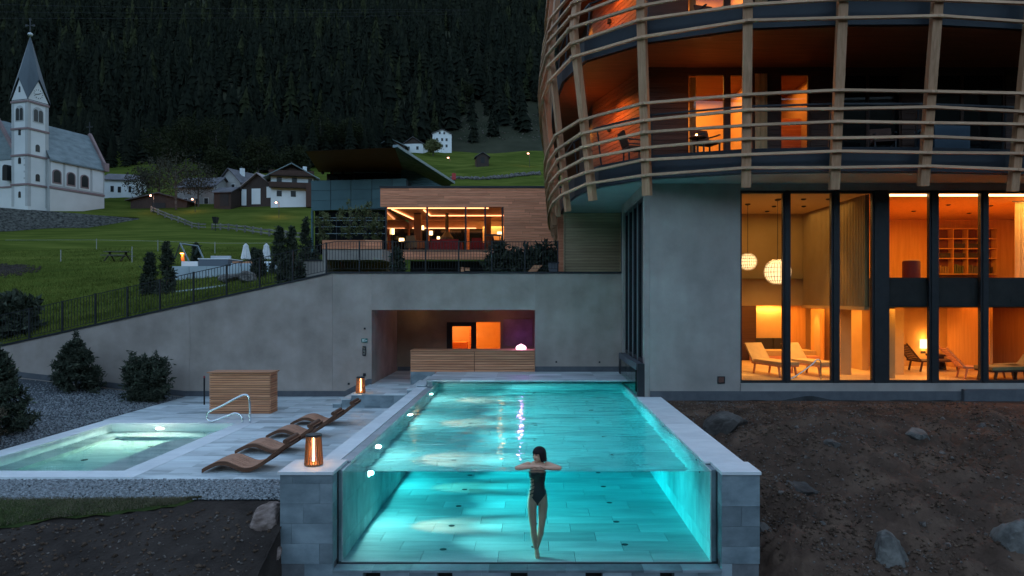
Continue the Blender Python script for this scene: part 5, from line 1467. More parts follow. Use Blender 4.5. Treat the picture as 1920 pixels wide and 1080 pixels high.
boulder('garden_rock', gpt(436, 31, .1), (.75, .5, .33), 31, m_rock, 'pale flat rock below the garden terrace, the left one', 'rock', None)
boulder('garden_rock', gpt(464, 30, .1), (.9, .5, .35), 33, m_rock, 'pale flat rock below the garden terrace, the right one beside the ramp', 'rock', None)
b = MB()
for k in range(10):
    p = gpt(322 + k * 10.5, 29.5 - k * .02, 0); q = gpt(322 + (k + 1) * 10.5, 29.5 - (k + 1) * .02, 0)
    b.bar(p, q, .16, .1)
o = b.build('kerb_edging', m_pale); tag(o, 'thin pale kerb curving across the grass below the garden terrace', 'kerb')
# wooden sun lounger and bin behind the railing on the right
wl_ = thing('sun_lounger', 'orange wooden lounger tilted up behind the railing by the dark hedge', 'lounger', (wx(1000, 24), 24, 3.3))
MB().hexa([(wx(981, 24), 24, 3.33), (wx(996, 24), 24, 3.33), (wx(996, 24), 24.6, 3.33), (wx(981, 24), 24.6, 3.33), (wx(1001, 24), 24, 3.74), (wx(1017, 24), 24, 3.74), (wx(1017, 24), 24.6, 3.74), (wx(1001, 24), 24.6, 3.74)]).build('backrest', m_larch, wl_)
MB().box(wx(984, 24), wx(988, 24), 24.1, 24.5, 3.2, 3.36).build('leg', m_larch, wl_); MB().box(wx(1006, 24), wx(1009, 24), 24.1, 24.5, 3.2, 3.7).build('leg', m_larch, wl_)
bn = thing('bin', 'grey wheelie bin at the foot of the timber wall', 'bin', (wx(1037, 24), 23.6, 3.25))
MB().hexa([(wx(1031, 23.6), 23.4, 3.2), (wx(1045, 23.6), 23.4, 3.2), (wx(1045, 23.6), 23.8, 3.2), (wx(1031, 23.6), 23.8, 3.2), (wx(1028, 23.6), 23.35, 3.78), (wx(1047, 23.6), 23.35, 3.78), (wx(1047, 23.6), 23.85, 3.78), (wx(1028, 23.6), 23.85, 3.78)]).build('body', mat('bin_grey', (.12, .13, .15), None, .6), bn)
MB().box(wx(1027, 23.6), wx(1048, 23.6), 23.33, 23.87, 3.78, 3.82).build('lid', m_metal, bn)
tag(MB().box(wx(1046, 24.3), wx(1058, 24.3), 24.3, 24.5, 3.2, 5.56).build('cedar_pier', m_cedar), 'narrow reddish timber pier left of the weathered wall', 'pier')
top('patio_chair', MB().box(wx(864, 25), wx(869, 25), 25, 25.3, 3.25, wz(501, 25)).box(wx(872, 25), wx(880, 25), 25, 25.2, wz(505, 25) - .05, wz(502, 25)), m_larch, 'small orange wooden stool and shelf in the dark recess behind the railing', 'stool')

# ------------------------------------------------------------------ church
m_chw = mat('church_white', (.60, .60, .59), (.68, .68, .665), .9, .3, 5)
m_chg = mat('church_grey', (.38, .38, .375), (.46, .455, .445), .9, .3, 5)
m_chp = mat('church_moulding', (.22, .15, .15), (.28, .19, .185), .9, .5, 5)
m_chr = mat('church_slate', (.13, .165, .175), (.21, .25, .26), .75, .6, 8, (1, 1, 3), bump=.3, bsc=3)
m_spire = mat('spire_slate', (.05, .065, .078), (.08, .10, .115), .6, .5, 6, (1, 1, .2))
m_win = mat('window_dark', (.010, .012, .014), None, .3)
ch = thing('church', 'pale village church with a slender slate spire and clock', 'church', (0, 0, 0))
ch.location = (wx(55, 115), 115, 18.1)
ORG[ch.name] = Vector(ch.location)
U = Vector((.28, .96)).normalized(); Vv = Vector((U.y, -U.x))     # U along nave, Vv towards the right
CC = Vector((wx(52, 113.2), 113.2))                               # near corner of the tower
W_ = 3.55
def cpt(u, v, z): p = CC + U * u + Vv * v; return (p.x, p.y, z)   # v<0 goes left behind the left face
def cbox(u0, u1, v0, v1, z0, z1, name, m, par=ch):
    P = [cpt(u0, v0, z0), cpt(u0, v1, z0), cpt(u1, v1, z0), cpt(u1, v0, z0), cpt(u0, v0, z1), cpt(u0, v1, z1), cpt(u1, v1, z1), cpt(u1, v0, z1)]
    return MB().hexa(P).build(name, m, par)
zc0 = 16.5; s_ = 113.2
def cz(py): return wz(py, s_)
zb0, ze = cz(388), cz(186)
tw = cbox(0, W_, -W_, 0, zc0, ze, 'tower', m_chw)
# corner bands, cornices
lv = [cz(345), cz(290), cz(240), cz(189)]
for z in lv: cbox(-.15, W_ + .15, -W_ - .15, .15, z - .16, z + .16, 'cornice', m_chp)
for z0, z1 in ((zb0, lv[0]), (lv[0], lv[1]), (lv[1], lv[2]), (lv[2], lv[3])):
    for u0, v0 in ((-.03, -.55), (W_ - .52, -.55), (-.03, -W_ - .03)):
        cbox(u0, u0 + .55, v0, v0 + .58, z0 + .17, z1 - .17, 'corner_band', m_chg)
# spire with four gables
cor = [cpt(-.25, -W_ - .25, ze), cpt(-.25, .25, ze), cpt(W_ + .25, .25, ze), cpt(W_ + .25, -W_ - .25, ze)]
gz_ = cz(143)
gab = [cpt(-.25, -W_ / 2, gz_), cpt(W_ / 2, .25, gz_), cpt(W_ + .25, -W_ / 2, gz_), cpt(W_ / 2, -W_ - .25, gz_)]
ap = cpt(W_ / 2, -W_ / 2, cz(57))
vs = cor + gab + [ap]
MB().add(vs, [(8, 0, 4), (8, 4, 1), (8, 1, 5), (8, 5, 2), (8, 2, 6), (8, 6, 3), (8, 3, 7), (8, 7, 0)]).build('spire', m_spire, ch)
ins = [cpt(-.02, -W_ - .0, ze + .1), cpt(-.02, .0, ze + .1), cpt(-.02, -W_ / 2, gz_ - .35), cpt(.02, .02, ze + .1), cpt(W_, .02, ze + .1), cpt(W_ / 2, .02, gz_ - .35)]
MB().add(ins, [(0, 1, 2), (3, 4, 5)]).build('gable', m_chw, ch)
def farc(face, c, wd, z0, z1, name, m, out=.06, par=ch):     # arched panel on the left (face 0) or right (face 1) tower face
    pts = [(-wd / 2, z0), (wd / 2, z0)] + [(wd / 2 * math.cos(a), z1 - wd / 2 + wd / 2 * math.sin(a)) for a in np.linspace(0, math.pi, 9)]
    V = []
    for d in (0.0, out):
        for a, z in pts: V.append(cpt(-d, c + a, z) if face == 0 else cpt(c + a, d, z))
    n = len(pts)
    return MB().add(V, [tuple(range(n)), tuple(range(2 * n - 1, n - 1, -1))] + [(i, (i + 1) % n, n + (i + 1) % n, n + i) for i in range(n)]).build(name, m, par)
for face, c in ((0, -W_ / 2), (1, W_ / 2)):
    f = farc(face, c, 1.9, cz(226), cz(196), 'belfry_frame', m_chg, .05)
    for d in (-.42, .42): farc(face, c + d, .68, cz(224), cz(201), 'belfry_window', m_win, .09, f)
    farc(face, c, .4, cz(168) - .3, cz(160), 'slit_window', m_win, .05) if face == 0 else None
    farc(face, c, .5, cz(252), cz(243) + .3, 'slit_window', m_win) if face == 0 else farc(face, c - .1, .7, cz(281), cz(267), 'tower_window', m_win)
    farc(face, c, .6, cz(306), cz(294), 'tower_window', m_win) if face == 0 else farc(face, c - .1, .7, cz(337), cz(323), 'tower_window', m_win)
    farc(face, c, .5, cz(370), cz(358), 'tower_window', m_win) if face == 0 else None
# clock on the right gable
ck = MB().prism([(cc0 + .86 * math.cos(a), cz(171) + .86 * math.sin(a)) for cc0 in (0,) for a in np.linspace(0, 6.2832, 17)[:-1]], 0, .02, 0, 'y')
ck.v = [cpt(W_ / 2 + a, .03 + b, c) for a, b, c in ck.v]
ck = ck.build('clock', m_chw, ch)
cc_ = (W_ / 2, cz(171))
for k in range(12):
    a = k * math.pi / 6; r0, r1 = .62, .8
    p = cpt(cc_[0] + r0 * math.sin(a), .06, cc_[1] + r0 * math.cos(a)); q = cpt(cc_[0] + r1 * math.sin(a), .06, cc_[1] + r1 * math.cos(a))
    MB().bar(p, q, .09, .04, (Vv.x, Vv.y, 0)).build('hour_mark', m_black, ck)
for a, L_ in ((math.radians(255), .6), (math.radians(60), .42)):
    MB().bar(cpt(cc_[0], .09, cc_[1]), cpt(cc_[0] + L_ * math.sin(a), .09, cc_[1] + L_ * math.cos(a)), .11, .04, (Vv.x, Vv.y, 0)).build('clock_hand', m_black, ck)
m_ball = mat('finial_ball', (.45, .48, .48), None, .4, metal=.3)
zb_ = cz(55)
MB().lathe([(.05, -.35), (.32, -.2), (.4, 0), (.3, .22), (.06, .35)], 12, cpt(W_ / 2, -W_ / 2, zb_)).build('finial', m_ball, ch, True)
cr = MB(); cx_ = cpt(W_ / 2, -W_ / 2, 0)
cr.bar((cx_[0], cx_[1], zb_), (cx_[0], cx_[1], cz(26)), .13, .13, (0, 1, 0)); cr.bar((cx_[0] - .62, cx_[1], cz(38)), (cx_[0] + .62, cx_[1], cz(38)), .13, .13, (0, 1, 0))
for dx, dz in ((-.62, 0), (.62, 0), (0, 1.0)): cr.box(cx_[0] + dx - .17, cx_[0] + dx + .17, cx_[1] - .07, cx_[1] + .07, cz(38) + dz - .17, cz(38) + dz + .17)
cr.build('cross', m_metal, ch)
# nave
NL, NW = 10.6, 7.0
n0 = W_ - .3
zee, zrd = cz(291), cz(240)
P = [cpt(n0, -NW + .6, zc0), cpt(n0, .6, zc0), cpt(n0 + NL, .6, zc0), cpt(n0 + NL, -NW + .6, zc0)]
b = MB(); b.hexa(P + [(p[0], p[1], zee) for p in P])
b.build('nave_wall', m_chg, ch)
for u0, u1, z0, z1 in [(n0 + .25 + k * 2.62, n0 + .25 + k * 2.62 + 2.15, cz(340), zee - .3) for k in range(4)] + [(n0 + .1, n0 + NL - .1, zb0 - .8, cz(349))]:
    cbox(u0, u1, .6, .66, z0, z1, 'wall_field', m_chw if z1 > cz(345) else mat('church_cream', (.56, .53, .50), (.64, .61, .58), .9, .3))
cbox(n0, n0 + NL, .6, .74, cz(347), cz(343), 'string_course', m_chp)
for k in range(3):
    u = n0 + 1.3 + k * 2.62
    pts = [(-.62, cz(334)), (.62, cz(334))] + [(.62 * math.cos(a), cz(313) - .4 + .62 * math.sin(a)) for a in np.linspace(0, math.pi, 9)]
    for d0, d1, sc_, nm, m_ in ((.66, .72, 1.35, 'window_surround', m_chp), (.72, .76, 1.0, 'nave_window', m_win)):
        V = [cpt(u + a * sc_, d, z if sc_ == 1 else (z - .25 if i < 2 else z + .15)) for d in (d0, d1) for i, (a, z) in enumerate(pts)]
        n = len(pts)
        MB().add(V, [tuple(range(n)), tuple(range(2 * n - 1, n - 1, -1))] + [(i, (i + 1) % n, n + (i + 1) % n, n + i) for i in range(n)]).build(nm, m_, ch)
R0, R1 = cpt(n0, -NW / 2 + .6, zrd + 2), cpt(n0 + NL, -NW / 2 + .6, zrd + 2)
e0, e1 = cpt(n0 - .1, 1.0, zee - .1), cpt(n0 + NL + .1, 1.0, zee - .1); f0, f1 = cpt(n0, -NW + .2, zee), cpt(n0 + NL, -NW + .2, zee)
MB().add([e0, e1, R1, R0, f0, f1], [(0, 1, 2, 3), (3, 2, 5, 4)]).add([tuple(np.add(v, (0, 0, -.2))) for v in (e0, e1, R1, R0, f0, f1)], [(0, 1, 2, 3), (3, 2, 5, 4)]).build('nave_roof', m_chr, ch)
MB().add([cpt(n0 + NL, .6, zee), cpt(n0 + NL, -NW + .6, zee), (R1[0], R1[1], R1[2] - .1)], [(0, 1, 2)]).build('gable_wall', m_chw, ch)
MB().bar(tuple(np.add(e1, (0, 0, .3))), tuple(np.add(R1, (0, 0, .35))), .5, .5).build('verge', m_chp, ch)
cbox(n0 + NL - .4, n0 + NL + .5, .3, 1.2, zee - .3, zee + 1.2, 'gable_pinnacle', m_chp)
c2 = MB(); q_ = (R1[0], R1[1], R1[2]); c2.bar(q_, (q_[0], q_[1], q_[2] + 2.6), .14, .14, (0, 1, 0)); c2.bar((q_[0] - .6, q_[1], q_[2] + 1.7), (q_[0] + .6, q_[1], q_[2] + 1.7), .14, .14, (0, 1, 0)); c2.build('roof_cross', m_metal, ch)
# left wing
cbox(1.2, 11, -W_ - 9, -W_, zc0, zee - .2, 'wing_wall', m_chw)
cbox(1.1, 1.22, -W_ - 9, -W_, cz(347), cz(344), 'string_course', m_chp)
g0 = cpt(1.1, -W_ - 4.5, cz(215)); ga = cpt(1.1, -W_ + .3, zee - .2); gb = cpt(1.1, -W_ - 9.3, zee - .2)
MB().add([ga, gb, g0, tuple(np.add(ga, (U.x * 9, U.y * 9, 0))), tuple(np.add(gb, (U.x * 9, U.y * 9, 0))), tuple(np.add(g0, (U.x * 9, U.y * 9, 0)))], [(0, 1, 2), (3, 5, 4), (0, 2, 5, 3), (1, 4, 5, 2)]).build('wing_roof', m_chr, ch)
MB().bar(tuple(np.add(ga, (-.1, -.2, .2))), tuple(np.add(g0, (-.1, -.2, .3))), .5, .45).build('verge', m_chp, ch)
farc(0, -W_ - 1.6, 1.1, cz(335), cz(305), 'wing_window', m_win, -1.05)
for k in range(9):
    for v0 in (-.03,):
        cbox(-.05, .0, -.55 - (.3 if k % 2 else 0), -.5, lv[0] + .3 + k * .55, lv[0] + .6 + k * .55, 'quoin', m_chg)
# churchyard wall
m_stw = mat('field_stone', (.03, .03, .03), (.17, .165, .155), .95, 2.4, 6, (1, 1, 1.8), bump=1.0, bsc=3)
cw = thing('stone_wall', 'dark field stone wall holding up the churchyard', 'wall', (wx(120, 105), 105, 13))
MB().seg((wx(-120, 97), 97), (wx(60, 106), 106), -1.2, 0, 9, wz(391, 104)).build('wall_section', m_stw, cw)
MB().seg((wx(60, 106), 106), (wx(262, 118), 118), -1.2, 0, 10, wz(402, 112)).build('wall_section', m_stw, cw)
yd = MB().add([(wx(-120, 98), 98, wz(391, 104) - .1), (wx(60, 107), 107, wz(391, 104) - .1), (wx(262, 118.5), 118.5, wz(401, 113)), (wx(262, 134), 134, wz(396, 134)), (wx(-120, 134), 134, wz(390, 134))], [(0, 1, 2, 3, 4)]).build('churchyard_ground', m_meadow)
tag(yd, 'raised churchyard ground behind the stone wall', None, None, 'structure')

# ------------------------------------------------------------------ village houses
m_hw = mat('house_white', (.66, .68, .68), (.74, .76, .76), .9, .5, 4)
m_hcr = mat('house_grey', (.30, .29, .28), (.38, .37, .35), .9, .6, 6)
m_tin = mat('tin_roof', (.13, .17, .18), (.20, .25, .26), .5, .4, 5, (.3, 3, 1), metal=.3)
m_tile = mat('roof_shingle', (.07, .065, .07), (.13, .12, .13), .85, .8, 8, bump=.4, bsc=4)
m_barn = wood('barn_timber', (.035, .022, .018), (.06, .038, .03), 'z', .1)
def house(name, lb, cat, px, Y, py, wd, dp, hw, hr, rz, mw, mr, over=.5, wins=(), chim=None, low=None, ridge='y', gable_m=None, extra=None):
    """gable faces local -y when ridge == 'y'; py is the pixel row of its base."""
    x, z = wx(px, Y), wz(py, Y)
    t = thing(name, lb, cat, (x, Y, z), None, rz)
    W2 = wd / 2
    MB().box(-W2, W2, 0, dp, -2.5, hw).build('wall', mw, t, local=True)
    if ridge == 'y':
        MB().prism([(-W2, hw + .002), (W2, hw + .002), (0, hw + hr)], 0, dp, 0, 'y').build('gable_wall', gable_m or mw, t, local=True)
        k = hr / W2
        for s in (-1, 1):
            a = (0, hw + hr + .02); c = (s * (W2 + over), hw - over * k + .02)
            MB().prism([a, c, (c[0], c[1] + .18), (a[0], a[1] + .18)], -over, dp + over, 0, 'y').build('roof', mr, t, local=True)
    else:
        MB().prism([(0, hw + .002), (dp, hw + .002), (dp / 2, hw + hr)], -W2, W2, 0, 'x').build('gable_wall', gable_m or mw, t, local=True)
        k = hr / (dp / 2)
        for s in (-1, 1):
            a = (dp / 2, hw + hr + .02); c = (dp / 2 + s * (dp / 2 + over), hw - over * k + .02)
            MB().prism([a, c, (c[0], c[1] + .18), (a[0], a[1] + .18)], -W2 - over, W2 + over, 0, 'x').build('roof', mr, t, local=True)
    for wn in wins:
        x_, z_, w_, h_ = wn[:4]; nm = wn[4] if len(wn) > 4 else 'window'; mm = wn[5] if len(wn) > 5 else m_win
        f = MB().box(x_ - w_ / 2 - .09, x_ + w_ / 2 + .09, -.05, -.004, z_ - .09, z_ + h_ + .09).build(nm, m_hw if nm == 'window' else mm, t, local=True)
        MB().box(x_ - w_ / 2, x_ + w_ / 2, -.075, -.051, z_, z_ + h_).build('pane', mm, f, local=True)
    if chim:
        MB().box(chim[0] - .35, chim[0] + .35, chim[1], chim[1] + .7, hw, hw + chim[2]).build('chimney', m_hw, t, local=True)
    if extra: extra(t)
    return t
g = .45
house('white_house', 'white house with dark roof half hidden behind the church nave', 'house', 224, 138, 389, 5.6, 8, 5.6, 1.6, .25, m_hw, m_tile, .5,
      [(-1.5, .8, .55, 1.1), (.1, .6, .55, 1.1), (-1.3, 3.1, .6, 1.2), (.0, 3.0, .6, 1.2), (1.9, .8, .5, 1.1), (1.9, 3.1, .5, 1.2)], ridge='x')
house('dark_shed', 'low dark brown open shed with a pink street light above it', 'shed', 298, 128, 402, 10, 6, 2.6, 1.3, .12, m_barn, m_tile, .7, [(0, .1, 2.2, 2.0, 'opening', m_black)], ridge='y')
house('pale_house', 'pale house mostly hidden by the bare brown tree', 'house', 366, 134, 392, 7.5, 7, 4.4, 2.2, -.1, m_hcr, m_tile, .5, [(-2, 1, .8, 1.1), (0.3, 1, .8, 1.1), (2.3, 1, .8, 1.1)], ridge='x')
house('stone_house', 'old grey house with purple slate roof and white chimney', 'house', 430, 138, 384, 5.6, 10, 4.6, 2.6, -.35, m_hcr, m_tile, .5, [(-1.4, .7, .8, 1.1), (1.0, .7, .8, 1.1), (-1.4, 3.0, .8, 1.1), (1.0, 3.0, .8, 1.1)], (1.1, 2, 3.1))
house('small_shed', 'small dark plank shed with a lean roof left of the old grey house', 'shed', 417, 128, 388, 3.6, 4, 2.8, 1.0, -.2, m_barn, m_tile, .4, [(.4, .2, 1.6, 2.2, 'opening', m_black)], ridge='x')
house('barn', 'dark timber barn with three white doors', 'barn', 484, 130, 382, 6.6, 9, 3.1, 2.6, -.12, m_barn, mat('pink_roof', (.22, .18, .18), (.3, .24, .24), .6, .6), .7, [(-2.85, -.2, .8, 2.9, 'door', m_hw), (-.4, .0, 1.6, 2.8, 'door', m_hw), (2.2, 1.2, .8, 1.9, 'door', m_hw)], gable_m=m_barn)
def chalet_extra(t):
    for z_ in (2.55, 4.75):
        MB().box(-4.0, 4.0 if z_ > 3 else 3.2, -1.1, -.02, z_, z_ + .12).build('balcony_floor', m_barn, t, local=True)
        MB().box(-4.0, 4.0 if z_ > 3 else 3.2, -1.15, -1.08, z_ + .12, z_ + 1.0).build('balcony_front', m_brown, t, local=True)
    MB().box(2.6, 5.2, -1.6, 2, -1, 3.4).build('timber_annex', m_brown, t, local=True)
house('chalet', 'white and brown alpine chalet with wooden balconies and a blue tin roof', 'house', 548, 128, 379, 7.6, 9, 4.9, 2.1, .22, m_hw, m_tin, 1.2,
      [(-2.3, 1.0, .9, 1.1), (.2, 1.0, .9, 1.1), (-2.3, 3.2, .9, 1.4), (.4, 3.2, .9, 1.4), (3.2, 3.3, .7, 1.2)], (1.8, 4, 2.6), gable_m=m_brown, extra=chalet_extra)
house('cottage', 'low cream cottage left of the small plank shed, behind the tree', 'house', 392, 141, 388, 6, 6, 3.4, 2.2, .3, m_hw, m_tile, .5, [(-1.5, .9, .7, 1.0), (1.2, .9, .7, 1.0)], (1, 2, 2.9))
house('gabled_house', 'grey gabled house behind the old stone house and the barn', 'house', 455, 156, 370, 6, 8, 4.5, 2.6, .5, m_hcr, m_tin, .6, [(-1.4, 2.4, .7, 1.0), (1.2, 2.4, .7, 1.0)])
house('hay_hut', 'small dark hay hut on the green slope below the tall white house', 'hut', 905, 186, 306, 3.4, 3.4, 1.8, 1.1, .2, m_barn, m_tile, .4, [(0, .1, .9, 1.4, 'opening', m_black)])
house('tall_white_house', 'tall narrow white house with nine small windows high on the slope', 'house', 829, 232, 281, 6.4, 7, 5.4, 1.5, .16, m_hw, m_tile, .5,
      [(x, z, .7, .95) for x in (-1.7, 0, 1.5) for z in (.9, 3.0)] + [(-.8, 5.3, .6, .8), (.7, 5.3, .6, .8)])
house('squat_white_house', 'squat white house with dark gable, left of the tall white one', 'house', 775, 226, 299, 6.6, 7, 5.2, 2.1, -.1, m_hw, m_tile, .7,
      [(-1.6, .8, .8, 1.1), (1.4, .8, .8, 1.1), (-1.6, 3.2, .8, 1.1), (1.4, 3.2, .8, 1.1)], gable_m=m_barn)
house('dark_barn', 'dark barn roof peeping over the leaning brown roof', 'barn', 733, 222, 288, 9, 8, 2.5, 2.2, .05, m_barn, m_tin, .8, [], ridge='y')

# street lamps
m_lamp = emis('street_glow', (1, .36, .22), 7)
def street_lamp(px, Y, pyh, lb, size=.17):
    x = wx(px, Y); z1 = wz(pyh, Y); z0 = hgt(x, Y) - .3
    t = thing('street_lamp', lb, 'street lamp', (x, Y, z0), 'lit street lamps on the slope')
    MB().tube([(x, Y, z0), (x, Y, z1 + .15), (x - .35, Y - .2, z1 + .2)], .05, 6).build('pole', m_metal, t)
    MB().lathe([(size * .7, -.12), (size, 0), (size * .5, .12)], 10, (x - .4, Y - .25, z1)).build('lamp_head', m_lamp, t)
    point((x - .4, Y - .4, z1 - .4), 70, (1, .5, .3), .2, t)
street_lamp(288, 122, 367, 'pink lit street lamp over the low dark shed')
street_lamp(366, 124, 374, 'orange lit street lamp in front of the bare brown tree')
street_lamp(523, 118, 380, 'orange lit street lamp on the grass below the chalet')
street_lamp(843, 205, 296, 'lit lamp on the path under the tall white house', .3)
street_lamp(993, 190, 288, 'lit lamp on the green slope near the timber lattice', .3)
rdb = thing('red_drum', 'red drum standing by the stone edged track on the green slope', 'drum', (wx(851, 165), 165, hgt(wx(851, 165), 165)))
MB().lathe([(.5, 0), (.52, .1), (.5, 1.6)], 14, (wx(851, 165), 165, hgt(wx(851, 165), 165))).build('body', mat('red_paint', (.4, .03, .03), None, .5), rdb)
# track and boulder wall on the slope
V = []
for _ in range(260):
    px = RN.uniform(845, 1012); Y = 168 + RN.uniform(-1.2, 1.2); x = wx(px, Y); V.append((x, Y, hgt(x, Y) + .15))
v, f = pebbles(V, .25, .7)
o = bpy.data.objects.new('track_stones', np_mesh('track_stones', v, f, m_rock)); COL.objects.link(o); tag(o, 'line of pale stones edging the track on the slope', None, None, 'stuff')
V = []
for _ in range(220):
    px = RN.uniform(858, 1012); Y = RN.uniform(246, 285); x = wx(px, Y); V.append((x, Y, hgt(x, Y) + .1))
v, f = pebbles(V, .15, .5)
o = bpy.data.objects.new('slope_rubble', np_mesh('slope_rubble', v, f, m_stone)); COL.objects.link(o); tag(o, 'pale rubble and cut wood on the clearing above the white houses', None, None, 'stuff')

# split log fence
fc = thing('log_fence', 'long low fence of grey split logs across the meadow', 'fence', (wx(420, 105), 105, 13))
def flog(p0, p1, n):
    for k in range(n):
        a = k / n; c = (k + 1) / n
        for lvl in (.35, .8):
            A = [(p0[0] + (p1[0] - p0[0]) * t_, p0[1] + (p1[1] - p0[1]) * t_) for t_ in (a, c)]
            P = [(wx(q[0], q[1]), q[1]) for q in A]
            j = RN.uniform(-.08, .08)
            MB().bar((P[0][0], P[0][1], hgt(*P[0]) + lvl + j), (P[1][0], P[1][1], hgt(*P[1]) + lvl - j), .22, .2).build('log', mat_log, fc)
        q = (p0[0] + (p1[0] - p0[0]) * a, p0[1] + (p1[1] - p0[1]) * a); x = wx(q[0], q[1])
        MB().box(x - .1, x + .1, q[1] - .1, q[1] + .1, hgt(x, q[1]) - .3, hgt(x, q[1]) + 1.0).build('fence_post', mat_log, fc)
mat_log = mat('grey_log', (.11, .10, .085), (.21, .195, .17), .9, 2, 6, rnd=.25)
flog((284, 123), (385, 108), 8); flog((398, 106), (566, 84), 11)
tag(MB().tube([gpt(404, 100, -.2), gpt(404, 100, 1.1)], .06, 6).build('feeder_post', m_black), 'thin pole of the dark bird table on the log fence', 'pole')
top('bird_table', MB().hexa([(wx(401.5, 100), 99.7, gpt(404, 100)[2] + 1.1), (wx(406.5, 100), 99.7, gpt(404, 100)[2] + 1.1), (wx(406.5, 100), 100.3, gpt(404, 100)[2] + 1.1), (wx(401.5, 100), 100.3, gpt(404, 100)[2] + 1.1), (wx(400, 100), 99.5, gpt(404, 100)[2] + 2.0), (wx(408, 100), 99.5, gpt(404, 100)[2] + 2.0), (wx(408, 100), 100.5, gpt(404, 100)[2] + 2.0), (wx(400, 100), 100.5, gpt(404, 100)[2] + 2.0)]), m_black, 'dark tapered box on a pole beside the log fence', 'bird table')
# electric fence posts and the picnic table on the meadow
for px, Y, h_, lb in ((181, 66, 1.0, 'thin white fence post between the church wall and the dark picnic table'), (247.5, 50, 1.15, 'thin white fence post just right of the picnic table'), (114, 52, .9, 'thin white fence post left of the picnic table'), (296, 62, 1.0, 'thin white fence post left of the swing frame'), (403, 60, 1.0, 'thin white fence post behind the hot tub')):
    p = gpt(px, Y); top('fence_post', MB().box(p[0] - .022, p[0] + .022, Y - .022, Y + .022, p[2] - .1, p[2] + h_), m_hcr, lb, 'post')
wr = MB(); pl_ = [(10, 70), (181, 66), (296, 62), (403, 60), (520, 58)]
for a, c in zip(pl_, pl_[1:]):
    p, q = gpt(*a, .9), gpt(*c, .9); wr.tube([p, q], .012, 4)
o = wr.build('fence_wire', m_hcr); tag(o, 'thin pale fence wire strung across the meadow', 'wire')
p = gpt(221, 51)
pt = thing('picnic_table', 'grey wooden picnic table with benches on the meadow', 'table', p)
MB().box(p[0] - .85, p[0] + .85, p[1] - .35, p[1] + .35, p[2] + .68, p[2] + .74).build('table_top', mat_log, pt)
for s in (-1, 1):
    MB().box(p[0] - .85, p[0] + .85, p[1] + s * .6 - .13, p[1] + s * .6 + .13, p[2] + .40, p[2] + .45).build('bench', mat_log, pt)
    MB().bar((p[0] + s * .6, p[1] - .65, p[2]), (p[0] + s * .6, p[1] + .1, p[2] + .68), .07, .07).build('leg', m_barn, pt); MB().bar((p[0] + s * .6, p[1] + .65, p[2]), (p[0] + s * .6, p[1] - .1, p[2] + .68), .07, .07).build('leg', m_barn, pt)
# power lines
for k, (y0, y1, sag, lb) in enumerate(((8, 18, 8, 'topmost'), (22, 20, 9, 'second'), (34, 26, 9, 'third'))):
    pts = [(wx(-20 + 900 * t_ / 16, 260), 260, wz(y0 + (y1 - y0) * t_ / 16 + 4 * sag * (t_ / 16) * (1 - t_ / 16) * .4, 260)) for t_ in range(17)]
    o = MB().tube(pts, .035, 4).build('power_line', m_metal); tag(o, '%s thin power line crossing before the dark forest' % lb, 'cable')

# tufts on the near meadow, a bare patch and the valley haze
m_tuftA = mat('meadow_tuft', (.05, .07, .012), (.15, .165, .035), .9, .6, 5, spec=.05)
pts = []
while len(pts) < 60000:
    px = RN.uniform(-30, 640); Y = 22.7 + 45 * RN.random() ** 1.7; x = wx(px, Y)
    if RN.random() < .35 + .65 * (snoise(x, Y, .5) * .5 + .5): pts.append((x, Y, hgt(x, Y) - .01))
v, f = blades(pts, .05, .20, .016)
o = bpy.data.objects.new('meadow_grass', np_mesh('meadow_grass', v, f, m_tuftA)); COL.objects.link(o); tag(o, 'uneven grass tufts of the meadow behind the railing', None, None, 'stuff')
pp = []
for _ in range(1500):
    px = RN.gauss(10, 22); Y = RN.gauss(47, 1.2); x = wx(px, Y); pp.append((x, Y, hgt(x, Y)))
v, f = pebbles(pp, .08, .2)
o = bpy.data.objects.new('bare_earth', np_mesh('bare_earth', v, f, m_dirt_dk)); COL.objects.link(o); tag(o, 'dark bare patch of earth in the meadow at the left edge', None, None, 'stuff')
# ------------------------------------------------------------------ trees
m_spruce = mat('spruce', (.008, .011, .008), (.018, .0205, .013), .95, .09, 7, c3=(.012, .015, .010), spec=.05, lo=.3, hi=.7)
m_larchtree = mat('larch_tree', (.013, .017, .008), (.034, .038, .018), .95, .2, 6, spec=.05)
m_bark = mat('bark', (.05, .04, .035), (.10, .085, .07), .95, 2, 5)
m_needle = mat('dark_needles', (.024, .031, .020), (.095, .105, .072), .9, 5, 6, c3=(.045, .055, .038), spec=.1)
m_leafb = mat('spring_leaves', (.07, .08, .03), (.17, .175, .08), .9, 1.2, 6, spec=.1)
m_leafd = mat('brown_twigs', (.04, .038, .028), (.075, .07, .05), .95, .8, 6, spec=.05)

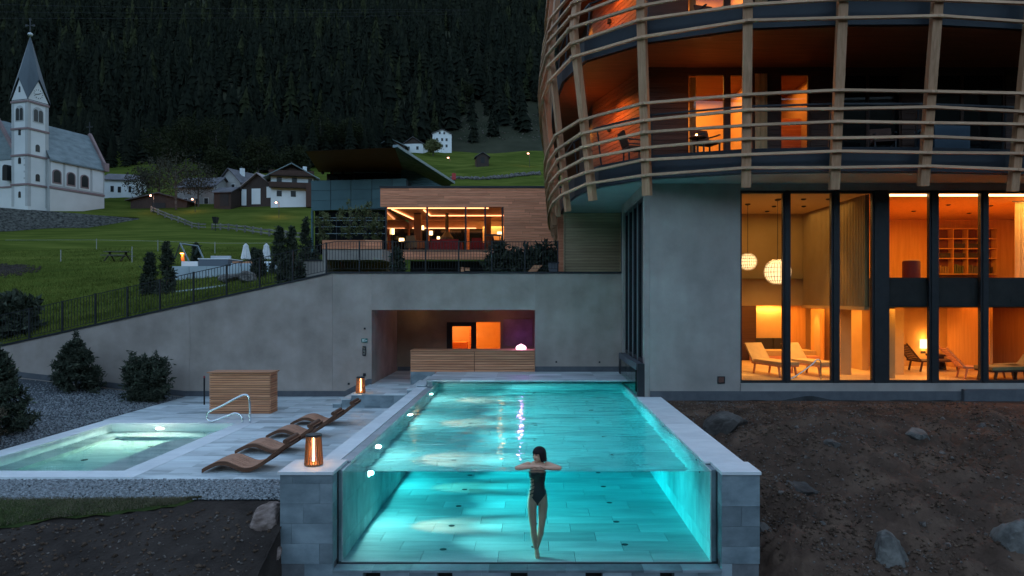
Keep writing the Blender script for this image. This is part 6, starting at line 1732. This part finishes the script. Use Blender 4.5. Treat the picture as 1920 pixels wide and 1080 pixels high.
def spruce_arrays(tiers, pts, seed, h=1.0, r=.17):
    rg = np.random.default_rng(seed); V = []; T = []
    for t in range(tiers):
        f = t / tiers
        z0 = .06 + .90 * f; zt = min(z0 + 1.9 / tiers, 1.0)
        rr = r * (1 - f) ** .85 * rg.uniform(.8, 1.15) + .006
        k = len(V); V.append((rg.normal(0, .004), rg.normal(0, .004), zt))
        n2 = pts * 2; a0 = rg.uniform(0, 6.28)
        for i in range(n2):
            a = a0 + 2 * math.pi * i / n2 + rg.normal(0, .08)
            q = rr * (rg.uniform(.85, 1.3) if i % 2 == 0 else rg.uniform(.35, .55))
            V.append((q * math.cos(a), q * math.sin(a), z0 - (.035 if i % 2 == 0 else -.01) * rg.uniform(.5, 1.4)))
        for i in range(n2): T.append((k, k + 1 + i, k + 1 + (i + 1) % n2))
    k = len(V)
    V += [(.012, 0, 0), (-.006, .01, 0), (-.006, -.01, 0), (.006, 0, .9), (-.003, .005, .9), (-.003, -.005, .9)]
    T += [(k, k + 1, k + 4), (k, k + 4, k + 3), (k + 1, k + 2, k + 5), (k + 1, k + 5, k + 4), (k + 2, k, k + 3), (k + 2, k + 3, k + 5)]
    V = np.array(V); V[:, :2] *= h; V[:, 2] *= h
    return V, np.array(T)
protos = [spruce_arrays(8 + s % 4, 5 + s % 3, s, 1.0, (.11, .15, .19, .13, .17, .21, .145, .16)[s]) for s in range(8)]
def forest_edge(px): return lerpt(px, [(-200, 172), (150, 176), (260, 196), (330, 200), (420, 176), (560, 178), (700, 205), (800, 238), (860, 244), (960, 250), (1010, 262), (1100, 270)])
spots = []
while len(spots) < 6800:
    px = RN.uniform(-190, 1120); 
    Y = math.sqrt(RN.uniform(168 ** 2, 640 ** 2))
    if Y < forest_edge(px): continue
    if 855 < px < 1015 and Y < 300 and RN.random() < .55: continue
    x = wx(px, Y)
    if snoise(x, Y, .03) < -.82: continue
    spots.append((Y, x))
spots.sort(key=lambda s: s[0] - .02 * abs(s[1]))
near, far = spots[:290], spots[290:]
# the nearest trees are individuals
tree_mesh = []
for s in range(6):
    V, T = spruce_arrays(13, 8, 20 + s, 1.0, .16 + .015 * (s % 3))
    tree_mesh.append(np_mesh('spruce_tree', V, T, m_spruce))
for k, (Y, x) in enumerate(near):
    h = RN.uniform(8, 17)
    o = link_mesh('spruce_tree', tree_mesh[k % 6], None, (x, Y, hgt(x, Y) - .3), RN.uniform(0, 6.28), (h * RN.uniform(.95, 1.25), h * RN.uniform(.95, 1.25), h))
    tag(o, 'dark spruce along the lower edge of the forest above the village', 'tree', 'spruces along the lower forest edge')
VV = []; TT = []; MI = []; off = 0
for k, (Y, x) in enumerate(far):
    V, T = protos[RN.randrange(8)]
    h = RN.choice((RN.uniform(7, 14), RN.uniform(12, 20), RN.uniform(16, 25))); a = RN.uniform(0, 6.28); w_ = h * RN.uniform(.85, 1.2)
    ca, sa = math.cos(a), math.sin(a)
    P = np.empty_like(V)
    P[:, 0] = (V[:, 0] * ca - V[:, 1] * sa) * w_ + x; P[:, 1] = (V[:, 0] * sa + V[:, 1] * ca) * w_ + Y; P[:, 2] = V[:, 2] * h + hgt(x, Y) - .3
    P[:, 0] += V[:, 2] * h * RN.gauss(0, .03)
    P += NR.normal(0, .22, P.shape)
    MI.append(np.full(len(T), 1 if RN.random() < .10 + .12 * (snoise(x, Y, .015) > .3) else 0)); VV.append(P); TT.append(T + off); off += len(V)
o = bpy.data.objects.new('forest', np_mesh('forest', np.concatenate(VV), np.concatenate(TT), [m_spruce, m_larchtree], False, np.concatenate(MI))); COL.objects.link(o)
tag(o, 'dark spruce forest covering the mountainside', None, None, 'stuff')

# leaf clouds: many small leaf faces spread through a crown volume
def leaf_cloud(P, size, aspect=1.6, up=.2, jit=.5):
    n = len(P)
    d = NR.normal(0, 1, (n, 3)); d[:, 2] += up; d /= np.linalg.norm(d, axis=1)[:, None]
    e = np.cross(d, NR.normal(0, 1, (n, 3))); e /= np.linalg.norm(e, axis=1)[:, None] + 1e-9
    s = size * NR.uniform(1 - jit, 1 + jit, (n, 1))
    a = d * s * aspect; b = e * s * .5
    v = np.stack([P - b * .6, P + a * .5 - b, P + a, P + a * .5 + b], 1).reshape(-1, 3)
    q = np.arange(n) * 4
    return v, np.stack([q, q + 1, q + 2, q + 3], 1)
def clumped(nc, npc, f, spread):     # f() gives clump centres
    C = np.array([f() for _ in range(nc)])
    return (C[:, None, :] + NR.normal(0, 1, (nc, npc, 3)) * spread).reshape(-1, 3)
def in_ell(rx, ry, rz_, cz_, shell=.35):
    while True:
        p = NR.uniform(-1, 1, 3); r = np.linalg.norm(p)
        if shell < r < 1: return (p[0] * rx, p[1] * ry, p[2] * rz_ + cz_)
def broad_tree(name, lb, base, h, r, m, leaf=.22, nc=60, npc=45, trunk=.16, group=None, cat='tree', crown0=.25, sprd=.13):
    t = thing(name, lb, cat, base, group)
    rg = random.Random(int(h * 1000 + r * 77))
    cz_ = h * (crown0 + 1) / 2; rzz = h * (1 - crown0) / 2
    tb = MB(); tb.tube([(0, 0, -.3), (.05 * h * rg.uniform(-.3, .3), 0, h * .3), (.08 * h * rg.uniform(-.3, .3), .02 * h, h * .62), (0, 0, h * .85)], [trunk, trunk * .75, trunk * .45, trunk * .12], 7)
    for k in range(9):
        a = rg.uniform(0, 6.28); z0 = h * rg.uniform(.25, .65); L_ = r * rg.uniform(.5, .9)
        tb.tube([(0, 0, z0), (math.cos(a) * L_ * .5, math.sin(a) * L_ * .5, z0 + L_ * .35), (math.cos(a) * L_, math.sin(a) * L_, z0 + L_ * .8)], [trunk * .35, trunk * .22, trunk * .06], 5)
    tb.build('trunk', m_bark, t, local=True)
    P = clumped(nc, npc, lambda: in_ell(r, r, rzz, cz_), r * sprd)
    v, f = leaf_cloud(P, leaf)
    o = bpy.data.objects.new('crown', np_mesh('crown', v, f, m)); COL.objects.link(o); o.parent = t
    return t
def gp(px, Y): x = wx(px, Y); return (x, Y, hgt(x, Y))
# village trees
for px, Y, h, r, m, lb in ((268, 132, 7, 3.0, m_leafd, 'small brown tree between the church nave and the dark shed'), (408, 150, 9, 3.4, m_larchtree, 'green tree behind the roof of the low cream cottage'), (447, 146, 7.5, 2.8, m_larchtree, 'dark green tree between the old grey house and the barn'), (485, 160, 10, 3.6, m_larchtree, 'dark green tree rising right behind the barn roof'), (330, 126, 10.5, 4.6, m_leafd, 'wide bare brown tree in front of the pale village house'), (298, 134, 9, 3.8, m_leafd, 'brown leafless tree over the roof of the dark shed'), (372, 130, 8.5, 3.4, m_leafd, 'brown tree between the orange street lamp and the old grey house'),
                           (300, 176, 12, 4.2, m_larchtree, 'pale green tree on the slope right above the church roof cross'), (316, 166, 9, 3.2, m_larchtree, 'small pale green tree below the dark forest, above the brown tree'), (348, 182, 14, 4.6, m_larchtree, 'green leafy tree at the forest edge above the village'), (548, 150, 9, 3.6, m_larchtree, 'green tree right behind the chalet roof'),
                           (404, 186, 15, 4.4, m_larchtree, 'tall green tree at the forest edge above the grey house'), (600, 196, 15, 4.6, m_larchtree, 'leafy green tree at the forest edge above the chalet'), (655, 205, 12, 4.0, m_larchtree, 'olive tree at the forest edge above the brown roof'), (812, 222, 5, 2.6, m_leafb, 'light bush just left of the tall white house'), (873, 285, 13, 3.6, m_larchtree, 'pale larch standing above the clearing beside the white house'),
                           (948, 288, 12, 3.2, m_larchtree, 'pale larch above the clearing toward the timber lattice')):
    broad_tree('leafy_tree', lb, gp(px, Y), h, r, m, leaf=.26 if m is not m_leafd else .2, nc=90 if m is not m_leafd else 110, npc=42 if m is not m_leafd else 14, trunk=.2)
# slim trees before the glass of the blue hall
for k, (px, Y, h, r, lb) in enumerate(((655, 47, 3.2, .75, 'light green young tree before the dark glass of the blue hall'), (684, 47.5, 3.4, .7, 'light green young tree before the hall glass, close to the pavilion'), (607, 46, 2.6, .6, 'thin pale green young tree at the left end of the hall glass'), (708, 47, 2.4, .5, 'small pale shrub against the left corner of the pavilion'))):
    z = wz(455, Y) - .3
    broad_tree('young_tree', lb, (wx(px, Y), Y, z), h, r, m_leafb, leaf=.075, nc=42, npc=26, trunk=.05, crown0=.1)
# conifer shrubs and pines
def conifer_pts(nc, h, r, top=.05, pw=.9):
    def f():
        z = NR.uniform(.02, 1) ** 1.25; rr = (r * (1 - z) ** pw + top) * NR.uniform(.55, 1.0) ** .5; a = NR.uniform(0, 6.28)
        rr *= 1 + .18 * math.sin(z * 38)
        return (rr * math.cos(a), rr * math.sin(a), z * h)
    return f
def bush(name, lb, base, P, leaf, m, h, cat='shrub', aspect=2.6, trunk=.05):
    t = thing(name, lb, cat, base)
    MB().tube([(0, 0, -.15), (0, 0, h * .75)], [trunk, trunk * .4], 6).build('stem', m_bark, t, local=True)
    v, f = leaf_cloud(P, leaf, aspect, .5)
    o = bpy.data.objects.new('foliage', np_mesh('foliage', v, f, m)); COL.objects.link(o); o.parent = t
    return t
def g_at(x, Y): return (x, Y, hgrav(x, Y))
def pine_branches(nb, h, env, npt, sp, tip=.12, up=.25):
    """points along upswept branches; env(t) is the reach at height t * h"""
    P = []
    for k in range(nb):
        t = NR.uniform(0, 1) ** .9; a = NR.uniform(0, 6.28); L_ = env(t) * NR.uniform(.72, 1.12)
        z0 = t * h * .86; el = NR.uniform(.02, .34) + up * t
        d = np.array([math.cos(a) * math.cos(el), math.sin(a) * math.cos(el), math.sin(el)])
        L2 = L_ / max(math.cos(el), .35)
        u = NR.uniform(.25, 1.0, npt) ** .75
        q = d[None] * (u * L2)[:, None]; q[:, 2] += z0 - .10 * np.sin(u * 3.1) * L_
        P.append(q + NR.normal(0, 1, (npt, 3)) * sp * (1.15 - .5 * u)[:, None])
    q = np.stack([NR.normal(0, .02, 160), NR.normal(0, .02, 160), h * .8 + NR.uniform(0, h * .2 + tip, 160)], 1)
    P.append(q)
    return np.concatenate(P)
P = pine_branches(170, 1.72, lambda t: .80 * (1 - t) ** .75 + .05, 100, .045)
bush('dwarf_pine', 'dense cone shaped dwarf pine with a pointed tip on the gravel by the wall', g_at(-14.2, 21.2), P, .034, m_needle, 1.9, aspect=3.2)
P = pine_branches(150, .95, lambda t: .70 * (1 - .5 * t * t) * (.8 + .4 * t), 90, .05, .0, .75)
bush('dwarf_pine', 'round bushy dwarf pine right of the cone shaped one by the wall', g_at(-11.85, 20.9), P, .036, m_needle, 1.0, aspect=3.2)
P = pine_branches(190, 2.1, lambda t: .70 * (1 - t) ** .7 + .05, 110, .05)
bush('dwarf_pine', 'large dark pine cut off by the left edge beside the gravel', g_at(-12.3, 15.6), P, .034, m_needle, 2.2, aspect=3.2)
P = pine_branches(42, .7, lambda t: .42, 100, .045, .02)
m_redneedle = mat('reddish_needles', (.035, .028, .018), (.11, .085, .055), .9, 5, 6, spec=.1)
bush('low_shrub', 'low reddish dark shrub at the left edge in front of the large pine', g_at(-11.75, 14.5), P, .03, m_redneedle, .6)
P = clumped(90, 46, lambda: in_ell(.95, .6, .75, .7, .4), .1)
x = wx(22, 24.5); bush('meadow_shrub', 'dark round shrub behind the railing at the left edge', (x, 24.5, hgt(x, 24.5)), P, .10, m_needle, 1.2)
for px, Y, h, r, lb in ((281, 30, 1.75, .48, 'dark conifer behind the railing, the left one of a pair on the grass'), (313, 29.5, 2.2, .46, 'dark slim conifer behind the railing, the right one of a pair on the grass'),
                        (524, 33, 2.3, .55, 'dark bushy conifer right of the second parasol'), (547, 33.2, 2.3, .42, 'dark conifer between the parasols and the ramp wall'), (573, 36, 3.2, .50, 'tall dark conifer at the left end of the blue hall'), (592, 34.6, 1.6, .35, 'small dark conifer at the corner of the low concrete building'),
                        (485, 31, 1.25, .40, 'dark columnar conifer hiding part of the garden terrace wall'), (533, 25.5, .85, .24, 'small conifer just behind the railing at the foot of the ramp'), (560, 25.2, .8, .24, 'small conifer just behind the railing close to the ramp top'), (745, 24.5, 1.0, .28, 'small conifer in front of the larch wall under the pavilion'),
                        (368, 39, 1.5, .4, 'dark shrub under the swing frame'), (477, 40, 1.3, .5, 'dark shrub between the two parasols')):
    x = wx(px, Y); zb_ = hgt(x, Y) - .05
    if px == 745: zb_ = 3.3
    if px in (368, 477): zb_ = tz - .1
    P = clumped(110, 44, conifer_pts(110, h, r * .72, .03, .7), .045)
    bush('conifer', lb, (x, Y, zb_), P, .045, m_needle, h, 'tree')
P = clumped(330, 46, lambda: (NR.uniform(-1.5, 1.75), NR.uniform(-.4, .4), abs(NR.normal(0, .28)) + NR.uniform(0, 1.0) * (1 - .3 * abs(NR.normal(0, .5)))), .08)
bush('juniper_hedge', 'wide dark juniper hedge behind the railing below the pavilion corner', (wx(985, 28), 28, 3.2), P, .085, m_needle, .9, 'hedge')

# ------------------------------------------------------------------ the swimmer
m_skin = mat('skin', (.66, .35, .235), (.72, .40, .275), .55, 3, 3, spec=.3)
m_suit = mat('swimsuit', (.012, .014, .018), None, .55)
m_hair = mat('dark_hair', (.008, .004, .005), (.016, .007, .008), .55, 30, 4, (1, 1, .1), spec=.2)
m_lip = mat('lips', (.35, .09, .08), None, .45)
person = thing('person', 'woman with a dark bob and black swimsuit leaning on the glass edge of the pool', 'person', (.07, 10.72, -1.44))
cxp, cyp = .065, 10.74
def rings_mesh(bm, rings, n=18, power=2.0):
    prev = None; first = None
    for (x, y, z, rx, ry) in rings:
        cur = []
        for k in range(n):
            a = 2 * math.pi * k / n; c, s = math.cos(a), math.sin(a)
            e = 2 / power
            cur.append(bm.verts.new((x + rx * math.copysign(abs(c) ** e, c), y + ry * math.copysign(abs(s) ** e, s), z)))
        if prev:
            for k in range(n): bm.faces.new((prev[k], prev[(k + 1) % n], cur[(k + 1) % n], cur[k]))
        else: first = cur
        prev = cur
    bm.faces.new(first[::-1]); bm.faces.new(prev)
def limb(bm, pts, rs, n=12, flat=1.0):
    t = MB().tube(pts, rs, n, sy=flat)
    vs = [bm.verts.new(v) for v in t.v]
    for f in t.f: bm.faces.new([vs[i] for i in f])
def ball(bm, c, r, n=2):
    g_ = bmesh.ops.create_icosphere(bm, subdivisions=n, radius=1)
    for v in g_['verts']: v.co = Vector((c[0] + v.co.x * r[0], c[1] + v.co.y * r[1], c[2] + v.co.z * r[2]))
bm = bmesh.new()
X, Y_ = cxp, cyp
rings_mesh(bm, [(X, Y_ - .005, -.635, .045, .06), (X, Y_ + .0, -.60, .115, .085), (X, Y_ + .01, -.55, .148, .098), (X, Y_ + .01, -.49, .15, .098), (X, Y_, -.42, .130, .086), (X, Y_ - .005, -.34, .108, .074), (X, Y_, -.27, .112, .076), (X, Y_ - .008, -.19, .125, .088), (X, Y_ - .012, -.13, .132, .094), (X, Y_, -.07, .142, .078), (X, Y_ + .01, -.02, .150, .062), (X, Y_ + .012, .01, .09, .05), (X + .005, Y_ + .01, .03, .055, .048)], 24, 2.3)
for s in (-1, 1): ball(bm, (X + s * .06, Y_ - .075, -.135), (.055, .045, .052))
# neck and head (face turned to the left of the picture)
limb(bm, [(X + .005, Y_ + .008, -.01), (X + .012, Y_ + .002, .06), (X + .018, Y_ - .002, .11)], [.05, .047, .05])
HC = Vector((X + .022, Y_ - .012, .135))
fd = Vector((-.80, -.60, 0)).normalized(); fs = Vector((-fd.y, fd.x, 0))
def hpnt(f, s, z): p = HC + fd * f + fs * s; return (p.x, p.y, p.z + z)
def hball(f, s, z, rf, rs, rz_):
    g_ = bmesh.ops.create_icosphere(bm, subdivisions=3, radius=1)
    for v in g_['verts']:
        c = v.co.copy(); p = HC + fd * (f + c.x * rf) + fs * (s + c.y * rs); v.co = Vector((p.x, p.y, p.z + z + c.z * rz_))
hball(-.005, 0, .02, .092, .074, .092)          # skull
hball(.022, 0, -.045, .066, .056, .075)         # face and jaw
hball(.062, 0, -.098, .024, .026, .020)         # chin
hball(.080, 0, -.018, .015, .011, .024)         # nose
hball(.088, 0, -.030, .011, .012, .009)
hball(.070, .03, -.035, .022, .02, .02); hball(.070, -.03, -.035, .022, .02, .02)
for s in (-1, 1): hball(-.002, s * .074, -.012, .017, .008, .028)
# arms: shoulders, elbows on the glass edge, hands crossed
SH = {-1: (X - .145, Y_ + .005, -.03), 1: (X + .150, Y_ + .005, -.03)}
EL = {-1: (-.252, 10.50, -.022), 1: (.400, 10.50, -.022)}
WRs = {-1: (.0, 10.485, .006), 1: (.150, 10.50, -.018)}
for s in (-1, 1):
    a, e, w_ = Vector(SH[s]), Vector(EL[s]), Vector(WRs[s])
    limb(bm, [a + Vector((-s * .03, 0, 0)), a, a.lerp(e, .35), a.lerp(e, .8), e], [.045, .053, .047, .040, .036])
    ball(bm, e, (.037, .037, .036))
    limb(bm, [e, e.lerp(w_, .25), e.lerp(w_, .65), w_], [.036, .040, .033, .025])
    d = (w_ - e).normalized(); d = Vector((d.x, d.y + (.05 if s < 0 else -.08), d.z * .3)).normalized()
    side = d.cross(Vector((0, 0, 1))).normalized()
    kn = w_ + d * .085
    limb(bm, [w_ - d * .01, w_ + d * .03, w_ + d * .06, kn], [.026, .036, .039, .036], 12, .5)
    for i, (o_, L_) in enumerate(((-.028, .066), (-.010, .078), (.010, .074), (.027, .058))):
        b0 = kn + side * o_ - d * .012; b1 = b0 + d * (L_ * .5 + .012) + Vector((0, 0, .002)); b2 = b1 + d * L_ * .32 + Vector((0, 0, -.010)); b3 = b2 + d * L_ * .2 + Vector((0, 0, -.012))
        limb(bm, [b0, b1, b2, b3], [.0095, .009, .0082, .0065], 8)
    th_ = side * (.03 if s < 0 else -.03)
    t0 = w_ + d * .025 + th_ * .7; t1 = w_ + d * .06 + th_ * 1.6; t2 = w_ + d * .095 + th_ * 1.7
    limb(bm, [t0, t1, t2], [.013, .0105, .008], 8)
# legs, the right one crossing in front near the ankles
LG = {-1: [(X - .080, Y_, -.53), (X - .086, Y_ - .01, -.66), (X - .078, Y_ - .035, -.84), (X - .064, Y_ - .05, -.985), (X - .060, Y_ - .035, -1.09), (X - .042, Y_ - .02, -1.22), (X - .018, Y_ - .02, -1.335), (X - .014, Y_ - .05, -1.385), (X - .006, Y_ - .09, -1.425), (X + .0, Y_ - .13, -1.44)],
      1: [(X + .080, Y_ + .005, -.53), (X + .087, Y_ + .005, -.66), (X + .076, Y_ - .005, -.84), (X + .058, Y_ - .01, -.985), (X + .046, Y_ + .02, -1.09), (X + .014, Y_ + .045, -1.22), (X - .012, Y_ + .06, -1.335), (X - .012, Y_ + .045, -1.385), (X + .0, Y_ + .0, -1.43), (X + .008, Y_ - .05, -1.445)]}
for s in (-1, 1): limb(bm, LG[s], [.076, .075, .063, .050, .053, .043, .031, .037, .037, .025], 16)
me = bpy.data.meshes.new('body'); bm.to_mesh(me); bm.free()
tmp = bpy.data.objects.new('body_source', me); COL.objects.link(tmp)
md = tmp.modifiers.new('r', 'REMESH'); md.mode = 'VOXEL'; md.voxel_size = .0055
ms = tmp.modifiers.new('s', 'SMOOTH'); ms.factor = .5; ms.iterations = 5
bpy.context.view_layer.update()
dg = bpy.context.evaluated_depsgraph_get()
ev = bpy.data.meshes.new_from_object(tmp.evaluated_get(dg))
bpy.data.objects.remove(tmp)
ev.name = 'body'
ev.materials.clear(); ev.materials.append(m_skin)
ev.polygons.foreach_set('use_smooth', [True] * len(ev.polygons))
po = Vector(person.location)
nv = len(ev.vertices); co = np.empty(nv * 3); ev.vertices.foreach_get('co', co); co = co.reshape(-1, 3)
nn = np.empty(nv * 3)
try: ev.vertex_normals.foreach_get('vector', nn)
except Exception: ev.vertices.foreach_get('normal', nn)
nn = nn.reshape(-1, 3)
# swimsuit: the torso skin pushed out by 4 mm, with slanted cut outs at the right flank
dxx = co[:, 0] - cxp; zz = co[:, 2]
ok = (zz < -.118) & (zz > -.66) & (np.abs(dxx) < .17) & (co[:, 1] > cyp - .16)
legcut = zz < (-.625 + np.abs(dxx) * 1.25)
ok &= ~((zz < -.40) & legcut & (np.abs(dxx) > .012))
edge = np.where(zz > -.34, .125 + .06 * (zz + .34), .112 + (-.34 - zz) * .35)
stripe = (np.mod((zz + .55 * np.abs(dxx)) / .056, 1.0) < .55) & (zz < -.21) & (zz > -.545)
ok &= ~(stripe & (((dxx < 0) & (-dxx > edge * .45)) | ((dxx > 0) & (dxx > edge * .88) & (zz < -.36))))
keep = []
for p in ev.polygons:
    if all(ok[i] for i in p.vertices): keep.append(tuple(p.vertices))
used = sorted({i for f in keep for i in f}); mp_ = {i: k for k, i in enumerate(used)}
sv = [tuple(co[i] + nn[i] * .0045 - np.array(po)) for i in used]
sm = bpy.data.meshes.new('swimsuit'); sm.from_pydata(sv, [], [tuple(mp_[i] for i in f) for f in keep]); sm.materials.append(m_suit)
sm.polygons.foreach_set('use_smooth', [True] * len(sm.polygons)); sm.update()
so_ = bpy.data.objects.new('swimsuit', sm); COL.objects.link(so_); so_.parent = person
ev.vertices.foreach_set('co', (co - np.array(po)).ravel()); ev.update()
bo = bpy.data.objects.new('body', ev); COL.objects.link(bo); bo.parent = person
# hair: chin length bob with a straight fringe
V = []; Fc = []; na, nr_ = 48, 16
for j in range(nr_):
    for k in range(na):
        a = 2 * math.pi * k / na; dev = abs((a + math.pi) % (2 * math.pi) - math.pi)      # 0 = face direction
        zlow = .022 if dev < .95 else (-.098 if dev > 1.25 else .022 + (-.12) * (dev - .95) / .3)
        t = j / (nr_ - 1); 
        if t < .55:
            ph = (t / .55) * math.pi / 2
            rr = math.sin(ph); z = .026 + .098 * math.cos(ph)
            f, s = .104 * rr, .088 * rr
        else:
            q = (t - .55) / .45; z = .026 + (zlow - .026) * q
            fl = 1 + .10 * q if dev > 1.1 else 1.0
            f, s = .104 * fl, .089 * fl
            if q > .8: f *= .965; s *= .965
        jit = 1 + .012 * math.sin(a * 23 + j)
        p = hpnt(-.010 + 1.08 * f * jit * math.cos(a), 1.12 * s * jit * math.sin(a), z * 1.04)
        V.append(p)
for j in range(nr_ - 1):
    for k in range(na): Fc.append((j * na + k, j * na + (k + 1) % na, (j + 1) * na + (k + 1) % na, (j + 1) * na + k))
b = MB(); b.add(V, Fc)
inner = [((p[0] - HC.x) * .86 + HC.x, (p[1] - HC.y) * .86 + HC.y, p[2] - (.01 if i < na * 8 else 0)) for i, p in enumerate(V)]
b.add(inner, [f[::-1] for f in Fc]); n0_ = len(V); r_ = (nr_ - 1) * na
b.f += [(r_ + k, r_ + (k + 1) % na, n0_ + r_ + (k + 1) % na, n0_ + r_ + k) for k in range(na)]; b.m += [0] * na
b.build('hair', m_hair, person, True)
m_eye = mat('eye_dark', (.02, .012, .01), None, .3)
for s in (-1, 1):
    bm_ = MB(); c = hpnt(.078, s * .031, .0)
    bm_.lathe([(.001, -.006), (.011, -.003), (.013, 0), (.011, .003), (.001, .006)], 10, c); bm_.build('eye', m_eye, person, True)
    MB().bar(hpnt(.090, s * .016, .016), hpnt(.076, s * .046, .016), .006, .006).build('eyebrow', m_hair, person)
MB().tube([hpnt(.070, -.032, -.062), hpnt(.086, -.015, -.068), hpnt(.089, 0, -.069), hpnt(.086, .015, -.068), hpnt(.070, .032, -.062)], [.003, .0065, .0075, .0065, .003], 8).build('lips', m_lip, person, True)
